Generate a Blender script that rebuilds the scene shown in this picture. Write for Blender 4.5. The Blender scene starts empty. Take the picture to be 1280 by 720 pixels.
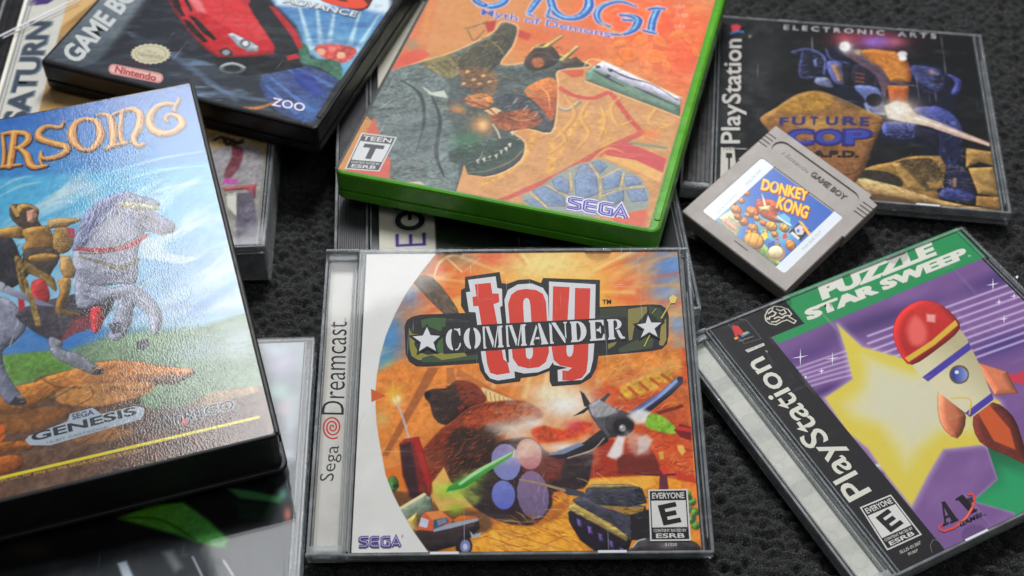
import bpy, bmesh, math, random
import numpy as np
from mathutils import Matrix, Vector
from mathutils.geometry import tessellate_polygon

scene = bpy.context.scene
MM = 0.001
# ------------------------------------------------------------------ camera, world, lamps, exposure
cam_data = bpy.data.cameras.new('camera')
cam = bpy.data.objects.new('camera', cam_data)
scene.collection.objects.link(cam)
cam.matrix_world = Matrix.Translation((0, 0, .4311)) @ Matrix.Rotation(.73826, 4, 'X') @ Matrix.Rotation(.00505, 4, 'Z')
cam_data.lens = 49.24
cam_data.sensor_width = 36
cam_data.clip_start = .01
cam_data.clip_end = 20
cam_data.dof.use_dof = True
cam_data.dof.focus_distance = .525
cam_data.dof.aperture_fstop = 11
scene.camera = cam

world = bpy.data.worlds.new('World')
scene.world = world
world.use_nodes = True
world.node_tree.nodes['Background'].inputs[0].default_value = (.92, .96, 1, 1)
world.node_tree.nodes['Background'].inputs[1].default_value = .08

def area(name, loc, target, sx, sy, power, col):
    d = bpy.data.lights.new(name, 'AREA')
    d.shape = 'RECTANGLE'; d.size = sx; d.size_y = sy; d.energy = power; d.color = col
    o = bpy.data.objects.new(name, d); scene.collection.objects.link(o)
    o.location = loc
    o.rotation_euler = (Vector(target) - Vector(loc)).to_track_quat('-Z', 'Y').to_euler()
    return o
area('window_light', (-.265, .93, .96), (-.06, .36, 0), .20, .58, 1.5, (.97, .985, 1))
area('key_light', (.05, 1.04, 1.12), (0, .36, 0), .32, .36, 19, (.99, .99, 1))  # added key light, set where the lids do not mirror it
area('fill_light', (.55, -.05, 1.35), (.05, .38, 0), .7, .7, 3.6, (1, .985, .96))  # added overhead fill, in place of bounce from the room

scene.view_settings.view_transform = 'Standard'
scene.view_settings.look = 'None'
scene.view_settings.exposure = 0
scene.view_settings.gamma = 1
scene.render.engine = 'CYCLES'
scene.cycles.use_denoising = True
scene.cycles.max_bounces = 10
scene.cycles.transparent_max_bounces = 24
scene.cycles.caustics_reflective = False
scene.cycles.caustics_refractive = False
scene.cycles.sample_clamp_indirect = 6

# ------------------------------------------------------------------ materials (all node based)
def srgb(h):
    c = np.array([int(h[i:i + 2], 16) / 255 for i in (0, 2, 4)])
    return c
def to_lin(c):
    c = np.asarray(c, dtype=np.float64)
    return np.where(c <= .04045, c / 12.92, ((c + .055) / 1.055) ** 2.4)
class NT:
    def __init__(s, name):
        s.m = bpy.data.materials.new(name); s.m.use_nodes = True
        s.t = s.m.node_tree; s.n = s.t.nodes; s.n.clear()
        s.out = s.add('ShaderNodeOutputMaterial')
    def add(s, typ, **kw):
        n = s.n.new(typ)
        for k, v in kw.items():
            if k in n.inputs: n.inputs[k].default_value = v
            else: setattr(n, k, v)
        return n
    def link(s, a, b): s.t.links.new(a, b)
    def coords(s, scale=1.0, rot=(0, 0, 0)):
        tc = s.add('ShaderNodeTexCoord'); mp = s.add('ShaderNodeMapping')
        mp.inputs['Scale'].default_value = (scale,) * 3 if not isinstance(scale, tuple) else scale
        mp.inputs['Rotation'].default_value = rot
        s.link(tc.outputs['Object'], mp.inputs['Vector']); return mp.outputs['Vector']
    def noise(s, scale, detail=3, rough=.55, vec=None):
        n = s.add('ShaderNodeTexNoise'); n.inputs['Scale'].default_value = scale
        n.inputs['Detail'].default_value = detail; n.inputs['Roughness'].default_value = rough
        s.link(vec if vec is not None else s.coords(), n.inputs['Vector']); return n.outputs['Fac']
    def ramp(s, fac, stops):
        r = s.add('ShaderNodeValToRGB')
        while len(r.color_ramp.elements) < len(stops): r.color_ramp.elements.new(.5)
        for e, (p, c) in zip(r.color_ramp.elements, stops):
            e.position = p; e.color = (c, c, c, 1) if not isinstance(c, tuple) else c + (1,)
        s.link(fac, r.inputs[0]); return r.outputs[0]
    def bump(s, h, strength, dist):
        b = s.add('ShaderNodeBump'); b.inputs['Strength'].default_value = strength; b.inputs['Distance'].default_value = dist
        s.link(h, b.inputs['Height']); return b.outputs[0]

def plastic(name, col, rough=.35, var=.25, bump=.15, bscale=900, spec=.5, sss=0, coat=0):
    n = NT(name); p = n.add('ShaderNodeBsdfPrincipled')
    f = n.noise(60, 4)
    lo = tuple(c * (1 - var) for c in col); hi = tuple(c * (1 + var) for c in col)
    n.link(n.ramp(f, [(.3, lo), (.7, hi)]), p.inputs['Base Color'])
    n.link(n.ramp(n.noise(140, 5), [(.3, rough * .8), (.7, rough * 1.25)]), p.inputs['Roughness'])
    p.inputs['Specular IOR Level'].default_value = spec
    if coat: p.inputs['Coat Weight'].default_value = coat; p.inputs['Coat Roughness'].default_value = .12
    if sss:
        p.inputs['Subsurface Weight'].default_value = sss; p.inputs['Subsurface Radius'].default_value = (.3, 1, .2)
        p.inputs['Subsurface Scale'].default_value = .003
    if bump: n.link(n.bump(n.noise(bscale, 2), bump, .0002), p.inputs['Normal'])
    n.link(p.outputs[0], n.out.inputs[0]); return n.m

def paper(name, gain=1.15, rough=.5, bump=.12, spec=.15):
    n = NT(name); p = n.add('ShaderNodeBsdfPrincipled')
    a = n.add('ShaderNodeAttribute'); a.attribute_name = 'Col'
    mx = n.add('ShaderNodeMix'); mx.data_type = 'RGBA'; mx.blend_type = 'MULTIPLY'; mx.inputs[0].default_value = 1
    n.link(a.outputs['Color'], mx.inputs[6])
    n.link(n.ramp(n.noise(420, 5, .7), [(.25, gain * .965), (.75, gain * 1.02)]), mx.inputs[7])
    n.link(mx.outputs[2], p.inputs['Base Color'])
    p.inputs['Roughness'].default_value = rough; p.inputs['Specular IOR Level'].default_value = spec
    n.link(n.bump(n.noise(25, 2), bump, .002), p.inputs['Normal'])
    n.link(p.outputs[0], n.out.inputs[0]); return n.m

def clear(name, tint=(.95, .955, .96), rough=.05, ior=1.5, bump=None, haze=0, scratch=.2, fmul=1.0):
    """clear sheet: light passes straight through, the surface mirrors by its Fresnel term"""
    n = NT(name)
    tr = n.add('ShaderNodeBsdfTransparent'); tr.inputs[0].default_value = tint + (1,)
    gl = n.add('ShaderNodeBsdfGlossy'); gl.inputs['Roughness'].default_value = rough
    fr = n.add('ShaderNodeFresnel'); geo = n.add('ShaderNodeNewGeometry')          # same mirror strength from both sides of the sheet
    io = n.add('ShaderNodeMapRange'); io.inputs['To Min'].default_value = ior; io.inputs['To Max'].default_value = 1 / ior
    n.link(geo.outputs['Backfacing'], io.inputs['Value']); n.link(io.outputs[0], fr.inputs[0])
    mix = n.add('ShaderNodeMixShader')
    fac = fr.outputs[0]
    if fmul != 1:
        m = n.add('ShaderNodeMath'); m.operation = 'MULTIPLY'; m.inputs[1].default_value = fmul; m.use_clamp = True
        n.link(fac, m.inputs[0]); fac = m.outputs[0]
    n.link(fac, mix.inputs[0]); n.link(tr.outputs[0], mix.inputs[1]); n.link(gl.outputs[0], mix.inputs[2])
    res = mix.outputs[0]
    # fine scratches: thin stretched noise raises the roughness
    if scratch:
        s1 = n.noise(1, 2, .5, n.coords((2600, 60, 60))); s2 = n.noise(1, 2, .5, n.coords((80, 2100, 80)))
        mxx = n.add('ShaderNodeMath'); mxx.operation = 'MAXIMUM'; n.link(s1, mxx.inputs[0]); n.link(s2, mxx.inputs[1])
        n.link(n.ramp(mxx.outputs[0], [(.66, rough), (.80, rough + scratch)]), gl.inputs['Roughness'])
        s3 = n.noise(1, 2, .5, n.coords((900, 26, 40), (0, 0, .7))); s4 = n.noise(1, 2, .5, n.coords((24, 1100, 40), (0, 0, .35)))
        mz = n.add('ShaderNodeMath'); mz.operation = 'MAXIMUM'; n.link(s3, mz.inputs[0]); n.link(s4, mz.inputs[1])
        dd = n.add('ShaderNodeBsdfDiffuse'); dd.inputs[0].default_value = (.8, .82, .84, 1); m3 = n.add('ShaderNodeMixShader')
        n.link(n.ramp(mz.outputs[0], [(.73, 0), (.79, .14)]), m3.inputs[0]); n.link(res, m3.inputs[1]); n.link(dd.outputs[0], m3.inputs[2]); res = m3.outputs[0]
    if bump:
        kind, sc, st, di = bump
        if kind == 'pebble':
            v = n.add('ShaderNodeTexVoronoi'); v.feature = 'SMOOTH_F1'; v.inputs['Scale'].default_value = sc
            v.inputs['Smoothness'].default_value = .5
            n.link(n.coords((1, .8, 1)), v.inputs['Vector']); h = v.outputs['Distance']
        else: h = n.noise(sc, 3)
        b = n.bump(h, st, di); n.link(b, gl.inputs['Normal'])
    if haze:
        d = n.add('ShaderNodeBsdfDiffuse'); d.inputs[0].default_value = (.8, .82, .84, 1)
        m2 = n.add('ShaderNodeMixShader')
        n.link(n.ramp(n.noise(45, 5, .65), [(.3, haze * .6), (.75, haze * 1.35)]), m2.inputs[0])
        n.link(res, m2.inputs[1]); n.link(d.outputs[0], m2.inputs[2]); res = m2.outputs[0]
    n.link(res, n.out.inputs[0]); return n.m

def rim(name, tint=(.93, .95, .96), rough=.06):
    """thick clear edges: half real refraction, half see-through so that light still reaches what is inside"""
    n = NT(name)
    g = n.add('ShaderNodeBsdfGlass'); g.inputs[0].default_value = tint + (1,); g.inputs['Roughness'].default_value = rough; g.inputs['IOR'].default_value = 1.5
    t = n.add('ShaderNodeBsdfTransparent'); t.inputs[0].default_value = tint + (1,)
    d = n.add('ShaderNodeBsdfDiffuse'); d.inputs[0].default_value = (.75, .78, .8, 1)
    m = n.add('ShaderNodeMixShader'); m.inputs[0].default_value = .5
    n.link(t.outputs[0], m.inputs[1]); n.link(g.outputs[0], m.inputs[2])
    m2 = n.add('ShaderNodeMixShader'); n.link(n.ramp(n.noise(160, 3), [(.35, .16), (.75, .34)]), m2.inputs[0])
    n.link(m.outputs[0], m2.inputs[1]); n.link(d.outputs[0], m2.inputs[2])
    n.link(n.bump(n.noise(220, 2), .12, .001), g.inputs['Normal'])
    n.link(m2.outputs[0], n.out.inputs[0]); return n.m

M = {}
M['paper'] = paper('printed_paper')
M['card'] = paper('printed_card', 1.1, .6)
M['label'] = paper('printed_label', 1.12, .3, .03, .5)
M['lid'] = clear('clear_polystyrene', rough=.05, bump=('n', 18, .06, .002))
M['rim'] = rim('clear_polystyrene_edge')
M['whitish'] = plastic('whitish_plastic', (.72, .74, .76), .35, .06)
M['sleeve_pebble'] = clear('pebbled_vinyl_sleeve', (.97, .97, .97), .13, 1.45, ('pebble', 1600, .075, .0005), .003, .06, 2.2)
M['sleeve_haze'] = clear('scuffed_clear_sleeve', (.97, .97, .97), .12, 1.45, ('n', 30, .06, .003), .03, .14)
M['sleeve_thin'] = clear('thin_clear_sleeve', (.97, .97, .97), .1, 1.45, ('n', 22, .1, .003), .004, .15)
M['black'] = plastic('black_vinyl', (.008, .008, .009), .42, .3, .35, 1500, .35)
M['black_smooth'] = plastic('black_polypropylene', (.007, .007, .008), .34, .3, .15, 700, .35)
M['tray'] = plastic('charcoal_tray', (.014, .014, .016), .3, .2, .1)
M['tray_grey'] = plastic('smoky_tray', (.09, .095, .10), .25, .2, .1)
M['ridge'] = plastic('ridged_tray', (.045, .045, .05), .35, .2, .1)
M['green'] = plastic('green_polypropylene', (.075, .31, .012), .28, .15, .18, 500, .5, .25)
M['grey'] = plastic('warm_grey_plastic', (.335, .305, .285), .5, .08, .5, 2600, .4)
M['groove'] = plastic('shadowed_groove_plastic', (.10, .09, .085), .6, .1, 0)

# ------------------------------------------------------------------ mesh helpers
def finish(name, verts, faces, mats, parent=None, midx=None, smooth=False):
    me = bpy.data.meshes.new(name)
    me.from_pydata([tuple(c * MM for c in v) for v in verts], [], faces)
    for m in (mats if isinstance(mats, (list, tuple)) else [mats]): me.materials.append(m)
    if midx: me.polygons.foreach_set('material_index', midx)
    if smooth: me.polygons.foreach_set('use_smooth', [True] * len(me.polygons))
    me.update()
    o = bpy.data.objects.new(name, me); scene.collection.objects.link(o)
    if parent: o.parent = parent
    return o
class MB:
    """collects solids (millimetres) into one mesh"""
    def __init__(s): s.v = []; s.f = []; s.mi = []
    def add(s, vs, fs, mi=0):
        k = len(s.v); s.v += vs
        for f in fs: s.f.append(tuple(i + k for i in f)); s.mi.append(mi)
    def rbox(s, x0, y0, z0, x1, y1, z1, r=0.0, b=.3, mi=0, seg=4, holes=None):
        """box with rounded plan corners (radius r) and rolled edges (b)"""
        def ring(ins, z):
            out = []; rr = max(r - ins, .02) if r else 0
            for cx, cy, a0 in ((x1, y1, 0), (x0, y1, 90), (x0, y0, 180), (x1, y0, 270)):
                sx = -1 if cx == x1 else 1; sy = -1 if cy == y1 else 1
                if r:
                    ox, oy = cx + sx * (ins + rr), cy + sy * (ins + rr)
                    for i in range(seg + 1):
                        a = math.radians(a0 + 90 * i / seg); out.append((ox + rr * math.cos(a), oy + rr * math.sin(a), z))
                else: out.append((cx + sx * ins, cy + sy * ins, z))
            return out
        b = min(b, (z1 - z0) * .45)
        prof = [(b, z0), (b * .3, z0 + b * .3), (0, z0 + b), (0, z1 - b), (b * .3, z1 - b * .3), (b, z1)] if b else [(0, z0), (0, z1)]
        rings = [ring(i, z) for i, z in prof]; n = len(rings[0]); vs = sum(rings, []); fs = [tuple(reversed(range(n)))]
        for k in range(len(rings) - 1):
            for i in range(n):
                j = (i + 1) % n; fs.append((k * n + i, k * n + j, (k + 1) * n + j, (k + 1) * n + i))
        fs.append(tuple(range((len(rings) - 1) * n, len(rings) * n)))
        s.add(vs, fs, mi)
    def prism(s, pts, z0, z1, b=0, mi=0):
        n = len(pts); cx = sum(p[0] for p in pts) / n; cy = sum(p[1] for p in pts) / n
        def ins(p, d):
            l = math.hypot(p[0] - cx, p[1] - cy) or 1; return (p[0] - (p[0] - cx) / l * d, p[1] - (p[1] - cy) / l * d)
        prof = [(0, z0), (0, z1 - b), (b, z1)] if b else [(0, z0), (0, z1)]
        vs = [ins(p, i) + (z,) for i, z in prof for p in pts]; fs = [tuple(reversed(range(n)))]
        for k in range(len(prof) - 1):
            for i in range(n):
                j = (i + 1) % n; fs.append((k * n + i, k * n + j, (k + 1) * n + j, (k + 1) * n + i))
        fs.append(tuple(range((len(prof) - 1) * n, len(prof) * n))); s.add(vs, fs, mi)
    def build(s, name, mats, parent=None, smooth=False): return finish(name, s.v, s.f, mats, parent, s.mi, smooth)

def thing(name, label, cat, mat, group=None):
    o = bpy.data.objects.new(name, None); scene.collection.objects.link(o)
    o.empty_display_size = .02; o.matrix_world = mat
    o['label'] = label; o['category'] = cat
    if group: o['group'] = group
    return o

# ------------------------------------------------------------------ printed sheets: colours are laid out in millimetres on the sheet
_fb = {}
def vnoise(shape, cells_x, cells_y, rng):
    ny, nx = shape; gx, gy = int(cells_x) + 3, int(cells_y) + 3
    g = rng.random((gy, gx)); X = np.linspace(0, cells_x, nx); Y = np.linspace(0, cells_y, ny)
    xi = X.astype(int); yi = Y.astype(int); fx = X - xi; fy = Y - yi
    fx = fx * fx * (3 - 2 * fx); fy = (fy * fy * (3 - 2 * fy))[:, None]
    a = g[yi][:, xi]; b = g[yi][:, xi + 1]; c = g[yi + 1][:, xi]; d = g[yi + 1][:, xi + 1]
    return (a * (1 - fx) + b * fx) * (1 - fy) + (c * (1 - fx) + d * fx) * fy
def lattice(X, Y, sc, seed):
    """value noise sampled at arbitrary points"""
    rng = np.random.default_rng(seed); g = rng.random((64, 64))
    x = X / sc + 1000; y = Y / sc + 1000; xi = np.floor(x).astype(int); yi = np.floor(y).astype(int); fx = x - xi; fy = y - yi
    fx = fx * fx * (3 - 2 * fx); fy = fy * fy * (3 - 2 * fy); q = lambda i, j: g[j % 64, i % 64]
    return (q(xi, yi) * (1 - fx) + q(xi + 1, yi) * fx) * (1 - fy) + (q(xi, yi + 1) * (1 - fx) + q(xi + 1, yi + 1) * fx) * fy
def fbm(X, Y, sc, seed, octv=4):
    t = 0; a = 1; n = 0
    for i in range(octv): t = t + a * lattice(X, Y, sc / 2 ** i, seed * 7 + i); n += a; a *= .55
    return np.clip((t / n - .5) * 1.5 + .5, 0, 1)
def catmull(ps, ws, k=6):
    if len(ps) < 3: return ps, ws
    P = [ps[0]] + list(ps) + [ps[-1]]; W = [ws[0]] + list(ws) + [ws[-1]]; out = []; wo = []
    for i in range(1, len(P) - 2):
        for j in range(k):
            t = j / k; q = []
            for d in (0, 1):
                a, b, c, e = P[i - 1][d], P[i][d], P[i + 1][d], P[i + 2][d]
                q.append(.5 * (2 * b + (c - a) * t + (2 * a - 5 * b + 4 * c - e) * t * t + (3 * b - a - 3 * c + e) * t ** 3))
            out.append(tuple(q)); wo.append(W[i] * (1 - t) + W[i + 1] * t)
    out.append(ps[-1]); wo.append(ws[-1]); return out, wo
class Art:
    def __init__(Z, x0, y0, x1, y1, res):
        Z.nx = int((x1 - x0) * res) + 1; Z.ny = int((y1 - y0) * res) + 1; Z.res = res
        Z.xs = np.linspace(x0, x1, Z.nx); Z.ys = np.linspace(y0, y1, Z.ny)
        Z.X, Z.Y = np.meshgrid(Z.xs, Z.ys); Z.C = np.ones((Z.ny, Z.nx, 3)); Z.vec = []
        sd = int(abs(x1 * 13 + y1 * 7)) % 97
        Z.mot = .75 * (fbm(Z.X, Z.Y, 4.0, sd, 5) - .5) + .75 * (fbm(Z.X, Z.Y, 1.1, sd + 5, 2) - .5)
    def _sl(Z, ps, pad):
        a = np.asarray(ps, dtype=float); i0, i1 = np.searchsorted(Z.xs, [a[:, 0].min() - pad, a[:, 0].max() + pad]); j0, j1 = np.searchsorted(Z.ys, [a[:, 1].min() - pad, a[:, 1].max() + pad])
        return (slice(j0, j1), slice(i0, i1)) if i1 > i0 and j1 > j0 else None
    def _mix(Z, sl, col, cov, m=0):
        if m: col = np.clip(col * (1 + .75 * m * Z.mot[sl])[..., None], 0, 1)
        Z.C[sl] += (col - Z.C[sl]) * cov[..., None]
    def P(Z, ps, c, a=1, m=0, c2=None, g=None, **kw):
        soft = max(kw.get('s', .3), 1.1 / Z.res)
        if kw.get('q', m >= .4) and len(ps) > 4:                     # organic outlines are rounded through their corner points
            n = len(ps); ps, _ = catmull([ps[(i - 1) % n] for i in range(n + 3)], [0] * (n + 3), 3); ps = ps[3:3 + 3 * n]
        sl = Z._sl(ps, soft)
        if sl is None: return
        X = Z.X[sl]; Y = Z.Y[sl]; ins = np.zeros(X.shape, bool); d2 = np.full(X.shape, 1e9); n = len(ps)
        for i in range(n):
            (xa, ya), (xb, yb) = ps[i], ps[(i + 1) % n]; dx, dy = xb - xa, yb - ya; L = dx * dx + dy * dy
            if L < 1e-9: continue
            t = np.clip(((X - xa) * dx + (Y - ya) * dy) / L, 0, 1); d2 = np.minimum(d2, (X - xa - t * dx) ** 2 + (Y - ya - t * dy) ** 2)
            if ya != yb: ins ^= ((ya > Y) != (yb > Y)) & (X < dx * (Y - ya) / dy + xa)
        sd = np.sqrt(d2) * np.where(ins, 1, -1); cov = np.clip(.5 + sd / soft, 0, 1)
        cov = cov * cov * (3 - 2 * cov) * a; col = srgb(c)
        if c2:
            (xa, ya), (xb, yb) = g; dx, dy = xb - xa, yb - ya
            t = np.clip(((X - xa) * dx + (Y - ya) * dy) / (dx * dx + dy * dy), 0, 1)[..., None]; col = col * (1 - t) + srgb(c2) * t
        bev = kw.get('b', .5 if (m and soft <= .95) else 0)
        if bev:                                                     # airbrushed form: lighter towards the upper left outline, darker towards the lower right
            gy, gx = np.gradient(np.clip(sd, -1, 3.2) * Z.res); f = np.clip(1 - sd / 3.2, 0, 1) * (sd > 0)
            sh = 1 + bev * f * (gx * .6 - gy * .75)
            col = np.clip(col * np.clip(sh, .35, 1.7)[..., None], 0, 1)
            ol = np.clip(1 - np.abs(sd - .12) / .3, 0, 1) * .35; col = col * (1 - ol)[..., None]
        Z._mix(sl, col, cov, m)
    def K(Z, con, sat, gain):                                       # how strongly the sheet is inked: contrast, saturation, lightness
        def f(c):
            c = np.clip((c - .45) * con + .45, 0, 1) * gain; g = c.mean(-1, keepdims=True); return np.clip(g + (c - g) * sat, 0, 1)
        Z.C = f(Z.C)
    def F(Z, ps, c, n, ln, ang, w, a=.6, seed=1):
        rng = random.Random(seed); xs = [p[0] for p in ps]; ys = [p[1] for p in ps]; base = c; k = 0; tries = 0
        while k < n and tries < n * 12:
            tries += 1; x = rng.uniform(min(xs), max(xs)); y = rng.uniform(min(ys), max(ys)); ins = False
            for i in range(len(ps)):
                (xa, ya), (xb, yb) = ps[i], ps[(i + 1) % len(ps)]
                if (ya > y) != (yb > y) and x < (xb - xa) * (y - ya) / (yb - ya) + xa: ins = not ins
            if not ins: continue
            k += 1; t = math.radians(ang + rng.uniform(-28, 28)); l = ln * rng.uniform(.5, 1.3); j = rng.uniform(.75, 1.25)
            col = ''.join('%02x' % int(max(0, min(255, int(base[q:q + 2], 16) * j))) for q in (0, 2, 4)); bx = rng.uniform(-.15, .15) * l
            Z.S([(x - math.cos(t) * l / 2, y - math.sin(t) * l / 2), (x - math.sin(t) * bx, y + math.cos(t) * bx), (x + math.cos(t) * l / 2, y + math.sin(t) * l / 2)], [w * .4, w, w * .2], col, a=a, s=.2)
    def S(Z, ps, w, c, a=1, m=0, k=0, **kw):
        soft = max(kw.get('s', .3), 1.1 / Z.res); w = list(w) if isinstance(w, (list, tuple)) else [w] * len(ps)
        ps, w = catmull(ps, w); sl = Z._sl(ps, soft + max(w))
        if sl is None: return
        X = Z.X[sl]; Y = Z.Y[sl]; best = np.full(X.shape, 1e9)
        for i in range(len(ps) - 1):
            (xa, ya), (xb, yb) = ps[i], ps[i + 1]; dx, dy = xb - xa, yb - ya; L = dx * dx + dy * dy + 1e-12
            t = np.clip(((X - xa) * dx + (Y - ya) * dy) / L, 0, 1)
            best = np.minimum(best, np.hypot(X - xa - t * dx, Y - ya - t * dy) - .5 * (w[i] * (1 - t) + w[i + 1] * t))
        cov = np.clip(.5 - best / soft, 0, 1); Z._mix(sl, srgb(c), cov * cov * (3 - 2 * cov) * a, m)
    def G(Z, cab, c, a=1, **kw):
        (cx, cy), (ax, ay), (bx, by) = cab; det = ax * by - ay * bx
        r = 1.6 * max(math.hypot(ax, ay), math.hypot(bx, by)); sl = Z._sl([(cx - r, cy - r), (cx + r, cy + r)], 0)
        if sl is None: return
        X = Z.X[sl] - cx; Y = Z.Y[sl] - cy; u = (X * by - Y * bx) / det; v = (Y * ax - X * ay) / det
        Z._mix(sl, srgb(c), a * np.exp(-1.7 * (u * u + v * v)))
    def N(Z, c, amt, sc, seed, asp, ang, ps):
        t = math.radians(ang); U = Z.X * math.cos(t) + Z.Y * math.sin(t); V = -Z.X * math.sin(t) + Z.Y * math.cos(t)
        f = np.clip((fbm(U / asp, V, sc, seed) - .45) * 3, 0, 1) * amt
        if ps:
            k = Art.__new__(Art); k.__dict__ = dict(Z.__dict__); k.C = np.zeros(Z.C.shape); k.P(ps, 'ffffff', s=sc * .6); f = f * k.C[..., 0]
        Z._mix((slice(None), slice(None)), srgb(c), f)
    def VP(Z, ps, c):
        if len(ps) < 3: return
        tr = tessellate_polygon([[Vector((x, y, 0)) for x, y in ps]]); Z.vec.append((list(ps), [tuple(t) for t in tr], c))
    def VS(Z, ps, w, c, closed=0):
        q = [ps[0]]
        for p in ps[1:]:
            if math.hypot(p[0] - q[-1][0], p[1] - q[-1][1]) > .02: q.append(p)
        ps = q; n = len(ps)
        if n < 2: return
        vs = []; h = w / 2
        def nd(a, b): dx, dy = b[0] - a[0], b[1] - a[1]; l = math.hypot(dx, dy) or 1; return (-dy / l, dx / l)
        for i in range(n):
            a = nd(ps[i - 1], ps[i]) if (i or closed) else None; b = nd(ps[i], ps[(i + 1) % n]) if (i < n - 1 or closed) else None
            if a is None: a = b
            if b is None: b = a
            mx, my = a[0] + b[0], a[1] + b[1]; l = math.hypot(mx, my) or 1; mx, my = mx / l, my / l
            k = h / max(mx * a[0] + my * a[1], .5)
            vs += [(ps[i][0] + mx * k, ps[i][1] + my * k), (ps[i][0] - mx * k, ps[i][1] - my * k)]
        Z.vec.append((vs, [(2 * i, 2 * i + 1, (2 * i + 3) % (2 * n), (2 * i + 2) % (2 * n)) for i in range(n if closed else n - 1)], c))
    def T(Z, txt, q, c, b=0.0):
        cu = bpy.data.curves.new('lettering', 'FONT'); cu.body = txt; cu.size = 1; cu.offset = b; cu.resolution_u = 3; cu.fill_mode = 'FRONT'
        ex = max(b - .028, 0); cu.offset = min(b, .028)
        ob = bpy.data.objects.new('lettering', cu); scene.collection.objects.link(ob); dg = bpy.context.evaluated_depsgraph_get()
        me = bpy.data.meshes.new_from_object(ob.evaluated_get(dg)); vs = [v.co.copy() for v in me.vertices]; fs = [tuple(p.vertices) for p in me.polygons]
        bpy.data.objects.remove(ob); bpy.data.curves.remove(cu); bpy.data.meshes.remove(me)
        if not vs: return
        x0 = min(v.x for v in vs); x1 = max(v.x for v in vs); y0 = min(v.y for v in vs); y1 = max(v.y for v in vs); (ax, ay), (bx, by), (tx, ty) = q
        out = []; W = (x1 - x0) or 1; H = (y1 - y0) or 1
        for v in vs:
            u = (v.x - x0) / ((x1 - x0) or 1); w = (v.y - y0) / ((y1 - y0) or 1); out.append((ax + u * (bx - ax) + w * (tx - ax), ay + u * (by - ay) + w * (ty - ay)))
        for kx, ky in ((0, 0), (1, 1), (-1, 1), (1, -1), (-1, -1), (1, 0), (-1, 0)) if ex else ((0, 0),):
            du, dv = kx * ex / W, ky * ex * .6 / H
            Z.vec.append(([(x + du * (bx - ax) + dv * (tx - ax), y + du * (by - ay) + dv * (ty - ay)) for x, y in out], fs, c))
    def build(Z, name, parent, z, mat, step=.004, wave=0):
        nv = Z.nx * Z.ny; V = [np.stack([Z.X.ravel(), Z.Y.ravel(), np.full(nv, z)], 1)]; Cc = [Z.C.reshape(-1, 3)]
        j, i = np.meshgrid(np.arange(Z.ny - 1), np.arange(Z.nx - 1), indexing='ij'); a = (j * Z.nx + i).ravel()
        F = [np.stack([a, a + 1, a + 1 + Z.nx, a + Z.nx], 1).ravel()]; tot = [np.full(len(a), 4)]; k = nv; zz = z
        for vs, fs, c in Z.vec:
            zz += step; V.append(np.array([(x, y, zz) for x, y in vs])); Cc.append(np.tile(srgb(c), (len(vs), 1)))
            va = np.array(vs)
            fl = []
            for f in fs:
                p = va[list(f)]; ar = np.sum(p[:, 0] * np.roll(p[:, 1], -1) - np.roll(p[:, 0], -1) * p[:, 1])
                fl.append([q + k for q in (f if ar > 0 else f[::-1])])
            F.append(np.array(sum(fl, []), dtype=int)); tot.append(np.array([len(f) for f in fl])); k += len(vs)
        V = np.concatenate(V) * MM; Cc = to_lin(np.concatenate(Cc)); F = np.concatenate(F).astype(np.int32); tot = np.concatenate(tot).astype(np.int32)
        me = bpy.data.meshes.new(name); me.vertices.add(len(V)); me.vertices.foreach_set('co', V.astype(np.float32).ravel())
        me.loops.add(len(F)); me.loops.foreach_set('vertex_index', F); me.polygons.add(len(tot))
        me.polygons.foreach_set('loop_start', (np.cumsum(tot) - tot).astype(np.int32)); me.polygons.foreach_set('loop_total', tot)
        me.update(calc_edges=True)
        at = me.color_attributes.new('Col', 'FLOAT_COLOR', 'POINT'); at.data.foreach_set('color', np.concatenate([Cc, np.ones((len(Cc), 1))], 1).astype(np.float32).ravel())
        me.materials.append(mat); o = bpy.data.objects.new(name, me); scene.collection.objects.link(o); o.parent = parent
        return o

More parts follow.
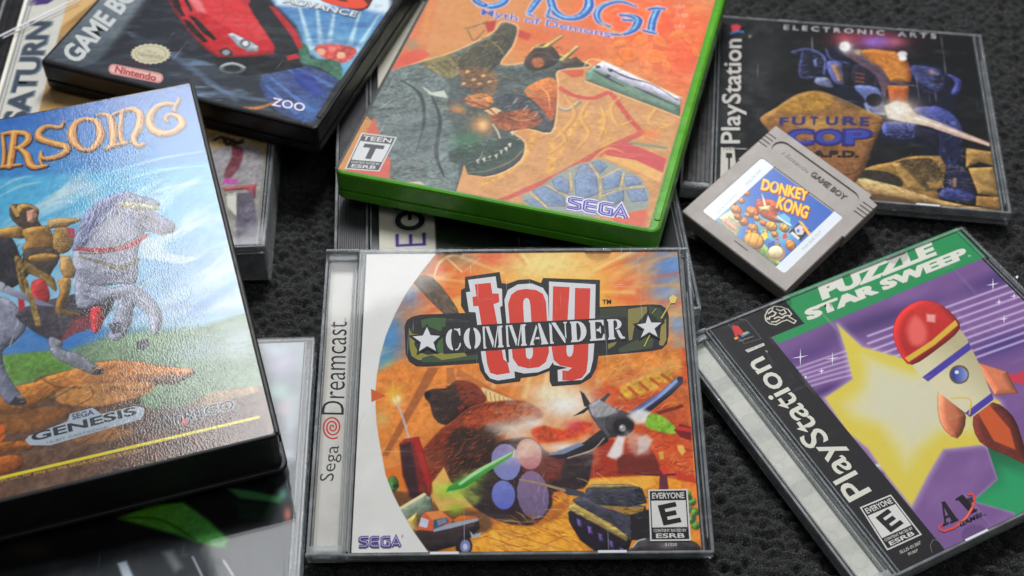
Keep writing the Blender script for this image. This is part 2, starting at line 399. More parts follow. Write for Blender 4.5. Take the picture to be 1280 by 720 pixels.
# ------------------------------------------------------------------ the black nubby fabric everything lies on
def table_fabric():
    st = .95; xs = np.arange(-390, 400, st); ys = np.arange(90, 820, st); X, Y = np.meshgrid(xs, ys)
    wx = (fbm(X, Y, 22, 5) - .5) * 3; wy = (fbm(X, Y, 19, 6) - .5) * 2.4; t = math.radians(-9)
    U = (X * math.cos(t) + Y * math.sin(t) + wx) / 6.0; Vv = (-X * math.sin(t) + Y * math.cos(t) + wy) / 4.2
    rng = np.random.default_rng(3); J = rng.random((97, 89, 3)); best = np.full(X.shape, 9.0); hh = np.zeros(X.shape)
    row = np.floor(Vv).astype(int)
    for dj in (-1, 0, 1):
        r = row + dj; off = (r % 2) * .5; col = np.floor(U - off).astype(int)
        for di in (-1, 0, 1):
            c = col + di; q = J[r % 97, c % 89]; d = np.hypot(U - (c + .5 + off + (q[..., 0] - .5) * .4), Vv - (r + .5 + (q[..., 1] - .5) * .3))
            u = d < best; best = np.where(u, d, best); hh = np.where(u, .65 + .6 * q[..., 2], hh)
    Z = hh * 3.4 * np.clip(1 - (best / .56) ** 2, 0, 1) ** .6 + (fbm(X, Y, 1.9, 8, 2) - .5) * .9 - 4.3
    nx, ny = len(xs), len(ys); V = np.stack([X.ravel(), Y.ravel(), Z.ravel()], 1); big = [(-1200, -900), (1200, -900), (1200, 2200), (-1200, 2200)]
    inner = [(xs[0], ys[0]), (xs[-1], ys[0]), (xs[-1], ys[-1]), (xs[0], ys[-1])]
    V = np.concatenate([V, np.array([(x, y, -3) for x, y in inner + big])]); j, i = np.meshgrid(np.arange(ny - 1), np.arange(nx - 1), indexing='ij'); a = (j * nx + i).ravel()
    b = nx * ny; F = np.concatenate([np.stack([a, a + 1, a + 1 + nx, a + nx], 1), np.array([[b + k, b + 4 + k, b + 4 + (k + 1) % 4, b + (k + 1) % 4] for k in range(4)])]).astype(np.int32)
    me = bpy.data.meshes.new('table_surface'); me.vertices.add(len(V)); me.vertices.foreach_set('co', (V * MM).astype(np.float32).ravel())
    me.loops.add(F.size); me.loops.foreach_set('vertex_index', F.ravel()); me.polygons.add(len(F)); me.polygons.foreach_set('loop_start', np.arange(0, F.size, 4, dtype=np.int32)); me.polygons.foreach_set('loop_total', np.full(len(F), 4, np.int32))
    me.polygons.foreach_set('use_smooth', np.ones(len(F), bool)); me.update(calc_edges=True)
    n = NT('black_nubby_fabric'); p = n.add('ShaderNodeBsdfPrincipled')
    f = n.noise(2400, 3, .7); f2 = n.noise(90, 3)
    c = n.ramp(f, [(.47, (.002, .0023, .0026)), (.59, (.012, .013, .014)), (.68, (.30, .31, .32))])
    mx = n.add('ShaderNodeMix'); mx.data_type = 'RGBA'; mx.blend_type = 'MULTIPLY'; mx.inputs[0].default_value = 1
    n.link(c, mx.inputs[6]); n.link(n.ramp(f2, [(.3, .6), (.7, 1.3)]), mx.inputs[7]); n.link(mx.outputs[2], p.inputs['Base Color'])
    p.inputs['Roughness'].default_value = .6; p.inputs['Specular IOR Level'].default_value = .25
    p.inputs['Sheen Weight'].default_value = .08; p.inputs['Sheen Roughness'].default_value = .5
    n.link(n.bump(f, 1, .0006), p.inputs['Normal']); n.link(p.outputs[0], n.out.inputs[0])
    me.materials.append(n.m); o = bpy.data.objects.new('table_surface', me); scene.collection.objects.link(o); o['kind'] = 'structure'
table_fabric()
# ------------------------------------------------------------------ case builders (local millimetres, origin under the middle of the case)
def jewel(root, W, H, T, tray='tray', strip='card', tabs=True, cover=None, card=None, card_z=None, rimz=None):
    w, h = W / 2, H / 2
    m = MB(); m.rbox(-w, -h + .7, 0, w, h - .7, 1.2, .8, .3)                                     # base: floor plate and low walls
    m.rbox(-w, -h + .7, 1.2, -w + 1.1, h - .7, T - 3.2, 0, .25, 1); m.rbox(w - 1.2, -h + .7, 1.2, w, h - .7, T - 1.5, 0, .25, 1)
    m.rbox(-w + 1.1, -h + .7, 1.2, w - 1.2, -h + 1.8, T - 5.6, 0, .2, 1); m.rbox(-w + 1.1, h - 1.8, 1.2, w - 1.2, h - .7, T - 5.6, 0, .2, 1)
    m.build('base', [M['lid'], M['rim']], root)
    m = MB(); m.rbox(-w + 14.6, -h + 2.2, 1.4, w - 1.6, h - 2.2, T - 4.2, .6, .4)
    if strip != 'card':                                                                          # opaque tray: ribbed bar shows beside the lid
        m.rbox(-w + 1.4, -h + 2.2, 1.4, -w + 14.2, h - 2.2, T - 3.4, .4, .3)
        nr = 13 if strip == 'ridge' else 3
        for i in range(nr):
            x = -w + 2 + (11.6 / nr) * (i + .2); m.rbox(x, -h + 5, T - 3.5, x + 11.6 / nr * .55, h - 5, T - 2.5, 0, .25)
    else:
        m.rbox(-w + 1.3, -h + 2.2, 1.4, -w + 1.9, h - 2.2, T - 3.6, 0, .15); m.rbox(-w + 1.9, -h + 2.2, 1.4, -w + 14.6, h - 2.2, 2.4, 0, .1)
    m.build('disc_tray', M['ridge' if strip == 'ridge' else tray], root)
    m = MB(); m.rbox(-w + 13.2, -h, T - 1.2, w, h, T, .9, .35)                                    # lid panel, side walls and the two hinge arms
    for s in (-1, 1):
        y0, y1 = (h - 1.15, h) if s > 0 else (-h, -h + 1.15)
        m.rbox(-w + 9, y0, T - 5.4, w - .2, y1, T - 1.15, 0, .3, 1)
        m.rbox(-w + .2, y0, 2.2, -w + 13.4, y1, T - .15, 0, .45, 1)
        yy = (h - 4.2, h - 1.2) if s > 0 else (-h + 1.2, -h + 4.2)
        m.rbox(-w + 1.2, yy[0], T - 3.1, -w + 12.6, yy[1], T - 1.9, .4, .4, 1)
    m.rbox(-w + 13.0, -h + 1.2, T - 4.4, -w + 13.9, h - 1.2, T - 1.25, 0, .25, 1); m.rbox(-w + 14.8, -h + 1.2, T - 3.0, -w + 15.4, h - 1.2, T - 1.3, 0, .2, 1)
    m.rbox(w - 4.0, -h + 1.2, T - 3.8, w - 3.3, h - 1.2, T - 1.25, 0, .2, 1); m.rbox(w - 2.3, -h + 6, T - 3.2, w - 1.7, h - 20, T - 1.25, 0, .2, 1)
    lid = m.build('lid', [M['lid'], M['rim']], root)
    if strip == 'card':
        m = MB(); m.rbox(-w + 1.3, -h + 1.6, T - 3.5, -w + 12.8, h - 1.6, T - 2.9, .3, .25)
        m.rbox(-w + 11.2, -h + 1.6, T - 4.6, -w + 11.9, h - 1.6, T - 2.85, 0, .2, 1); m.rbox(-w + 1.5, -h + 1.6, T - 5.2, -w + 2.1, h - 1.6, T - 2.85, 0, .2, 1)
        m.build('hinge_cover', [M['lid'], M['rim']], root)
    if tabs:
        for sx in (-.32, .5):
            for sy in (-1, 1):
                m = MB(); cx = sx * w; cy = sy * (h - 1.3); n = 12
                pts = [(cx + 5.2 * math.cos(math.pi * i / n) * 1, cy - sy * 4.2 * math.sin(math.pi * i / n)) for i in range(n + 1)]
                if sy > 0: pts = pts[::-1]
                m.prism(pts, T - 1.42, T - 1.26, .05, 0); m.rbox(cx - 5, min(cy, cy + sy * 1.0), T - 1.4, cx + 5, max(cy, cy + sy * 1.0), T - .9, 0, .1, 1)
                m.build('booklet_tab', [M['lid'], M['whitish' if sy < 0 else 'rim']], lid)  # front tabs whitish, rear ones clear: highlights put into the material

    return lid
def softcase(root, W, H, T, body, sleeve, r=3.5, seam=.12, rx=1.8):
    w, h = W / 2, H / 2
    m = MB(); m.rbox(-w, -h, 0, w, h, 4 - seam / 2, r, .35, 0, 6); m.rbox(-w + .8, -h + .8, 4 - seam / 2 - .1, w - .8, h - .8, 4 + seam / 2 + .1, r, 0, 0, 6)
    m.build('base', body, root, False)
    m = MB(); m.rbox(-w, -h, 4 + seam / 2, w, h, T - .55, r, 1.2, 0, 6); m.rbox(w - 3.4, -h + 7, T - .56, w - 1.0, h - 7, T - .1, .8, .25)
    m.build('lid', body, root, False)

def pose(*v):
    return Matrix(((v[0], v[1], v[2], v[9] * MM), (v[3], v[4], v[5], v[10] * MM), (v[6], v[7], v[8], v[11] * MM), (0, 0, 0, 1)))
def sheet_part(name, fn, rect, root, z, mat, **kw):
    a = Art(*rect); fn(a); return a.build(name, root, z, mat, **kw)
def sleeve_part(root, rect, z, mat, r=1.5, side=None):
    m = MB(); m.rbox(rect[0], rect[1], z, rect[2], rect[3], z + .12, r, .04, 0, 4)
    return m.build('clear_sleeve', mat, root)
# ------------------------------------------------------------------ the printed covers (millimetres from the middle of each case)
def art_toy(A):
 P,S,G,N,VP,VS,T=A.P,A.S,A.G,A.N,A.VP,A.VS,A.T
 P([(-56,-62),(67,-62),(67,62),(-56,62)],'d97a38')
 G([(17.1,44),(53.9,-.5),(-.9,-36.2)],'e8873e',0.9)
 G([(19.3,36.9),(32.1,-.3),(-.7,-25.8)],'f2c65a',0.95)
 G([(14.3,56.7),(25.7,-.3),(-.2,-11.7)],'ecd98c',0.9)
 G([(40,37.6),(15.3,-.2),(-.9,-19)],'f0c850',0.9)
 G([(-16.7,37.3),(10.7,-.1),(.1,-10.5)],'ecb54c',0.8)
 G([(-5.9,59.6),(10.2,-.1),(0,-6.4)],'de6a48',0.85)
 G([(-23,46.2),(10,-.1),(.1,-8)],'e2773f',0.85)
 G([(-28.9,36.5),(9.2,-.1),(.1,-5.3)],'e2703f',0.8)
 G([(-34.8,57.2),(8.6,-.1),(.2,-6.4)],'8a6a58',0.8)
 G([(-16.9,58.8),(6.2,-.1),(0,-4.6)],'6f6a78',0.6)
 G([(-37.5,42.8),(7.7,-.1),(.3,-10.6)],'6f8bbb',0.8)
 G([(-44.6,24.5),(8.3,-.1),(.6,-17.7)],'4a86bb',1)
 G([(-46.5,14.3),(4.5,0),(.2,-6.7)],'3f87b4',0.9)
 G([(-43.4,10.9),(5.2,-.1),(.1,-4.2)],'cfc07a',0.8)
 G([(46.4,43.7),(11.6,-.1),(-.7,-13.2)],'e2683c',0.85)
 G([(50.2,28.7),(9.1,-.1),(-1,-18.7)],'dd6a3c',0.5)
 G([(64.1,55.3),(13.2,-.1),(-.9,-13.5)],'5c88c4',1)
 G([(61,42.7),(8.5,-.1),(-.5,-8)],'6c8fc2',0.85)
 G([(64.6,28.6),(5.3,-.1),(-.5,-7.7)],'7f9ac0',0.95)
 G([(50.2,57.3),(6.2,-.1),(-.3,-5.5)],'8c8088',0.7)
 G([(64.7,19.1),(5.3,-.1),(-.3,-4.2)],'a89a92',0.85)
 S([(34.4,43),(48.3,42.8)],[0.5, 2.2],'f8e08a',s=1.6,a=0.45)
 S([(-.3,31.2),(-13.4,22.2)],[0.5, 2.2],'e85a24',s=1.6,a=0.45)
 S([(20.3,66.3),(22.8,84.6)],[0.5, 2.2],'f4a040',s=1.6,a=0.45)
 S([(29.9,29.8),(45.1,14)],[0.5, 2.2],'fff0b8',s=1.6,a=0.45)
 S([(-10.4,47.2),(-41.1,51.7)],[0.5, 2.2],'f8e08a',s=1.6,a=0.45)
 S([(34.5,51.4),(65.4,66.1)],[0.5, 2.2],'e85a24',s=1.6,a=0.45)
 S([(10,23.9),(-.3,-3.6)],[0.5, 2.2],'f4a040',s=1.6,a=0.45)
 S([(8.7,56.1),(-11.8,87.9)],[0.5, 2.2],'fff0b8',s=1.6,a=0.45)
 S([(40,36.4),(56.6,31.6)],[0.5, 2.2],'f8e08a',s=1.6,a=0.45)
 S([(-11.3,34.4),(-31.6,28.2)],[0.5, 2.2],'e85a24',s=1.6,a=0.45)
 S([(27.4,59.4),(39.6,78.8)],[0.5, 2.2],'f4a040',s=1.6,a=0.45)
 S([(25.2,22),(33.4,.5)],[0.5, 2.2],'fff0b8',s=1.6,a=0.45)
 S([(-1.4,51.7),(-32.4,65.9)],[0.5, 2.2],'f8e08a',s=1.6,a=0.45)
 S([(44.3,47.5),(83.4,53.8)],[0.5, 2.2],'e85a24',s=1.6,a=0.45)
 S([(5.6,30.8),(-18.9,4.8)],[0.5, 2.2],'f4a040',s=1.6,a=0.45)
 S([(14.1,63.4),(12,77.8)],[0.5, 2.2],'fff0b8',s=1.6,a=0.45)
 S([(30.8,34),(47,23.2)],[0.5, 2.2],'f8e08a',s=1.6,a=0.45)
 S([(-7.2,42.6),(-33.6,41.9)],[0.5, 2.2],'e85a24',s=1.6,a=0.45)
 S([(39.4,59.8),(62.6,77.1)],[0.5, 2.2],'f4a040',s=1.6,a=0.45)
 S([(15.7,25.9),(13.7,.4)],[0.5, 2.2],'fff0b8',s=1.6,a=0.45)
 S([(-1.3,60.7),(-27.4,85.4)],[0.5, 2.2],'f8e08a',s=1.6,a=0.45)
 S([(38,40.8),(80.7,36)],[0.5, 2.2],'e85a24',s=1.6,a=0.45)
 S([(-5.2,31.4),(-19.6,23.9)],[0.5, 2.2],'f4a040',s=1.6,a=0.45)
 S([(21.7,58),(27.1,75.3)],[0.5, 2.2],'fff0b8',s=1.6,a=0.45)
 S([(29.3,26.1),(41.5,9.3)],[0.5, 2.2],'f8e08a',s=1.6,a=0.45)
 S([(.1,47.5),(-29.4,55)],[0.5, 2.2],'e85a24',s=1.6,a=0.45)
 S([(39.2,50.8),(71.9,62.1)],[0.5, 2.2],'f4a040',s=1.6,a=0.45)
 S([(5.3,22.2),(-9.4,-3.8)],[0.5, 2.2],'fff0b8',s=1.6,a=0.45)
 S([(9.7,59.7),(-5.3,93.3)],[0.5, 2.2],'f8e08a',s=1.6,a=0.45)
 S([(41.9,32.8),(57.1,26.5)],[0.5, 2.2],'e85a24',s=1.6,a=0.45)
 S([(-3,39.2),(-24,35.1)],[0.5, 2.2],'f4a040',s=1.6,a=0.45)
 S([(32.2,60.8),(47.4,78.6)],[0.5, 2.2],'fff0b8',s=1.6,a=0.45)
 S([(20,28.7),(24.6,6.6)],[0.5, 2.2],'f8e08a',s=1.6,a=0.45)
 S([(-2.9,55.3),(-31.1,72.6)],[0.5, 2.2],'e85a24',s=1.6,a=0.45)
 S([(34.6,44.1),(73.8,46.4)],[0.5, 2.2],'f4a040',s=1.6,a=0.45)
 S([(1,30),(-27.4,6.8)],[0.5, 2.2],'fff0b8',s=1.6,a=0.45)
 S([(17.7,66.6),(18,81)],[0.5, 2.2],'f8e08a',s=1.6,a=0.45)
 S([(31.5,30.6),(45.5,18.5)],[0.5, 2.2],'e85a24',s=1.6,a=0.45)
 S([(-11,45.3),(-37.1,47.3)],[0.5, 2.2],'f4a040',s=1.6,a=0.45)
 S([(33.7,52.7),(58.9,67.1)],[0.5, 2.2],'fff0b8',s=1.6,a=0.45)
 S([(12.1,23.4),(5.9,-1.3)],[0.5, 2.2],'f8e08a',s=1.6,a=0.45)
 S([(7.2,55.6),(-14.1,82.4)],[0.5, 2.2],'e85a24',s=1.6,a=0.45)
 S([(41,37.9),(81.7,29.1)],[0.5, 2.2],'f4a040',s=1.6,a=0.45)
 S([(-10.4,32.4),(-25.6,26.5)],[0.5, 2.2],'fff0b8',s=1.6,a=0.45)
 S([(25.6,60.2),(33.8,76.7)],[0.5, 2.2],'f8e08a',s=1.6,a=0.45)
 S([(27.7,22.4),(36.6,4.8)],[0.5, 2.2],'e85a24',s=1.6,a=0.45)
 N('f8e4a0',0.25,4,3,3,25,None)
 P([(8.6,43.2),(16,46.5),(16.2,36.9),(13.1,36.5),(9,39.7)],'c2505a',s=1.4,a=0.8)
 S([(-16.8,52.5),(-10.6,58.8)],0.4,'f2c0a8',a=0.5,s=0.5)
 P([(-36.9,49.5),(-29.2,50.3),(-19.4,36.4),(-19.7,32),(-23.5,32.9),(-34.5,45.4)],'6a5a4a',s=0.5,m=0.5)
 S([(-28.4,50.8),(-26.2,57.1),(-20,61.2)],[0.5, 1.2, 1.4],'e6c99a',s=0.6,a=0.9)
 S([(-23.1,58.4),(-17.6,52.5)],0.7,'e8c9a0',s=0.5,a=0.9)
 S([(-27.8,58.9),(-36.9,49)],1.6,'a06a48',s=1.2,a=0.5)
 P([(-50.7,7.6),(-40.5,14.2),(-12,11.4),(-9,1.4),(5.7,-3.6),(-26.4,-18.5),(-45.6,-27.7),(-50,-8.7)],'e28a3e',s=3,m=0.25)
 P([(-29.9,10.8),(-25.8,10.7),(-43.6,-24.7),(-45.8,-24.6)],'9a5a34',s=0.8,a=0.75)
 P([(-23.2,10.7),(-20.2,10.7),(-19.4,4),(-22.7,4.1)],'a9683a',s=1,a=0.7)
 P([(-18.7,10.7),(-6.1,2.2),(5,-3.6),(-1.7,-3.5),(-19.4,7.3)],'b8673a',s=1,a=0.7)
 P([(-9.8,2.7),(4.2,-4),(-6.1,-3.9),(-10.5,-1)],'e8d49a',s=0.8,a=0.9)
 S([(-8.4,1),(-7.9,-3.5)],0.35,'c07a3c',s=0.3)
 S([(-6.8,.4),(-6.3,-3.5)],0.35,'c07a3c',s=0.3)
 S([(-5.2,-.3),(-4.7,-3.5)],0.35,'c07a3c',s=0.3)
 S([(-3.6,-1),(-3.1,-3.5)],0.35,'c07a3c',s=0.3)
 S([(-1.9,-1.7),(-1.4,-3.5)],0.35,'c07a3c',s=0.3)
 S([(-.3,-2.3),(.2,-3.6)],0.35,'c07a3c',s=0.3)
 S([(1.3,-3),(1.8,-3.6)],0.35,'c07a3c',s=0.3)
 G([(-46.3,-9.6),(3.7,0),(.2,-4.8)],'d8c27a',0.6)
 P([(31.4,13.5),(67.7,18.3),(65.2,-35),(28.1,-34.6)],'c8572c',s=3,m=0.3)
 P([(34.4,15.2),(49.5,15.9),(64.7,18.3),(64.6,6.5),(46.1,8.4),(30.9,1.1)],'e0903e',s=4,a=0.9,m=0.3)
 P([(41.3,1.8),(45.9,5),(56.6,9.1),(60.9,7.4),(59.2,3.2),(42.5,-3.2)],'d8a83e',s=2,a=0.9,m=0.5)
 S([(40.5,.1),(43.3,-3.2)],1.2,'b5491f',s=0.7,a=0.8)
 S([(44.6,1.9),(47.4,-1.2)],1.2,'b5491f',s=0.7,a=0.8)
 S([(48.8,3.7),(51.6,.8)],1.2,'b5491f',s=0.7,a=0.8)
 S([(53,5.5),(55.8,2.9)],1.2,'b5491f',s=0.7,a=0.8)
 S([(57.2,7.2),(60,4.9)],1.2,'b5491f',s=0.7,a=0.8)
 P([(56.2,4.1),(66.5,2.3),(66.1,-8.3),(54.3,-4.1)],'cf6a34',s=1,m=0.3)
 P([(54,-8.1),(63.8,-5),(64.4,-6.2),(54.7,-9.4)],'7c2c1c',s=0.7)
 P([(33.1,-18.3),(52.4,-22.5),(54.1,-30.3),(52.4,-34.9),(28.5,-34.6),(30,-22.2)],'a93a22',s=0.8)
 P([(38.6,-24.7),(53,-24.8),(54.7,-32.6),(38.9,-32.4)],'6e2c28',s=1.5,a=0.85)
 P([(49.2,-16.1),(66.2,-19.4),(66,-33.5),(55.4,-32.6)],'d0562a',s=1,m=0.25)
 P([(36.9,3.5),(53.6,10),(64.3,13.2),(64.1,10.7),(41.3,1.8)],'e0a860',s=2,a=0.5)
 P([(-33.5,-51.3),(-10.4,-53.8),(15.1,-42.1),(29.6,-33.9),(51.1,-32.9),(67.9,-36.5),(68.6,-63.3),(-33.2,-62.3)],'e2952f',s=1,m=0.3)
 P([(-10.4,-62.5),(-13.2,-53.8),(7.8,-51.7),(20.7,-44.4),(23.1,-57),(27.1,-62.9)],'e9a63c',s=2,a=0.8,m=0.3)
 S([(-2,-53.9),(25.7,-62.9)],0.35,'b5641f',s=0.4,a=0.8)
 S([(-9,-55.3),(12.5,-62.8)],0.35,'b5641f',s=0.4,a=0.8)
 S([(6.4,-51),(22.4,-58.5)],0.35,'b5641f',s=0.4,a=0.8)
 S([(13.6,-45.1),(21.2,-49.6)],0.35,'b5641f',s=0.4,a=0.8)
 S([(-6.2,-58.2),(2.1,-62.6)],0.35,'b5641f',s=0.4,a=0.8)
 S([(-13.2,-56.7),(-7.6,-55.3)],0.35,'b5641f',s=0.4,a=0.8)
 S([(-.6,-56.8),(10.6,-54)],0.35,'b5641f',s=0.4,a=0.8)
 S([(12.6,-58.4),(19.6,-55.5)],0.35,'b5641f',s=0.4,a=0.8)
 P([(28.1,-34.6),(51,-33.3),(52.3,-36.4),(47.9,-38.6),(28,-36.3)],'efae48',s=1)
 P([(59,-31.1),(66.1,-33.1),(66.9,-36.7),(59.9,-34.9)],'c8452c',s=0.7)
 P([(60.9,-35),(67.2,-36.5),(66.7,-61.1),(62.8,-48.6)],'e28338',s=1,m=0.3)
 P([(7.1,-51.7),(10.7,-46.6),(20.8,-41.4),(21.4,-44.4),(17,-48.9),(10.6,-51.8)],'a85a26',s=1.5,a=0.7)
 P([(-43.1,-38.5),(-33.1,-39.4),(-26,-43.2),(-9.7,-46.4),(-6.2,-52.3),(-16,-56.7),(-28.4,-60.9),(-37.9,-47.6)],'6e4a2e',s=2,m=0.4)
 P([(-45.6,-29.3),(-32.7,-29.4),(-33.9,-38.6),(-41.3,-37.8)],'d9792f',s=1)
 P([(-39.4,-35.5),(-39.5,-36.5),(-39.8,-37.5),(-40.3,-38.1),(-41,-38.5),(-41.7,-38.5),(-42.3,-38.1),(-42.9,-37.4),(-43.3,-36.5),(-43.4,-35.5),(-43.3,-34.4),(-43,-33.5),(-42.5,-32.8),(-41.9,-32.5),(-41.2,-32.5),(-40.5,-32.8),(-40,-33.5),(-39.6,-34.5)],'46703a',s=0.8,m=0.5)
 P([(-39.2,-36.3),(-39.3,-36.5),(-39.4,-36.8),(-39.7,-36.9),(-40.1,-37),(-40.5,-37),(-40.9,-36.9),(-41.2,-36.7),(-41.4,-36.5),(-41.5,-36.2),(-41.4,-36),(-41.2,-35.8),(-40.9,-35.6),(-40.6,-35.5),(-40.2,-35.5),(-39.8,-35.6),(-39.5,-35.8),(-39.3,-36)],'2b3b24',s=0.5)
 P([(-31.4,-22.4),(-25,-14.6),(-16.4,-6.6),(-6.1,-3.5),(5.7,-3.2),(12.9,-8.5),(8.5,-11.7),(1.2,-14),(-1.8,-18.8),(-4.7,-25),(-6.9,-37.3),(-13.3,-40.3),(-22.6,-34.1),(-26.1,-37.2),(-28.9,-40.2),(-34.5,-40.1),(-34.9,-26.3)],'8a3c1e',s=1.2,m=0.4)
 P([(-22.7,-23.3),(-20.7,-15.4),(-11.9,-12.3),(-1.7,-12.4),(-3.9,-18.8),(-6.1,-34.3),(-10.4,-39.6),(-17.5,-39.5),(-21.9,-32.6)],'3f2a20',s=3,m=0.6)
 P([(-16.3,-9.1),(-6.1,-5.1),(8.6,-5.3),(10,-9.3),(-1.7,-10.8),(-13.4,-14.7)],'b4502a',s=3,a=0.8,m=0.5)
 G([(-24.1,-24.8),(6.5,-.1),(.1,-9.3)],'5e2c1c',0.6)
 P([(-31.2,0),(-28.3,2),(-23.1,2.4),(-19.4,5.3),(-13.5,4.4),(-9,-.2),(-8.7,-3.5),(-13.4,-5.1),(-17.8,-8.2),(-22.9,-12.6),(-27.3,-9.8),(-28.9,-4.1)],'3a2c26',s=0.7,m=0.4)
 P([(-19.4,5),(-13.5,4.4),(-9,-.2),(-8.9,-3.5),(-14.2,-5),(-17.9,-1.7)],'8e3a22',s=2,a=0.9,m=0.4)
 P([(-28.5,-.8),(-28.6,-1.4),(-28.8,-2),(-29.1,-2.4),(-29.4,-2.6),(-29.9,-2.6),(-30.2,-2.4),(-30.6,-2),(-30.8,-1.4),(-30.9,-.8),(-30.8,-.2),(-30.6,.4),(-30.3,.8),(-29.9,1),(-29.5,1),(-29.1,.7),(-28.8,.3),(-28.6,-.2)],'1d1a1a',s=0.5)
 P([(-18.6,-5),(-15.6,-4.1),(-16.4,-6),(-18.6,-6.6)],'8a3030',s=0.5)
 P([(-6.1,-22.7),(-1.8,-18.8),(8.4,-18.1),(16.2,-25.2),(29.3,-22.2),(29.4,-30),(26.6,-37.7),(15.9,-39.1),(15,-44.4),(10,-50.3),(4.3,-51.7),(-4.8,-49.4),(-13.2,-44.1),(-16.1,-38.8),(-10.4,-34.3),(-6.9,-29.7)],'33262a',s=1,m=0.4)
 P([(4.7,-25.1),(15.5,-24.5),(18.2,-29.9),(13.8,-36),(4.6,-32.9)],'7c3a2e',s=3,a=0.8)
 P([(15.5,-25.2),(19.8,-26.8),(18.1,-34.5),(12.4,-34.5)],'7a3a30',s=2,a=0.8,m=0.3)
 P([(4,-26.3),(4.1,-28.8),(3.6,-31),(2.6,-32.9),(1.1,-34.1),(-.7,-34.4),(-2.5,-34),(-4.1,-32.7),(-5.4,-30.8),(-6.2,-28.5),(-6.3,-26.1),(-5.9,-23.7),(-4.8,-21.9),(-3.3,-20.7),(-1.5,-20.3),(.3,-20.7),(1.9,-22),(3.2,-24)],'9387b0',s=0.5,g=[(-3.2,-21.9),(.3,-34.4)],c2='8187c2')
 P([(11.6,-23.2),(11.7,-25.3),(11.3,-27.3),(10.5,-28.9),(9.2,-30),(7.7,-30.4),(6.1,-30),(4.7,-29),(3.6,-27.4),(2.9,-25.5),(2.7,-23.4),(3,-21.4),(3.9,-19.8),(5.2,-18.7),(6.7,-18.3),(8.3,-18.6),(9.7,-19.7),(10.9,-21.3)],'d69a86',s=0.6,g=[(4.8,-18.8),(9.6,-29.8)],c2='b4717a')
 P([(2,-39.6),(1.9,-41.5),(1.3,-43.2),(.4,-44.5),(-.9,-45.3),(-2.3,-45.4),(-3.7,-44.9),(-4.9,-43.8),(-5.8,-42.3),(-6.2,-40.5),(-6.1,-38.6),(-5.6,-36.9),(-4.6,-35.5),(-3.3,-34.7),(-1.9,-34.6),(-.5,-35.1),(.7,-36.2),(1.6,-37.8)],'7a82c4',s=0.5,g=[(-3.3,-35.1),(-1.2,-45)],c2='636cba')
 P([(13.9,-39.4),(13.9,-42.6),(13.2,-45.4),(12,-47.6),(10.4,-49),(8.5,-49.2),(6.6,-48.4),(4.9,-46.6),(3.6,-44),(2.9,-40.9),(2.8,-37.7),(3.5,-34.8),(4.7,-32.5),(6.4,-31.2),(8.3,-30.9),(10.2,-31.8),(11.9,-33.6),(13.2,-36.3)],'8d7292',s=0.5,g=[(6.7,-31.4),(10,-49.5)],c2='6c6080')
 A.F([(-31.4,-23.2),(-25,-14.6),(-16.4,-6.6),(-6.1,-3.5),(5.7,-3.2),(12.9,-8.5),(1.2,-13.2),(-4.7,-25),(-13.3,-37.3),(-28.9,-38.7),(-34.2,-26.3)],'b8562c',150,2.6,35,0.32,0.7,3)
 A.F([(-31.4,-23.2),(-25,-14.6),(-16.4,-6.6),(-6.1,-3.5),(5.7,-3.2),(12.9,-8.5),(1.2,-13.2),(-4.7,-25),(-13.3,-37.3),(-28.9,-38.7),(-34.2,-26.3)],'4a1e10',150,2.6,35,0.32,0.7,4)
 A.F([(-22,-21.7),(-11.9,-12.3),(-1.7,-11.6),(-6.1,-34.3),(-16.1,-38.8)],'1c1210',120,2.4,50,0.3,0.7,5)
 A.F([(-30.4,0),(-19.4,4.8),(-9,-1),(-16.3,-8.3),(-25.1,-11.4)],'6a3a26',80,2.2,20,0.28,0.7,6)
 A.F([(-30.4,0),(-19.4,4.8),(-9,-1),(-16.3,-8.3),(-25.1,-11.4)],'191414',70,2.2,20,0.28,0.7,7)
 A.F([(-14.7,-38.8),(-6.1,-23.5),(15.5,-23.7),(29.3,-23),(26.6,-36.9),(15,-45.1),(5,-51.3),(-6.2,-48.6)],'5c4038',130,2.4,-30,0.3,0.5,8)
 A.F([(-14.7,-38.8),(-6.1,-23.5),(29.3,-23),(26.6,-36.9),(5,-51.3)],'140e10',90,2.4,-30,0.3,0.6,9)
 P([(2,-39.6),(1.9,-41.5),(1.3,-43.2),(.4,-44.5),(-.9,-45.3),(-2.3,-45.4),(-3.7,-44.9),(-4.9,-43.8),(-5.8,-42.3),(-6.2,-40.5),(-6.1,-38.6),(-5.6,-36.9),(-4.6,-35.5),(-3.3,-34.7),(-1.9,-34.6),(-.5,-35.1),(.7,-36.2),(1.6,-37.8)],'7a82c4',s=0.5,g=[(-3.3,-35.1),(-1.2,-45)],c2='636cba')
 P([(13.9,-39.4),(13.9,-42.6),(13.2,-45.4),(12,-47.6),(10.4,-49),(8.5,-49.2),(6.6,-48.4),(4.9,-46.6),(3.6,-44),(2.9,-40.9),(2.8,-37.7),(3.5,-34.8),(4.7,-32.5),(6.4,-31.2),(8.3,-30.9),(10.2,-31.8),(11.9,-33.6),(13.2,-36.3)],'8d7292',s=0.5,g=[(6.7,-31.4),(10,-49.5)],c2='6c6080')
 A.F([(4.6,-31.3),(12.5,-31.4),(14.3,-46.6),(7.9,-49.5),(3.8,-42)],'a890b0',40,3,80,0.3,0.4,10)
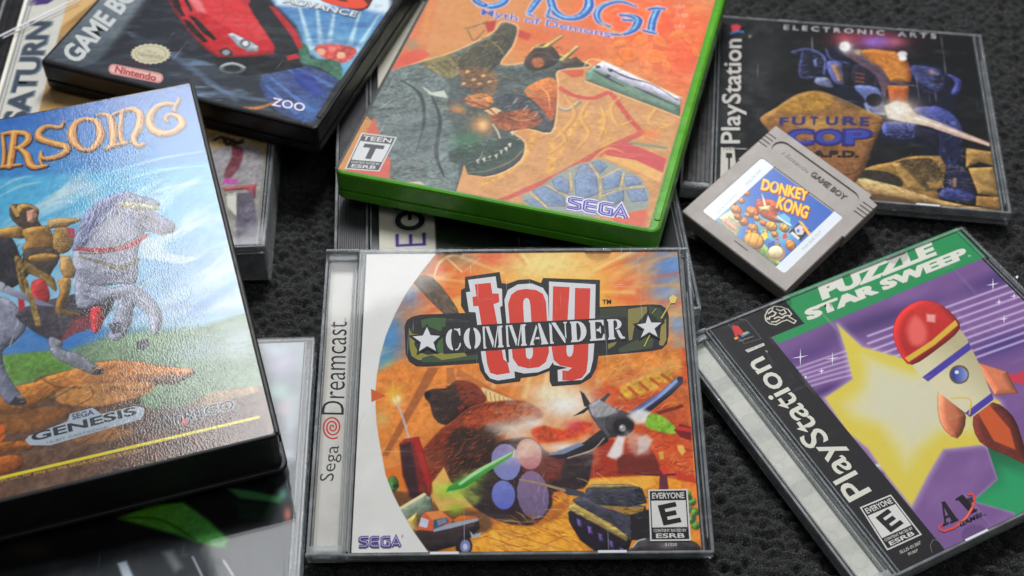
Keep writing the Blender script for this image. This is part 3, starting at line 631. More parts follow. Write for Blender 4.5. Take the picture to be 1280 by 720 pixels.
 P([(4,-26.3),(4.1,-28.8),(3.6,-31),(2.6,-32.9),(1.1,-34.1),(-.7,-34.4),(-2.5,-34),(-4.1,-32.7),(-5.4,-30.8),(-6.2,-28.5),(-6.3,-26.1),(-5.9,-23.7),(-4.8,-21.9),(-3.3,-20.7),(-1.5,-20.3),(.3,-20.7),(1.9,-22),(3.2,-24)],'9387b0',s=0.5,g=[(-3.2,-21.9),(.3,-34.4)],c2='8187c2')
 P([(11.6,-23.2),(11.7,-25.3),(11.3,-27.3),(10.5,-28.9),(9.2,-30),(7.7,-30.4),(6.1,-30),(4.7,-29),(3.6,-27.4),(2.9,-25.5),(2.7,-23.4),(3,-21.4),(3.9,-19.8),(5.2,-18.7),(6.7,-18.3),(8.3,-18.6),(9.7,-19.7),(10.9,-21.3)],'d69a86',s=0.6,g=[(4.8,-18.8),(9.6,-29.8)],c2='b4717a')
 A.F([(-10.4,-53.8),(15.1,-42.1),(29.6,-33.9),(51.1,-32.9),(46.6,-36.3),(23.4,-48.2),(27.1,-62.2),(-13.1,-61.8)],'f6c468',50,7,-24,0.4,0.5,11)
 A.F([(-10.4,-53.8),(15.1,-42.1),(23.4,-48.2),(27.1,-62.2),(-13.1,-61.8)],'a85a1c',50,7,-24,0.3,0.6,12)
 A.F([(35.9,13.5),(64.5,16.6),(65.7,-8.3),(41,-4)],'f0b860',50,4,25,0.35,0.5,13)
 A.F([(34.6,-16),(66.6,-16.3),(65.3,-33.5),(29.6,-33.1)],'7c2014',60,3.5,15,0.35,0.6,14)
 A.F([(49.2,-16.1),(66.4,-19.4),(65.3,-33.5),(55.4,-32.6)],'f08a4c',30,3,30,0.35,0.6,15)
 G([(1.2,-14.8),(8,-.1),(0,-4.8)],'d8c6b4',0.95)
 G([(8.5,-12.5),(7.3,-.1),(-.1,-4)],'e8dcd0',0.9)
 G([(8.3,-22),(7.2,-.1),(-.1,-4.7)],'ead0b8',0.7)
 G([(20.4,-4.6),(14,-.1),(-.2,-8.9)],'ecebe6',1)
 G([(16.1,.4),(11.8,-.1),(-.1,-5.7)],'f1e6c0',0.9)
 G([(19.9,-22.1),(8.7,-.1),(-.1,-3.1)],'f0ece4',0.9)
 N('fff6e8',0.35,6,11,2,10,[(-10.5,-1),(34.1,6.8),(32.6,-28.5),(-6.1,-28.1)])
 P([(8.4,-14.9),(12.8,-13.4),(20.1,-15),(25.3,-11.9),(30.4,-12.7),(27.3,-16.7),(20,-19),(12,-20.1),(9.1,-18.1)],'d9502c',s=1.8,m=0.5)
 G([(23.8,-13.5),(4.4,0),(-.1,-2.7)],'d8485a',0.75)
 P([(16.1,-16.6),(15.8,-17.7),(15.3,-18.6),(14.5,-19.3),(13.6,-19.7),(12.6,-19.7),(11.6,-19.3),(10.9,-18.6),(10.4,-17.6),(10.2,-16.5),(10.4,-15.4),(11,-14.5),(11.7,-13.8),(12.7,-13.4),(13.7,-13.4),(14.7,-13.8),(15.4,-14.5),(15.9,-15.5)],'a8451f',s=1.5,a=0.7,m=0.5)
 P([(-51,2.5),(-45,-.5),(-50.6,-3.2)],'d2622a',s=0.4,g=[(-50.8,1.9),(-46.6,-2.3)],c2='e8894a')
 G([(-41.9,-.7),(3.3,0),(.1,-3.7)],'f2c75a',0.95)
 G([(-41.1,-2.2),(1.9,0),(.1,-2.4)],'fbf6dc',1)
 P([(-42.8,6.3),(-42.1,1.9),(-38.7,4.1),(-41.4,.9),(-37.6,-.8),(-41.6,-.4),(-40.2,-4.6),(-42.6,-.9),(-44.7,-4.6),(-43.6,-.4),(-47.6,-.7),(-43.9,.9),(-46.8,4.2),(-43.3,1.9)],'e8b040',s=1.2,a=0.8)
 S([(-40.5,-4.8),(-38.4,-10.5),(-36.2,-17.7)],0.8,'cbb8b8',s=0.8)
 P([(-39.6,-20),(-37.9,-18),(-32.8,-17.3),(-30.5,-24),(-27.6,-34.1),(-28.1,-40.9),(-34.5,-40.9),(-38,-32.5)],'7d2a26',s=0.6,m=0.3)
 P([(-35.1,-17.7),(-32.7,-17.3),(-27.6,-34.1),(-28.5,-39.4),(-32,-27.9)],'b02a26',s=1.4,a=0.9)
 P([(-39.4,-20.4),(-35.8,-19.2),(-34.2,-26.3),(-31.7,-40.9),(-35.2,-40.9),(-38,-31.7)],'32222a',s=1.6,a=0.85)
 P([(-27.5,-35.2),(-23.4,-29.1),(-21.1,-34.5),(-16.1,-41),(-13.2,-44.1),(-24.5,-46.2),(-27.1,-40.9)],'e0b060',s=0.8)
 G([(-16.1,-36.1),(9.7,4.8),(1.5,-3.5)],'6f9a3a',0.9)
 G([(-21.8,-38),(5.7,-.1),(0,-3)],'9cc444',0.9)
 G([(-18.9,-45.2),(4.2,0),(0,-2.6)],'9ab43c',0.9)
 G([(-13.3,-40.3),(4.3,0),(0,-3.8)],'6f8a34',0.6)
 N('d7e06a',0.4,4,21,2,-25,[(-27.6,-33.3),(-10.4,-29.6),(-7.6,-38.9),(-16,-47.8),(-24.5,-47.7)])
 P([(1.8,-23.4),(1.1,-24.9),(-16.1,-37.3),(-22.5,-38.7),(-21.8,-36.8),(-10.4,-29.6)],'54a64a',s=0.8,g=[(-10.4,-30.4),(-9,-33.5)],c2='2f8a34')
 S([(1.1,-23.8),(-10.4,-30.4),(-17.6,-35.7)],[0.5, 1.4, 1],'bfe6ae',s=0.7,a=0.85)
 S([(2,-23.1),(1.5,-25.3)],0.5,'e8e0a0',s=0.3)
 P([(-39,-44.6),(-30.3,-39),(-27.6,-40.9),(-27,-46.2),(-32.2,-49.9),(-36.4,-49.8)],'7d8a78',s=0.5,m=0.3)
 P([(-39,-44.4),(-30.3,-38.9),(-29.4,-39.6),(-38.6,-45.5)],'e8d9a8',s=0.3)
 P([(-36.4,-49.1),(-32.3,-45.8),(-32.1,-53.6),(-34.2,-52.8)],'c8a860',s=0.8,m=0.4)
 P([(-32.9,-53.6),(-31.4,-51.4),(-21.6,-51.5),(-11.1,-49),(-10.4,-52.3),(-13.2,-55.2),(-15.9,-58.1),(-27,-60.9),(-30.5,-59.4)],'3a2c2e',s=0.5,m=0.35)
 P([(-31.2,-48),(-29.8,-46.2),(-24.2,-45.6),(-19.9,-49.2),(-20.9,-50.7),(-26.5,-53.3),(-31.7,-52.8),(-32.6,-53.2)],'d2643c',s=0.4)
 P([(-29.6,-46.3),(-24.2,-45.7),(-21.8,-48.3),(-27.3,-49.2)],'dd8a50',s=0.4)
 P([(-31.1,-48.2),(-28.3,-49.2),(-29,-52.1),(-31.8,-51.4)],'c9cbe0',s=0.4)
 P([(-26.7,-49.2),(-22.4,-48.3),(-21.1,-50),(-26.8,-53)],'3f5a70',s=0.4)
 P([(-25.6,-49.2),(-22.6,-48.6),(-21.9,-50),(-25.1,-51.4)],'7c88a0',s=0.4)
 P([(-19.9,-49.2),(-17.4,-47.6),(-11.9,-48),(-10.5,-49.3),(-16,-50.4),(-18.8,-50.7)],'d8792c',s=0.4,g=[(-17.4,-47.6),(-16,-50.8)],c2='b85a20')
 P([(-26.8,-52.7),(-20.2,-50.4),(-11,-48.6),(-11.1,-49.7),(-20.2,-52.2),(-26.5,-53.6)],'9aa4b4',s=0.4)
 P([(-13,-58.9),(-13.2,-60.1),(-13.7,-61.2),(-14.5,-62),(-15.4,-62.4),(-16.4,-62.4),(-17.4,-62),(-18.2,-61.2),(-18.7,-60.1),(-18.9,-58.8),(-18.7,-57.6),(-18.2,-56.5),(-17.4,-55.7),(-16.5,-55.2),(-15.5,-55.3),(-14.5,-55.7),(-13.7,-56.5),(-13.2,-57.6)],'241f28',s=0.5)
 P([(-13.7,-59),(-13.8,-59.9),(-14.1,-60.6),(-14.6,-61.1),(-15.2,-61.4),(-15.8,-61.4),(-16.4,-61.1),(-16.9,-60.6),(-17.2,-59.8),(-17.3,-59),(-17.2,-58.1),(-16.9,-57.4),(-16.4,-56.8),(-15.9,-56.6),(-15.2,-56.6),(-14.6,-56.9),(-14.1,-57.4),(-13.8,-58.2)],'7c80a8',s=0.5)
 P([(-14.7,-59.2),(-14.7,-59.5),(-14.9,-59.9),(-15.1,-60.2),(-15.4,-60.3),(-15.7,-60.3),(-15.9,-60.1),(-16.2,-59.9),(-16.3,-59.5),(-16.4,-59.1),(-16.3,-58.7),(-16.2,-58.4),(-15.9,-58.1),(-15.7,-58),(-15.4,-58),(-15.1,-58.1),(-14.9,-58.4),(-14.7,-58.8)],'bcc0e0',s=0.4)
 P([(-14,-53.4),(-12.5,-54.9),(-10,-53.8),(-10.4,-55.2),(-13.2,-56.1)],'9fb2c0',s=0.4)
 P([(13.3,-25.2),(27.2,-19.9),(33.2,-15.2),(36.8,-15.2),(35.9,-19.9),(30,-23),(18.3,-26.4)],'39363c',s=0.4,g=[(19.9,-22.1),(21.9,-26.1)],c2='24222a')
 P([(13.3,-25.1),(25.8,-19.8),(27.2,-21),(19.8,-24.5)],'8b98b4',s=0.6,a=0.9)
 S([(21.2,-26.1),(30,-23),(34.5,-18.5)],0.5,'d8b8a0',s=0.4,a=0.8)
 P([(43.7,-8.4),(56,0),(62.7,6.1),(64.9,6.1),(64.7,3.6),(60.4,-.9),(51.1,-8.5),(48,-11.3)],'5a6a94',s=0.4,g=[(53,-.8),(54.9,-5.7)],c2='2e3550',m=0.15)
 S([(47.4,-8.1),(55.9,-1.7),(62.6,4.7)],1,'a4b2d4',s=0.7,a=0.8)
 P([(64.9,5.2),(64.8,4.8),(64.6,4.4),(64.3,4.2),(63.9,4),(63.5,4),(63.1,4.2),(62.8,4.5),(62.6,4.8),(62.6,5.2),(62.6,5.6),(62.9,5.9),(63.2,6.2),(63.6,6.3),(64,6.3),(64.4,6.2),(64.7,5.9),(64.9,5.6)],'3a3540',s=0.5)
 P([(26.4,.7),(27.9,-.2),(30.6,-5.5),(33.7,-3.9),(39.4,-6.4),(43.7,-8.8),(45,-12.9),(40.4,-17.6),(36,-18.4),(32.5,-13.6),(30.1,-9.5)],'57555c',s=0.5,m=0.35)
 P([(26.5,.9),(29.6,-3.4),(29.7,-6.3),(27.7,-5.5)],'2a282c',s=0.3)
 P([(23.5,-9.6),(29.2,-5.6),(29.7,-6.4),(27.6,-8.3)],'2a282c',s=0.3)
 P([(29.2,-5.1),(33.7,-2.3),(37.3,-5.1),(33.4,-9.6),(30.5,-9.5)],'8a878c',s=0.6,m=0.3)
 P([(33.7,-3.1),(36.8,-.2),(37.8,-.7),(35.1,-3.9)],'4c4a4c',s=0.4)
 S([(32.7,-9.5),(34.4,-6.3)],0.7,'b9b4b0',s=0.6,a=0.6)
 S([(35.2,-8.8),(36.9,-6.2)],0.7,'b9b4b0',s=0.6,a=0.6)
 S([(37.7,-8.1),(39.4,-6.1)],0.7,'b9b4b0',s=0.6,a=0.6)
 S([(40.3,-7.4),(41.9,-5.9)],0.7,'b9b4b0',s=0.6,a=0.6)
 P([(45.8,-12.9),(45.4,-14.7),(44.4,-16.3),(43,-17.4),(41.2,-18),(39.4,-18),(37.7,-17.4),(36.4,-16.2),(35.6,-14.6),(35.3,-12.8),(35.7,-11),(36.7,-9.4),(38.2,-8.2),(39.9,-7.6),(41.8,-7.6),(43.4,-8.3),(44.8,-9.5),(45.6,-11.1)],'3c383a',s=0.7,m=0.4)
 P([(44.9,-14.1),(44.6,-15.3),(44,-16.3),(43,-17.1),(41.8,-17.5),(40.6,-17.5),(39.5,-17.1),(38.6,-16.3),(38.1,-15.2),(37.9,-14),(38.2,-12.8),(38.8,-11.8),(39.8,-11),(41,-10.6),(42.2,-10.6),(43.3,-11),(44.2,-11.8),(44.7,-12.9)],'221f22',s=0.6)
 P([(42.7,-14.5),(42.6,-14.9),(42.3,-15.4),(42,-15.7),(41.5,-15.9),(41.1,-15.8),(40.7,-15.7),(40.3,-15.4),(40.1,-14.9),(40.1,-14.4),(40.2,-13.9),(40.4,-13.5),(40.8,-13.2),(41.2,-13),(41.7,-13),(42.1,-13.2),(42.4,-13.5),(42.6,-14)],'8e8a88',s=0.5)
 P([(41.6,-14),(41.6,-14.2),(41.5,-14.4),(41.3,-14.5),(41.2,-14.6),(41,-14.6),(40.8,-14.5),(40.7,-14.4),(40.6,-14.2),(40.6,-14),(40.6,-13.8),(40.7,-13.7),(40.9,-13.6),(41,-13.5),(41.2,-13.5),(41.4,-13.6),(41.5,-13.7),(41.6,-13.9)],'d8d4d0',s=0.4)
 P([(43.3,-9.6),(47.4,-7.4),(51.8,-8.1),(51.6,-11.3),(46.4,-12.9)],'e6e2de',s=1.6,a=0.75)
 P([(39.6,-17.6),(41.8,-18.4),(40,-25.5),(37,-26.4),(35.3,-25.3)],'dedad8',s=1.4,a=0.8)
 P([(46.8,-18.5),(49.8,-16.9),(52,-19.3),(50.2,-23.2),(46.5,-24.9)],'d8cfcc',s=1.6,a=0.7)
 P([(33.7,-3.9),(37.3,-5.1),(40.1,-8),(36.3,-9.6),(31.9,-10.3),(30.5,-9.1)],'b4b2b4',s=1,a=0.7)
 P([(41.9,-15.2),(45.5,-16.1),(51.9,-19.3),(50.1,-24.8),(45.7,-25.5),(43,-22.4)],'e8e0dc',s=3,a=0.45)
 P([(43.7,-8),(49.7,-6.5),(53.2,-9.7),(52.2,-13.7),(47.1,-12.9)],'f0ece8',s=2.4,a=0.6)
 P([(35.6,-25.4),(39.6,-17.6),(42.2,-17.6),(41.1,-24.7),(38.5,-27)],'ece6e2',s=1.6,a=0.75)
 P([(51.8,-8.9),(56.1,-9.8),(60.9,-14.6),(59.3,-17),(50.7,-14.5),(50.2,-11.3)],'8ab83a',s=1,m=0.4)
 P([(60.1,-15.4),(62.5,-13),(66.4,-14.3),(66.2,-19.8),(62.1,-18.2)],'7c2424',s=0.7)
 P([(61.3,-13.8),(66.4,-14.8),(66.3,-16.3),(60.8,-15.4)],'c83a34',s=0.6)
 P([(60.8,-21.4),(63,-21.4),(63.7,-24.1),(62.3,-25.5),(61,-23.3)],'e8b65a',s=0.6)
 P([(53.8,-24),(55.6,-23.7),(55.7,-26.8),(54.3,-27)],'e0a04a',s=0.6)
 S([(45.4,-32.3),(51.1,-32.9),(59.3,-32.8)],0.7,'5a2228',s=0.4)
 P([(54.1,-30.3),(56.2,-30.3),(56.7,-38.7),(53.2,-38.7)],'6a3040',s=0.6)
 P([(53.7,-30.3),(55.9,-29.1),(57.6,-31.8),(55.3,-33)],'d8452c',s=0.6)
 P([(20.6,-46.7),(22.8,-45.2),(42.6,-57.2),(41,-61.6),(29.9,-61.5),(24.5,-57.1),(20.9,-50.4)],'241d2a',s=0.5,m=0.3)
 P([(23.4,-48.9),(25.1,-49.7),(25.5,-52.5),(24,-52)],'7a60a8',s=0.4,m=0.3)
 P([(27.1,-51.6),(28.8,-52.4),(29.2,-55.2),(27.6,-54.7)],'7a60a8',s=0.4,m=0.3)
 P([(30.7,-54.3),(32.5,-55.1),(32.8,-57.9),(31.3,-57.4)],'7a60a8',s=0.4,m=0.3)
 P([(34.4,-57),(36.1,-57.7),(36.5,-60.5),(35,-60.1)],'7a60a8',s=0.4,m=0.3)
 P([(38,-59.7),(39.7,-60.4),(40.1,-63.2),(38.6,-62.7)],'7a60a8',s=0.4,m=0.3)
 P([(21,-43.8),(23.2,-43.3),(42.4,-55.4),(40.8,-57.8),(20.6,-45.5)],'b39a58',s=0.4,m=0.38)
 P([(22.2,-42.2),(25,-40.7),(39.1,-43.1),(48.2,-44.7),(48.9,-57.3),(42.6,-57.2),(35.9,-51.3),(23.5,-43.7)],'4a4a58',s=0.5,m=0.35)
 P([(32,-44.5),(47.5,-45.1),(46.6,-47.7),(41.7,-48)],'a8823e',s=0.4)
 P([(42.4,-48),(49.6,-45.8),(48.9,-57.7),(42.3,-57.2)],'262226',s=0.4)
 P([(27.3,-38.1),(29.5,-36.6),(46.5,-37.5),(48.6,-43.6),(41.9,-45),(30.6,-43.8),(26.5,-40.7)],'43434e',s=0.5,m=0.35)
 P([(27.3,-37.8),(29.5,-36.3),(42.3,-36.3),(46.5,-37.5),(35.1,-38.5)],'8a7c5c',s=0.4,m=0.35)
 P([(44.3,-38.2),(47.2,-37.9),(48.7,-43.2),(45.4,-43.9)],'2c2a30',s=0.4)
 A.F([(22.2,-42.2),(48.6,-37.9),(48.3,-43.9),(42.7,-56.5),(31.8,-49.8)],'6c6c7c',50,2.5,-20,0.3,0.6,16)
 A.F([(22.2,-42.2),(48.6,-37.9),(48.3,-43.9),(42.7,-56.5)],'1c1c22',40,2.5,-20,0.3,0.7,17)
 A.F([(21.4,-44),(42,-55.8),(40.9,-57.6),(20.6,-45.5)],'e0c888',20,2,-35,0.3,0.7,18)
 P([(16.6,-37.6),(19.5,-37.2),(26.5,-39.2),(27.2,-41.1),(20.8,-40.3)],'4a4850',s=0.3)
 S([(3,-34),(11,-35.8),(19.4,-38.5)],[0.6, 0.8, 1.2],'a48a66',s=0.3)
 P([(3.5,-33.9),(3.5,-34.1),(3.4,-34.3),(3.2,-34.4),(3.1,-34.5),(2.9,-34.5),(2.7,-34.4),(2.6,-34.3),(2.5,-34.1),(2.5,-33.9),(2.5,-33.7),(2.6,-33.6),(2.7,-33.5),(2.9,-33.4),(3.1,-33.4),(3.2,-33.5),(3.4,-33.6),(3.5,-33.7)],'2a2422',s=0.3)
 P([(42.5,-60.1),(47.5,-56.5),(62.2,-57.1),(65.3,-61.8),(42.4,-61.6)],'3e3a3e',s=0.8,m=0.4)
 G([(54.3,-59.5),(4.2,0),(-.1,-1.5)],'8a8688',0.6)
 S([(42.8,-59.8),(44.7,-57.6),(47.2,-56.9)],0.4,'cfcac4',s=0.3)
 P([(64.6,-40.3),(64.5,-40.8),(64.2,-41.3),(63.7,-41.6),(63.2,-41.8),(62.7,-41.8),(62.2,-41.6),(61.8,-41.3),(61.5,-40.8),(61.5,-40.3),(61.6,-39.8),(61.9,-39.3),(62.3,-39),(62.9,-38.8),(63.4,-38.8),(63.9,-39),(64.3,-39.3),(64.5,-39.8)],'5a9a4a',s=0.8,m=0.5,a=0.9)
 P([(66.1,-43.4),(66,-43.9),(65.7,-44.3),(65.3,-44.6),(64.7,-44.8),(64.2,-44.8),(63.7,-44.6),(63.3,-44.3),(63.1,-43.8),(63,-43.3),(63.2,-42.8),(63.5,-42.4),(63.9,-42),(64.4,-41.9),(65,-41.9),(65.5,-42),(65.9,-42.4),(66.1,-42.8)],'5a9a4a',s=0.8,m=0.5,a=0.9)
 P([(64.5,-46.3),(64.4,-46.9),(64.1,-47.3),(63.6,-47.6),(63.1,-47.8),(62.6,-47.8),(62.1,-47.6),(61.7,-47.3),(61.5,-46.8),(61.4,-46.3),(61.5,-45.8),(61.8,-45.4),(62.3,-45),(62.8,-44.8),(63.3,-44.9),(63.8,-45),(64.2,-45.4),(64.4,-45.8)],'5a9a4a',s=0.8,m=0.5,a=0.9)
 P([(66.9,-47.1),(66.8,-47.6),(66.5,-48.1),(66,-48.4),(65.5,-48.6),(65,-48.6),(64.5,-48.4),(64.1,-48),(63.9,-47.6),(63.8,-47.1),(63.9,-46.6),(64.2,-46.1),(64.7,-45.8),(65.2,-45.6),(65.7,-45.6),(66.2,-45.8),(66.6,-46.1),(66.9,-46.6)],'5a9a4a',s=0.8,m=0.5,a=0.9)
 P([(65.3,-50.1),(65.1,-50.6),(64.8,-51),(64.4,-51.4),(63.9,-51.5),(63.4,-51.5),(62.9,-51.3),(62.5,-51),(62.2,-50.6),(62.2,-50),(62.3,-49.5),(62.6,-49.1),(63.1,-48.8),(63.6,-48.6),(64.1,-48.6),(64.6,-48.8),(65,-49.1),(65.2,-49.6)],'5a9a4a',s=0.8,m=0.5,a=0.9)
 P([(66.9,-52.3),(66.7,-52.8),(66.4,-53.3),(66,-53.6),(65.5,-53.8),(64.9,-53.7),(64.5,-53.6),(64.1,-53.2),(63.8,-52.8),(63.8,-52.3),(63.9,-51.8),(64.2,-51.3),(64.6,-51),(65.2,-50.8),(65.7,-50.8),(66.2,-51),(66.6,-51.4),(66.8,-51.8)],'5a9a4a',s=0.8,m=0.5,a=0.9)
 P([(64.8,-41.8),(64.8,-42.2),(64.6,-42.5),(64.3,-42.7),(64.1,-42.9),(63.8,-42.9),(63.5,-42.7),(63.3,-42.5),(63.2,-42.2),(63.1,-41.8),(63.2,-41.5),(63.4,-41.1),(63.6,-40.9),(63.9,-40.8),(64.2,-40.8),(64.5,-40.9),(64.7,-41.2),(64.8,-41.5)],'2f5a30',s=0.8)
 P([(65.7,-49.3),(65.6,-49.7),(65.4,-50),(65.2,-50.2),(64.9,-50.4),(64.6,-50.4),(64.4,-50.2),(64.1,-50),(64,-49.7),(64,-49.3),(64.1,-49),(64.2,-48.7),(64.5,-48.4),(64.8,-48.3),(65.1,-48.3),(65.3,-48.4),(65.5,-48.7),(65.7,-49)],'2f5a30',s=0.8)
 T('51020',[(53.98,-59.53),(58.16,-59.57),(54.05,-58.43)],'c8c4c0',0.01)
 N('1a1410',0.05,1.6,31,1,0,None)
 N('fff4e4',0.06,2.2,33,6,0,None)
 P([(-59.4,65.7),(-26.3,64.5),(-28,60.8),(-33.5,52.4),(-39.1,43),(-43,34),(-46.1,24.9),(-47.9,16.4),(-48.9,8),(-49.2,1.8),(-48.9,-4.7),(-48.3,-11.2),(-47.1,-18.3),(-45.6,-25.4),(-44.2,-32),(-41.3,-39.3),(-37.9,-46.1),(-33.5,-53.6),(-28.1,-61.3),(-27.3,-63.8),(-56.7,-63.5)],'dad8d3',s=0.12)
 N('b8b4ac',0.12,14,41,1,0,[(-59.4,65.7),(-26.3,64.5),(-28,60.8),(-33.5,52.4),(-39.1,43),(-43,34),(-46.1,24.9),(-47.9,16.4),(-48.9,8),(-49.2,1.8),(-48.9,-4.7),(-48.3,-11.2),(-47.1,-18.3),(-45.6,-25.4),(-44.2,-32),(-41.3,-39.3),(-37.9,-46.1),(-33.5,-53.6),(-28.1,-61.3),(-27.3,-63.8),(-56.7,-63.5)])
 N('ffffff',0.12,9,43,3,60,[(-59.4,65.7),(-26.3,64.5),(-28,60.8),(-33.5,52.4),(-39.1,43),(-43,34),(-46.1,24.9),(-47.9,16.4),(-48.9,8),(-49.2,1.8),(-48.9,-4.7),(-48.3,-11.2),(-47.1,-18.3),(-45.6,-25.4),(-44.2,-32),(-41.3,-39.3),(-37.9,-46.1),(-33.5,-53.6),(-28.1,-61.3),(-27.3,-63.8),(-56.7,-63.5)])
 S([(-55.3,-21.4),(-46.5,-22.7),(-35,-23)],0.15,'f2ece4',s=0.2,a=0.5)
 S([(-53,-7.1),(-54.9,-14.3)],0.2,'c2beb6',s=0.3,a=0.6)
 VP([(-50.83,2.35),(-45.18,-.5),(-50.46,-3.14)],'d0602c')
 VP([(-39.26,28.75),(-38.35,31.35),(-36.48,32.72),(-33.08,33.65),(-16.69,34.19),(6.22,35.28),(35.31,36.31),(55.26,37.26),(58.69,36.96),(60.87,35.18),(61.36,32.1),(60.71,23.45),(59.88,20.03),(57.86,17.92),(54.05,17.03),(34.44,15.19),(-10.53,12.6),(-30.68,11.28),(-34.42,11.49),(-37.09,13.53),(-38.46,16.75)],'2b2a2c')
 VP([(-37.49,27.87),(-36.28,25.27),(-34.01,25.24),(-35.41,20.97),(-33.82,17.55),(-30.04,16.25),(-23.31,17.45),(-16.55,17.38),(-15.41,15.68),(-18.02,14.02),(-28.49,13.78),(-33.74,14.17),(-36.18,15.88),(-37.03,19.28)],'8c8a3e')
 VP([(-33.02,31.29),(-28.86,32.3),(-23.52,32.07),(-23.84,27.73),(-25.71,26.45),(-28.77,27.78),(-31.06,28.67),(-32.56,27.82)],'3f5f36')
 VP([(-25.68,24.3),(-23.42,25.14),(-21.08,19.13),(-23.3,16.6),(-26.31,17.48),(-27.1,19.19)],'46663a')
 VP([(-32.26,15),(-28.54,16.23),(-24.76,14.08),(-19.53,14.87),(-11.29,16.48),(-10.91,14.28),(-26.99,13.09),(-32.22,13.15)],'3c5238')
 VP([(35.27,35.43),(45.25,36.21),(46.48,30.51),(41.92,30.55),(35.07,30.62)],'3c4034')
 VP([(45.97,35.32),(53.3,36.39),(53.15,33.94),(50.29,30.47),(47.82,27.02),(46.79,21.87),(42.22,21.06),(45.55,27.05)],'8a8048')
 VP([(53.69,36.57),(58.22,35.64),(59.91,32.12),(57.78,28.66),(56.43,31.28),(54.25,33.05)],'3c4a38')
 VP([(58.11,27.79),(60.23,31.24),(59.77,21.74),(58.32,19.2),(56.84,19.64)],'9a8a4a')
 VP([(37.66,20.25),(41.49,21.5),(39.88,19.38),(37.57,18.12)],'8a8048')
 VP([(41.33,18.09),(46.74,21.02),(52.17,23.53),(55.09,21.79),(54.13,18.38),(41.99,16.38)],'45503a')
 VP([(-16.43,50.19),(-3.01,52.31),(-2.27,47.35),(-.18,46.88),(4.09,48.63),(8.73,48.95),(12.95,47.19),(13.77,49.44),(35.8,48.32),(34.21,16.88),(32.89,10.16),(30.72,6.01),(26.54,3.4),(16.15,2.68),(15.31,4.92),(15.4,9.07),(10.3,7.04),(4.71,6.27),(4.32,4.78),(-4.59,3.71),(-8.29,5.56),(-10.53,9.75),(-11.44,15.64),(-13.6,27.63),(-15.92,33.74),(-17.86,37.27),(-17.92,44.37),(-16.39,45.25)],'2a2a2c')
 VP([(-15.26,48.82),(-4.57,50.34),(-3.97,45.12),(-2.13,44.66),(-2.02,37.12),(-2.94,36.69),(-.8,14.69),(-.44,13),(2.02,12.14),(2.48,6.29),(-3.84,5.27),(-6.8,6.21),(-8.66,8.89),(-9.79,13.94),(-11.17,25.02),(-12.26,34.41),(-14.78,34.61),(-15.99,43.28),(-14.3,43.62)],'d9d9da')
 VP([(-1.23,39.76),(.18,44.19),(4.06,46.65),(9.47,46.96),(13.68,44.95),(15.53,41.37),(15.63,29.07),(17.15,29.06),(17.31,13.67),(15.21,10.33),(11.07,8.53),(5.85,8.08),(1.77,9.21),(.31,12.99),(.01,22.33)],'d9d9da')
 VP([(16.06,47.79),(34.02,46.36),(32.68,22.01),(31.75,13.53),(30.44,8.51),(27.34,5.21),(18.42,4.64),(18.39,9.46),(22.3,10.26),(17.1,11.57),(16.05,14.52),(15.6,27.34)],'d9d9da')
 VP([(-12.62,46.82),(-6.52,47.48),(-5.83,42.64),(-3.45,42.62),(-3.16,38.89),(-5.38,37.86),(-3.15,24.08),(-1.7,14.02),(-.22,12.83),(.64,8.38),(-4.2,7.6),(-6.8,8.54),(-7.84,12.23),(-9.05,22.42),(-11.2,37.21),(-13.19,37.05),(-13.52,41.21),(-11.98,41.46)],'d8402f')
 VP([(6.97,44.57),(10.97,44.08),(13.63,42.27),(14.7,38.72),(15.36,17.07),(14.14,12.86),(11.49,10.7),(8.63,14.43),(9.18,15.44),(9.35,17.13),(8.7,37.01),(8.43,39.31),(7.98,40.2),(7.22,40.56)],'d8402f')
 VP([(11.49,10.7),(7.37,10.16),(3.66,11.28),(1.67,14.67),(.13,37.98),(1.32,41.95),(3.65,43.98),(6.97,44.57),(7.22,40.56),(6.52,40.21),(6.05,39.15),(5.94,37.04),(6.7,15.46),(7.14,14.44),(7.88,14.1),(8.63,14.43)],'d8402f')
 VP([(17.55,45.63),(23.95,45.2),(22.75,30.74),(21.89,17),(22.29,15.31),(23.03,14.88),(23.79,15.29),(24.45,16.98),(25.34,30.72),(26.02,44.83),(31.95,44.59),(30.73,26.33),(29.88,13.54),(29.1,8.52),(27.37,6.04),(23.62,4.92),(20.06,5.12),(20.18,9.28),(22.26,9.01),(23.79,10.25),(19.34,11.29),(17.01,13.67),(16.38,18.76),(16.97,30.8)],'d8402f')
 N('ffffff',0.0001,9,1,1,0,None)
 VP([(-24.22,16.61),(45.53,21.44),(45.51,31.97),(-24.94,28.14)],'2a2a2c')
 VS([(-21.32,27.26),(-22.25,26.6),(-22.98,25.48),(-23.4,24.03),(-23.48,22.41),(-23.2,20.83),(-22.61,19.45),(-21.76,18.44),(-20.76,17.91),(-20.67,18.82),(-20.94,19.39),(-21.17,20.25),(-21.36,21.34),(-21.47,22.54),(-21.5,23.75),(-21.45,24.86),(-21.32,25.76),(-21.12,26.36)],1.3,'2a2a2c',1)
 VS([(-20.37,26.74),(-20.4,27.32),(-19.18,27.2),(-18.52,27.43),(-18.11,27.45),(-17.93,24.29),(-18.34,24.27),(-18.98,26.15),(-19.83,26.78)],1.3,'2a2a2c',1)
 VS([(-19.89,18.54),(-19.85,17.97),(-18.79,18.14),(-17.82,19.91),(-17.76,21.25),(-18.15,21.03),(-18.71,19.09),(-19.35,18.57)],1.3,'2a2a2c',1)
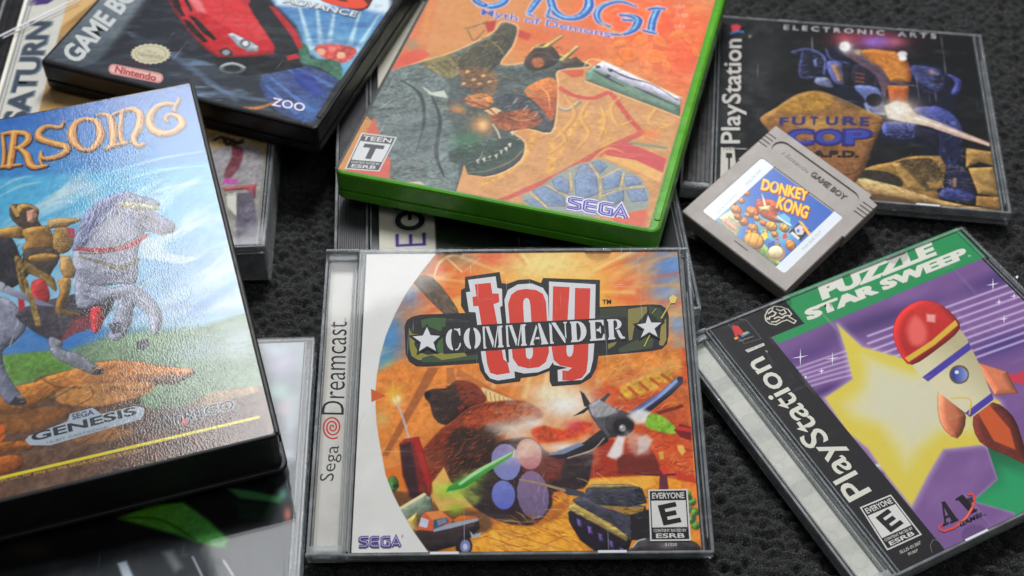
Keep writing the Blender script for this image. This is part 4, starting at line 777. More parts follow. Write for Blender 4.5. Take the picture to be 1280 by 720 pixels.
 VS([(-14.5,27.64),(-15.45,26.99),(-16.18,25.88),(-16.61,24.44),(-16.7,22.84),(-16.43,21.27),(-15.85,19.91),(-15.01,18.91),(-14.01,18.39),(-13.91,19.28),(-14.17,19.85),(-14.4,20.7),(-14.58,21.78),(-14.69,22.97),(-14.71,24.17),(-14.65,25.26),(-14.51,26.15),(-14.31,26.75)],1.3,'2a2a2c',1)
 VS([(-12.94,27.73),(-11.94,27.19),(-11.09,26.17),(-10.51,24.81),(-10.25,23.25),(-10.35,21.67),(-10.79,20.25),(-11.52,19.15),(-12.46,18.5),(-12.65,19.37),(-12.45,19.96),(-12.31,20.84),(-12.25,21.93),(-12.27,23.12),(-12.37,24.31),(-12.54,25.39),(-12.77,26.25),(-13.04,26.82)],1.3,'2a2a2c',1)
 VS([(-9.16,18.62),(-8.09,18.7),(-8.12,19.26),(-8.47,19.61),(-8.83,27.12),(-8.54,28.08),(-9.62,28.02)],1.3,'2a2a2c',1)
 VS([(-8.47,28.08),(-7.19,28.16),(-5.27,21.69),(-5.68,18.87)],1.3,'2a2a2c',1)
 VS([(-5.17,19.37),(-3.95,28.34),(-3.55,28.36),(-4.74,18.93)],1.3,'2a2a2c',1)
 VS([(-3.81,19),(-1.66,19.15),(-1.69,19.8),(-2.11,20.04),(-2.43,27.48),(-2.03,27.79),(-2.06,28.44),(-3.41,28.37),(-3.73,26.47),(-3.45,19.95),(-3.84,19.65)],1.3,'2a2a2c',1)
 VS([(-.43,19.24),(.64,19.31),(.62,19.86),(.27,20.21),(-.03,27.62),(.27,28.57),(-.82,28.51)],1.3,'2a2a2c',1)
 VS([(.33,28.58),(1.62,28.65),(3.48,22.27),(3.05,19.48)],1.3,'2a2a2c',1)
 VS([(3.57,19.98),(4.86,28.83),(5.27,28.85),(3.99,19.55)],1.3,'2a2a2c',1)
 VS([(4.93,19.61),(7.07,19.76),(7.05,20.4),(6.64,20.65),(6.38,27.99),(6.78,28.29),(6.75,28.93),(5.4,28.86),(5.06,26.98),(5.3,20.55),(4.91,20.25)],1.3,'2a2a2c',1)
 VS([(8.18,19.84),(9.92,19.96),(9.9,20.51),(9.49,20.66),(11.16,27.52),(10.72,28.69)],1.3,'2a2a2c',1)
 VS([(11.38,29.19),(12.19,29.24),(14.86,21.03),(15.14,20.87),(15.15,20.33),(12.47,20.14),(12.45,20.68),(12.72,20.88)],1.3,'2a2a2c',1)
 VS([(10.25,22.35),(11.99,22.47),(11.7,23.35),(10.49,23.28)],1.3,'2a2a2c',1)
 VS([(15.89,20.38),(17.24,20.48),(17.22,21.1),(16.81,21.35),(16.63,28.12),(16.34,28.74),(15.65,29.43)],1.3,'2a2a2c',1)
 VS([(16.46,29.47),(18.08,29.56),(21.63,22.57),(21.67,20.79),(21.27,20.76)],1.3,'2a2a2c',1)
 VS([(21.61,23.28),(21.49,29.03),(21.08,29.19),(21.06,29.73),(22.42,29.81),(22.43,29.27),(21.96,29.06),(22.1,22.6)],1.3,'2a2a2c',1)
 VS([(23.77,20.94),(26.46,21.12),(26.44,21.74),(26.03,22.16),(25.91,28.92),(26.31,29.4),(26.3,30.02),(23.58,29.87),(23.6,29.24),(24.01,28.81),(24.15,22.03),(23.75,21.56)],1.3,'2a2a2c',1)
 VS([(26.3,30.02),(27.6,29.75),(28.71,28.85),(29.47,27.45),(29.75,25.77),(29.52,24.06),(28.81,22.58),(27.74,21.55),(26.46,21.12),(26.58,21.93),(26.98,22.23),(27.32,23.04),(27.53,24.23),(27.59,25.63),(27.48,27.02),(27.23,28.19),(26.86,28.97),(26.45,29.22)],1.3,'2a2a2c',1)
 VS([(30.93,21.44),(33.62,21.63),(33.61,22.24),(33.2,22.65),(33.12,29.34),(33.52,29.8),(33.52,30.43),(30.8,30.27),(30.81,29.65),(31.23,29.23),(31.32,22.52),(30.92,22.05)],1.3,'2a2a2c',1)
 VS([(33.52,30.43),(36.37,30.58),(36.39,28.12),(35.98,28.09),(35.43,29.47),(33.53,29.72)],1.3,'2a2a2c',1)
 VS([(33.62,21.63),(36.58,21.84),(36.56,24.45),(36.15,24.42),(35.5,22.63),(33.61,22.33)],1.3,'2a2a2c',1)
 VS([(33.56,26.45),(34.51,26.77),(34.9,27.68),(35.17,27.69),(35.21,24.71),(34.94,24.69),(34.52,25.54),(33.57,25.66)],1.3,'2a2a2c',1)
 VS([(37.81,21.92),(40.5,22.11),(40.5,22.72),(40.09,23.12),(40.05,29.74),(40.45,30.2),(40.45,30.81),(37.74,30.66),(37.74,30.04),(38.15,29.63),(38.2,22.99),(37.8,22.53)],1.3,'2a2a2c',1)
 VS([(40.59,30.82),(41.57,30.7),(42.41,30.26),(42.98,29.55),(43.17,28.7),(42.98,27.82),(42.43,27.05),(41.59,26.51),(40.61,26.28),(40.74,26.9),(41.05,27.04),(41.32,27.42),(41.49,27.96),(41.55,28.6),(41.48,29.23),(41.3,29.76),(41.04,30.1),(40.73,30.21)],1.3,'2a2a2c',1)
 VS([(41.02,26.04),(42.1,26.2),(43.33,23.34),(44.14,23.05),(44.14,22.37),(42.66,22.26),(41.98,23.08)],1.3,'2a2a2c',1)
 VP([(-21.32,27.26),(-22.25,26.6),(-22.98,25.48),(-23.4,24.03),(-23.48,22.41),(-23.2,20.83),(-22.61,19.45),(-21.76,18.44),(-20.76,17.91),(-20.67,18.82),(-20.94,19.39),(-21.17,20.25),(-21.36,21.34),(-21.47,22.54),(-21.5,23.75),(-21.45,24.86),(-21.32,25.76),(-21.12,26.36)],'dadadb')
 VP([(-20.37,26.74),(-20.4,27.32),(-19.18,27.2),(-18.52,27.43),(-18.11,27.45),(-17.93,24.29),(-18.34,24.27),(-18.98,26.15),(-19.83,26.78)],'dadadb')
 VP([(-19.89,18.54),(-19.85,17.97),(-18.79,18.14),(-17.82,19.91),(-17.76,21.25),(-18.15,21.03),(-18.71,19.09),(-19.35,18.57)],'dadadb')
 VP([(-14.5,27.64),(-15.45,26.99),(-16.18,25.88),(-16.61,24.44),(-16.7,22.84),(-16.43,21.27),(-15.85,19.91),(-15.01,18.91),(-14.01,18.39),(-13.91,19.28),(-14.17,19.85),(-14.4,20.7),(-14.58,21.78),(-14.69,22.97),(-14.71,24.17),(-14.65,25.26),(-14.51,26.15),(-14.31,26.75)],'dadadb')
 VP([(-12.94,27.73),(-11.94,27.19),(-11.09,26.17),(-10.51,24.81),(-10.25,23.25),(-10.35,21.67),(-10.79,20.25),(-11.52,19.15),(-12.46,18.5),(-12.65,19.37),(-12.45,19.96),(-12.31,20.84),(-12.25,21.93),(-12.27,23.12),(-12.37,24.31),(-12.54,25.39),(-12.77,26.25),(-13.04,26.82)],'dadadb')
 VP([(-9.16,18.62),(-8.09,18.7),(-8.12,19.26),(-8.47,19.61),(-8.83,27.12),(-8.54,28.08),(-9.62,28.02)],'dadadb')
 VP([(-8.47,28.08),(-7.19,28.16),(-5.27,21.69),(-5.68,18.87)],'dadadb')
 VP([(-5.17,19.37),(-3.95,28.34),(-3.55,28.36),(-4.74,18.93)],'dadadb')
 VP([(-3.81,19),(-1.66,19.15),(-1.69,19.8),(-2.11,20.04),(-2.43,27.48),(-2.03,27.79),(-2.06,28.44),(-3.41,28.37),(-3.73,26.47),(-3.45,19.95),(-3.84,19.65)],'dadadb')
 VP([(-.43,19.24),(.64,19.31),(.62,19.86),(.27,20.21),(-.03,27.62),(.27,28.57),(-.82,28.51)],'dadadb')
 VP([(.33,28.58),(1.62,28.65),(3.48,22.27),(3.05,19.48)],'dadadb')
 VP([(3.57,19.98),(4.86,28.83),(5.27,28.85),(3.99,19.55)],'dadadb')
 VP([(4.93,19.61),(7.07,19.76),(7.05,20.4),(6.64,20.65),(6.38,27.99),(6.78,28.29),(6.75,28.93),(5.4,28.86),(5.06,26.98),(5.3,20.55),(4.91,20.25)],'dadadb')
 VP([(8.18,19.84),(9.92,19.96),(9.9,20.51),(9.49,20.66),(11.16,27.52),(10.72,28.69)],'dadadb')
 VP([(11.38,29.19),(12.19,29.24),(14.86,21.03),(15.14,20.87),(15.15,20.33),(12.47,20.14),(12.45,20.68),(12.72,20.88)],'dadadb')
 VP([(10.25,22.35),(11.99,22.47),(11.7,23.35),(10.49,23.28)],'dadadb')
 VP([(15.89,20.38),(17.24,20.48),(17.22,21.1),(16.81,21.35),(16.63,28.12),(16.34,28.74),(15.65,29.43)],'dadadb')
 VP([(16.46,29.47),(18.08,29.56),(21.63,22.57),(21.67,20.79),(21.27,20.76)],'dadadb')
 VP([(21.61,23.28),(21.49,29.03),(21.08,29.19),(21.06,29.73),(22.42,29.81),(22.43,29.27),(21.96,29.06),(22.1,22.6)],'dadadb')
 VP([(23.77,20.94),(26.46,21.12),(26.44,21.74),(26.03,22.16),(25.91,28.92),(26.31,29.4),(26.3,30.02),(23.58,29.87),(23.6,29.24),(24.01,28.81),(24.15,22.03),(23.75,21.56)],'dadadb')
 VP([(26.3,30.02),(27.6,29.75),(28.71,28.85),(29.47,27.45),(29.75,25.77),(29.52,24.06),(28.81,22.58),(27.74,21.55),(26.46,21.12),(26.58,21.93),(26.98,22.23),(27.32,23.04),(27.53,24.23),(27.59,25.63),(27.48,27.02),(27.23,28.19),(26.86,28.97),(26.45,29.22)],'dadadb')
 VP([(30.93,21.44),(33.62,21.63),(33.61,22.24),(33.2,22.65),(33.12,29.34),(33.52,29.8),(33.52,30.43),(30.8,30.27),(30.81,29.65),(31.23,29.23),(31.32,22.52),(30.92,22.05)],'dadadb')
 VP([(33.52,30.43),(36.37,30.58),(36.39,28.12),(35.98,28.09),(35.43,29.47),(33.53,29.72)],'dadadb')
 VP([(33.62,21.63),(36.58,21.84),(36.56,24.45),(36.15,24.42),(35.5,22.63),(33.61,22.33)],'dadadb')
 VP([(33.56,26.45),(34.51,26.77),(34.9,27.68),(35.17,27.69),(35.21,24.71),(34.94,24.69),(34.52,25.54),(33.57,25.66)],'dadadb')
 VP([(37.81,21.92),(40.5,22.11),(40.5,22.72),(40.09,23.12),(40.05,29.74),(40.45,30.2),(40.45,30.81),(37.74,30.66),(37.74,30.04),(38.15,29.63),(38.2,22.99),(37.8,22.53)],'dadadb')
 VP([(40.59,30.82),(41.57,30.7),(42.41,30.26),(42.98,29.55),(43.17,28.7),(42.98,27.82),(42.43,27.05),(41.59,26.51),(40.61,26.28),(40.74,26.9),(41.05,27.04),(41.32,27.42),(41.49,27.96),(41.55,28.6),(41.48,29.23),(41.3,29.76),(41.04,30.1),(40.73,30.21)],'dadadb')
 VP([(41.02,26.04),(42.1,26.2),(43.33,23.34),(44.14,23.05),(44.14,22.37),(42.66,22.26),(41.98,23.08)],'dadadb')
 VS([(-30.67,28.06),(-29.23,24.51),(-25.67,24.13),(-28.12,21.5),(-27.07,17.83),(-30.42,19.9),(-33.45,17.72),(-32.79,21.54),(-35.95,24.06),(-32.18,24.37)],1.6,'2a2a2c',1)
 VP([(-30.67,28.06),(-29.23,24.51),(-25.67,24.13),(-28.12,21.5),(-27.07,17.83),(-30.42,19.9),(-33.45,17.72),(-32.79,21.54),(-35.95,24.06),(-32.18,24.37)],'dcdcdc')
 VS([(53.44,32.36),(54.47,29.12),(58.34,29.09),(55.53,26.6),(56.52,22.98),(53.47,25.07),(50.16,22.7),(51.72,26.29),(49.03,28.31),(52.33,28.89)],1.6,'2a2a2c',1)
 VP([(53.44,32.36),(54.47,29.12),(58.34,29.09),(55.53,26.6),(56.52,22.98),(53.47,25.07),(50.16,22.7),(51.72,26.29),(49.03,28.31),(52.33,28.89)],'dcdcdc')
 VS([(58.3,30.83),(62.59,38.07)],0.5,'d0bc58',0)
 VP([(61.96,40.02),(63.58,41.33),(65.03,39.99),(64.09,37.52),(62.17,37.54)],'e8c870')
 VS([(51.15,18.84),(53.54,23.69)],0.4,'c8c04a',0)
 VS([(55.01,33.04),(56.67,35.22)],0.3,'a8b04a',0)
 T('TM',[(36.28,37.62),(39.66,37.76),(36.35,39.39)],'2a2a2c',0.02)
 VS([(-49.21,-55.49),(-51.65,-55.49),(-52.23,-55.83),(-52.19,-56.6),(-51.58,-56.94),(-49.8,-57.28),(-49.6,-58.38),(-50.18,-58.71),(-52.54,-58.71)],1.1,'4d3a8c',0)
 VS([(-45.44,-55.49),(-47.8,-55.49),(-48.38,-55.92),(-48.28,-58.29),(-47.67,-58.71),(-45.31,-58.71)],1.1,'4d3a8c',0)
 VS([(-48.18,-57.11),(-45.67,-57.11)],1.1,'4d3a8c',0)
 VS([(-41.59,-55.49),(-43.96,-55.49),(-44.53,-55.92),(-44.44,-58.29),(-43.84,-58.71),(-41.92,-58.71),(-41.97,-57.19),(-43.01,-57.19)],1.1,'4d3a8c',0)
 VS([(-41.03,-58.88),(-39.67,-55.41),(-38.08,-58.88)],1.1,'4d3a8c',0)
 VS([(-40.32,-57.95),(-38.7,-57.95)],1.1,'4d3a8c',0)
 VS([(-49.21,-55.49),(-51.65,-55.49),(-52.23,-55.83),(-52.19,-56.6),(-51.58,-56.94),(-49.8,-57.28),(-49.6,-58.38),(-50.18,-58.71),(-52.54,-58.71)],0.25,'c9c4d8',0)
 VS([(-45.44,-55.49),(-47.8,-55.49),(-48.38,-55.92),(-48.28,-58.29),(-47.67,-58.71),(-45.31,-58.71)],0.25,'c9c4d8',0)
 VS([(-48.18,-57.11),(-45.67,-57.11)],0.25,'c9c4d8',0)
 VS([(-41.59,-55.49),(-43.96,-55.49),(-44.53,-55.92),(-44.44,-58.29),(-43.84,-58.71),(-41.92,-58.71),(-41.97,-57.19),(-43.01,-57.19)],0.25,'c9c4d8',0)
 VS([(-41.03,-58.88),(-39.67,-55.41),(-38.08,-58.88)],0.25,'c9c4d8',0)
 VS([(-40.32,-57.95),(-38.7,-57.95)],0.25,'c9c4d8',0)
 T('®',[(-37.89,-55.42),(-37.05,-55.43),(-37.92,-54.54)],'8c7fb0',0)
 VP([(48.92,-57.82),(63.09,-57.81),(63.29,-38.52),(49.31,-38.72)],'d8d6d0')
 VP([(49.45,-57.29),(62.57,-57.27),(62.77,-39.09),(49.82,-39.27)],'1b1a1b')
 VP([(49.94,-52.85),(62.23,-52.79),(62.34,-42.78),(50.13,-42.92)],'d8d6d0')
 T('EVERYONE',[(50.54,-42.19),(61.96,-42.05),(50.58,-39.9)],'d8d6d0',0.02)
 T('CONTENT RATED BY',[(50.29,-54.54),(61.82,-54.5),(50.31,-53.47)],'d8d6d0',0.01)
 T('ESRB',[(51.04,-56.76),(61,-56.74),(51.07,-55.07)],'d8d6d0',0.02)
 VP([(53.9,-52.27),(55.95,-51.86),(54.33,-44.26),(52.28,-44.68)],'1b1a1b')
 VP([(55.95,-51.86),(60.31,-50.99),(59.92,-49.22),(55.57,-50.1)],'1b1a1b')
 VP([(55.32,-48.95),(58.91,-48.22),(58.52,-46.45),(54.95,-47.19)],'1b1a1b')
 VP([(54.7,-46.03),(59.04,-45.14),(58.66,-43.35),(54.33,-44.26)],'1b1a1b')
 T('TM',[(50.76,-42.6),(51.89,-42.61),(50.79,-42)],'1b1a1b',0)
 A.K(1.12,1.03,.97)
def art_toycard(A):
 P,S,G,N,VP,VS,T=A.P,A.S,A.G,A.N,A.VP,A.VS,A.T
 P([(-72,-62),(-52,-62),(-52,62),(-72,62)],'d6d3cc')
 N('b4b0a6',0.25,10,3,1,0,None)
 P([(-70,-62),(-67.8,-62),(-67.8,62),(-70,62)],'c2beb4',s=0.6)
 T('Sega',[(-61.77,-32.46),(-60.32,-18.59),(-68.38,-32.4)],'2c2a2c',-0.005)
 T('Dreamcast',[(-60.81,-6.21),(-61.6,33.16),(-69.09,-5.97)],'2c2a2c',-0.005)
 T('TM',[(-61.93,33.51),(-61.9,34.92),(-62.75,33.52)],'2c2a2c',0)
 VS([(-62.61,-15.21),(-63.63,-15.71),(-64.72,-15.78),(-65.79,-15.41),(-66.74,-14.67),(-67.47,-13.62),(-67.93,-12.39),(-68.09,-11.08),(-67.93,-9.82),(-67.49,-8.74),(-66.81,-7.92),(-65.96,-7.44),(-65.05,-7.34),(-64.14,-7.59),(-63.34,-8.18),(-62.71,-9.02),(-62.3,-10.03),(-62.14,-11.1),(-62.25,-12.14),(-62.58,-13.03),(-63.11,-13.72),(-63.77,-14.13),(-64.5,-14.25),(-65.22,-14.08),(-65.87,-13.65),(-66.39,-13.01),(-66.73,-12.24),(-66.87,-11.4),(-66.82,-10.6),(-66.58,-9.89),(-66.19,-9.35),(-65.69,-9.01),(-65.14,-8.89),(-64.6,-9.01),(-64.11,-9.31),(-63.72,-9.78),(-63.47,-10.34),(-63.35,-10.94),(-63.39,-11.52),(-63.55,-12.02),(-63.82,-12.4),(-64.16,-12.63),(-64.53,-12.71),(-64.89,-12.63),(-65.21,-12.43),(-65.46,-12.13),(-65.61,-11.78),(-65.68,-11.41),(-65.65,-11.06),(-65.54,-10.77),(-65.38,-10.57),(-65.18,-10.46),(-64.98,-10.44),(-64.8,-10.5),(-64.66,-10.63),(-64.56,-10.79),(-64.52,-10.95),(-64.53,-11.1),(-64.57,-11.21),(-64.64,-11.28)],0.62,'cc4636',0)
def art_warsong(A):
 P,S,G,N,VP,VS,T=A.P,A.S,A.G,A.N,A.VP,A.VS,A.T
 P([(-64,-90),(65,-90),(65,91),(-64,91)],'3f7fc4')
 P([(-83.9,101.5),(69.4,99.9),(70.4,13.9),(-84.5,55.6)],'2f6ec0',g=[(26.7,94.4),(26,28.5)],c2='4aa6d8',s=1)
 P([(-84.3,68.2),(75.4,40.9),(70.3,-22.9),(66.4,-43),(-85.3,.6)],'58b4de',g=[(20.2,43.1),(21.6,-14.9)],c2='a4cbe6',s=4)
 G([(43.6,-7.4),(22.3,-.1),(0,-15.4)],'8cb8e0',0.8)
 G([(40.6,-26.1),(21.8,-.2),(0,-6.5)],'6f9cd6',0.8)
 N('e8f2f6',0.75,9,4,5,24,[(-18.1,44.2),(5.2,47.4),(70,33.5),(67.8,-31.9),(25.4,-29.3),(-19.9,22.8)])
 S([(25.6,48.2),(45.7,50.3),(65.6,49.4)],[0.4, 1.6, 0.3],'dcebf2',s=1.6,a=0.55)
 S([(29.5,42.7),(44.7,43.9),(59.5,42)],[0.4, 1.6, 0.3],'dcebf2',s=1.6,a=0.55)
 S([(34.4,32.6),(50.3,34),(65.9,32.5)],[0.4, 1.6, 0.3],'dcebf2',s=1.6,a=0.55)
 S([(-17.8,47.3),(-9.9,50.4),(-2.2,50.5)],[0.4, 1.6, 0.3],'dcebf2',s=1.6,a=0.55)
 S([(-17.5,51.6),(-11.1,54.6),(-4.9,54.6)],[0.4, 1.6, 0.3],'dcebf2',s=1.6,a=0.55)
 S([(.2,36.9),(5.3,38),(10.1,36.2)],[0.4, 1.6, 0.3],'dcebf2',s=1.6,a=0.55)
 S([(4.7,43.1),(8.2,46.9),(11.4,47.8)],[0.4, 1.6, 0.3],'dcebf2',s=1.6,a=0.55)
 G([(12.7,45.2),(3.4,-1),(-.4,-3.8)],'b4d0e4',0.6)
 G([(16,41),(4.5,-1.3),(-.6,-5)],'b4d0e4',0.6)
 G([(11.4,47.8),(2.6,-.7),(-.3,-2.9)],'b4d0e4',0.6)
 G([(17.8,36.2),(3.7,-1.1),(-.5,-4.1)],'b4d0e4',0.6)
 G([(14.8,50.1),(2.7,-.8),(-.4,-3.1)],'b4d0e4',0.6)
 G([(9.4,44),(2.2,-.6),(-.3,-2.5)],'b4d0e4',0.6)
 P([(30.1,8.6),(33,12.9),(37.4,6.5),(41.8,.2),(51.6,-4.7),(43.9,-5.5),(31.3,1.1)],'dfe8ee',s=1,a=0.7)
 P([(-75.3,-14.2),(-24.4,-28.8),(-2.1,-34.1),(14.2,-31.9),(31.9,-34.7),(46.2,-36.5),(74.5,-33.9),(59.8,-106.7),(-76.9,-76.6)],'7c9878',s=3,m=0.35)
 G([(24.6,-34.9),(17.7,-1.8),(-.2,-5.6)],'8fae86',0.7)
 P([(-24.5,-30),(-2.9,-33.9),(.6,-41.7),(-20.4,-43.4),(-59,-33.3)],'6f9a4e',s=2,m=0.4)
 P([(-23,-13.1),(-13.1,-21.7),(-5.4,-32),(-24.4,-29.4)],'5c90c8',s=2,a=0.8)
 G([(44.5,-46.4),(14.2,-.3),(0,-7.8)],'9ab0b8',0.8)
 G([(58.1,-46.9),(7,-2),(-1.8,-9.8)],'b8c8d4',0.8)
 P([(-75.9,-38.2),(-20.5,-44.5),(-11.7,-42.6),(.5,-42.8),(11.2,-42),(23.1,-45.9),(27.9,-49),(38,-53),(41.1,-56.2),(33.5,-59),(24.9,-57.6),(20.5,-63.9),(31.9,-69.4),(62.2,-68.4),(66.7,-94.4),(-30.3,-98),(-77.5,-100.1)],'6c5040',s=0.7,m=0.5)
 P([(-75.9,-38.2),(-19.7,-44.2),(-10,-43.1),(3.2,-42.4),(12,-42.3),(23.1,-45.9),(29.6,-49.8),(38.4,-53.3),(40.9,-56.2),(32.9,-57.1),(21.8,-54.7),(6.3,-52.2),(-5.7,-50.9),(-18.1,-54.9),(-34.7,-51.2)],'c08040',s=0.6,m=0.5)
 P([(-7.5,-51.5),(-.3,-49.2),(9.9,-51.9),(21.9,-54.3),(26.7,-57),(23.6,-60.5),(13.9,-61),(5.3,-60.6),(-5.4,-56.4)],'c28a4a',s=1,m=0.5)
 P([(-29.9,-53.7),(-16.4,-55.4),(-6.4,-57.3),(-3.3,-60.3),(-15.6,-64.1),(-30.5,-61.9)],'8a5c34',s=1.2,m=0.5)
 P([(-30.9,-66),(-19.3,-67.8),(-16.3,-71.2),(-23,-71.4),(-31.1,-69)],'a8682e',s=0.8,m=0.5)
 P([(-29.8,-72.5),(-23.1,-72.4),(-20.7,-75.1),(-22,-78.8),(-30.3,-79.4)],'a05e2c',s=0.8,m=0.5)
 P([(-2.7,-70),(12.5,-71.3),(16.2,-75.5),(6.8,-75.9),(-1.5,-74.5)],'9a6836',s=1,m=0.5,a=0.8)
 P([(37.2,-68.8),(45.6,-66.3),(58.8,-67.4),(60.9,-70.2),(49.1,-71.2),(37.7,-71.1)],'b89868',s=1,m=0.5,a=0.85)
 S([(-11.7,-42.8),(-6.3,-48.6),(4.6,-52.3)],0.5,'5a3c28',s=0.6,a=0.7)
 S([(4.7,-51.7),(5,-56.2),(-1.4,-58.7)],0.5,'5a3c28',s=0.6,a=0.7)
 S([(-8.5,-53.4),(-.4,-50.3)],0.5,'5a3c28',s=0.6,a=0.7)
 S([(-26.6,-54.6),(-19,-55.7),(-9.6,-55.2)],0.5,'5a3c28',s=0.6,a=0.7)
 S([(11.4,-53.7),(17.9,-57.2),(24.8,-58.1)],0.5,'5a3c28',s=0.6,a=0.7)
 G([(27.7,-73.6),(11.9,-.9),(-.1,-5.2)],'5a5458',0.8)
 G([(36.7,-71.9),(17.1,-1.2),(-.1,-6.3)],'6a6468',0.6)
 P([(-29.4,-58),(-25.7,-59.6),(-25.7,-64.3),(-27.6,-66.4),(-30.1,-66.2)],'d8702a',s=1)
 P([(-39.3,8.4),(-22.1,-2.6),(-17.2,-7.6),(-13.7,-18.1),(-18.7,-24.8),(-23.4,-28),(-23.2,-35.9),(-20.5,-44.5),(-17.3,-51.4),(-18.4,-53.2),(-23.7,-51.1),(-28.2,-43.3),(-42.1,-34.9)],'a4a6b4',s=0.6,m=0.4,g=[(-22.2,-3.8),(-17,-25.3)],c2='7c8094')
 P([(-20.9,-48.7),(-17.3,-51.4),(-18.1,-53.3),(-23.3,-51.5)],'3c3c44',s=0.5)
 P([(-22.4,-6.1),(-17.3,-8.8),(-14.6,-17.8),(-18.6,-23.6),(-21.9,-20.4)],'8c90a4',s=1.5,a=0.6,m=0.3)
 P([(-15.6,-10.4),(17.1,-10.2),(13.5,-23.5),(2.4,-26.2),(-4.1,-29),(-13,-20.6)],'4a4650',s=0.8,m=0.6)
 P([(3.1,-20.5),(7.7,-19.5),(9.6,-25.9),(2.3,-27.3),(-3.3,-29.2)],'8a3a44',s=1,m=0.4,a=0.8)
 P([(-6.5,-26),(-2.4,-29.5),(-2.8,-32.8),(3,-36.7),(7.5,-42.6),(10,-45.7),(9.1,-47.5),(6.1,-46.9),(-.2,-41.4),(-5.8,-35.9),(-7.3,-30.3)],'8b8e9c',s=0.5,m=0.5)
 P([(6.5,-43.9),(10,-45.7),(9.4,-47.8),(5.7,-46.7)],'34343c',s=0.4)
 P([(5.7,-1.5),(8.4,-3.3),(17.9,-9.9),(25.2,-10.1),(31.4,-18.6),(33.8,-26),(32.5,-33.2),(29.5,-36.1),(28.7,-32.1),(28.8,-26.5),(25.2,-20.7),(23.8,-23.2),(21.7,-30.1),(17.5,-34.5),(13.5,-32.4),(15.7,-26.5),(18.9,-18.9),(17.3,-14.6),(8.2,-16.8),(4.2,-13.8)],'9ea2b4',s=0.6,m=0.45)
 S([(7.5,-10.8),(14.2,-15.6),(20.2,-14.5),(24,-13.6)],[1, 1.5, 1],'6c7084',s=1,a=0.7)
 S([(26.1,-14.2),(29.6,-21),(31.6,-29.2)],[1.5, 2, 1.5],'c4c6d2',s=1,a=0.6)
 P([(23,-36.8),(27.1,-36.8),(27.6,-39.2),(25.5,-41.5),(23,-40.2)],'4c4e5c',s=0.6)
 P([(14.1,-26.1),(18.6,-26.2),(18.9,-30.9),(15.2,-31.3)],'5c5e6c',s=0.6)
 P([(9,-17.5),(12.9,-18),(12.8,-24.5),(10.1,-29),(8.2,-26.7)],'c0343c',s=0.6,m=0.5)
 P([(6.5,12.2),(11.9,26.2),(19,33.7),(23.9,35.6),(29.9,33.9),(32.4,24.6),(33.2,13.9),(29.7,5.6),(28.1,-5.9),(26,-10.3),(21,-8.8),(15.2,-8.2),(8.9,-5.4),(5.7,-1.5),(5,5.6)],'a8aabc',s=0.6,m=0.4)
 P([(5.8,12.4),(10.2,24.6),(15.8,32.5),(24,36.1),(30.2,36),(34.4,32.6),(38.7,30.3),(41.1,25.4),(29.1,28.7),(23.1,29.4),(16.8,22.7),(11.2,13.9)],'7c82a4',s=0.9,m=0.6)
 S([(26.7,33.7),(21.4,28.8),(12.7,19.7)],[0.5, 1, 0.4],'9ca0bc',s=0.6,a=0.6)
 S([(24.9,32.7),(19.9,27.3),(12.2,18.4)],[0.5, 1, 0.4],'666c92',s=0.6,a=0.6)
 S([(23.1,31.7),(18.3,25.8),(11.7,17.1)],[0.5, 1, 0.4],'9ca0bc',s=0.6,a=0.6)
 S([(21.2,30.7),(16.7,24.4),(11.3,15.8)],[0.5, 1, 0.4],'666c92',s=0.6,a=0.6)
 S([(19.4,29.8),(15.2,22.9),(10.8,14.5)],[0.5, 1, 0.4],'9ca0bc',s=0.6,a=0.6)
 S([(17.6,28.8),(13.7,21.5),(10.4,13.2)],[0.5, 1, 0.4],'666c92',s=0.6,a=0.6)
 S([(15.8,27.8),(12.1,20.1),(9.9,11.9)],[0.5, 1, 0.4],'9ca0bc',s=0.6,a=0.6)
 S([(14,26.8),(10.6,18.6),(9.5,10.6)],[0.5, 1, 0.4],'666c92',s=0.6,a=0.6)
 S([(12.2,25.9),(9.1,17.2),(9,9.3)],[0.5, 1, 0.4],'9ca0bc',s=0.6,a=0.6)
 G([(21.6,18.2),(5.1,-1.5),(-.9,-7)],'c8cad4',0.8)
 P([(6.9,3.1),(16,-1.5),(27.8,-2.9),(26.2,-8.4),(15.4,-6.3),(7.1,-1.9)],'8c8fa2',s=1.2,m=0.4)
 P([(27.4,27.1),(32.3,28.9),(37.8,24.1),(42.9,17.4),(45,14.7),(44.3,11.3),(41.8,10.4),(38.8,10.7),(36.1,13.1),(33.3,14.4),(29.1,17.1),(26.9,20.9)],'9396ac',s=0.5,m=0.4)
 P([(40,18.2),(43.7,17.2),(45.2,14.1),(44.1,10.8),(41.1,10.8),(38.6,14.4)],'84849c',s=0.8,m=0.5)
 S([(26.2,29.6),(31.8,25.8),(36.9,18.1),(39.7,16.2)],0.9,'8f8468',s=0.4,m=0.6)
 S([(33,23.4),(32.4,16.7)],0.6,'5a5666',s=0.3)
 S([(36.3,14.1),(38.9,11.2),(41.9,10.9)],0.7,'9c9078',s=0.4)
 P([(23.4,31.9),(28,31.7),(38.2,26.7),(40.8,23.3),(33.3,25.4),(26.1,29)],'b8b090',s=0.7,m=0.7,a=0.8)
 P([(36.1,20.9),(36,20.7),(35.8,20.6),(35.7,20.5),(35.4,20.5),(35.2,20.5),(35,20.7),(34.8,20.9),(34.7,21.1),(34.7,21.3),(34.8,21.5),(34.9,21.6),(35.1,21.7),(35.4,21.7),(35.6,21.7),(35.8,21.5),(36,21.4),(36.1,21.1)],'3a3a44',s=0.4)
 S([(8,12.3),(17.4,9.1),(26.4,8.6),(34.1,12.1)],[1.6, 2.4, 2.6, 1.6],'b0484e',s=0.4,m=0.4)
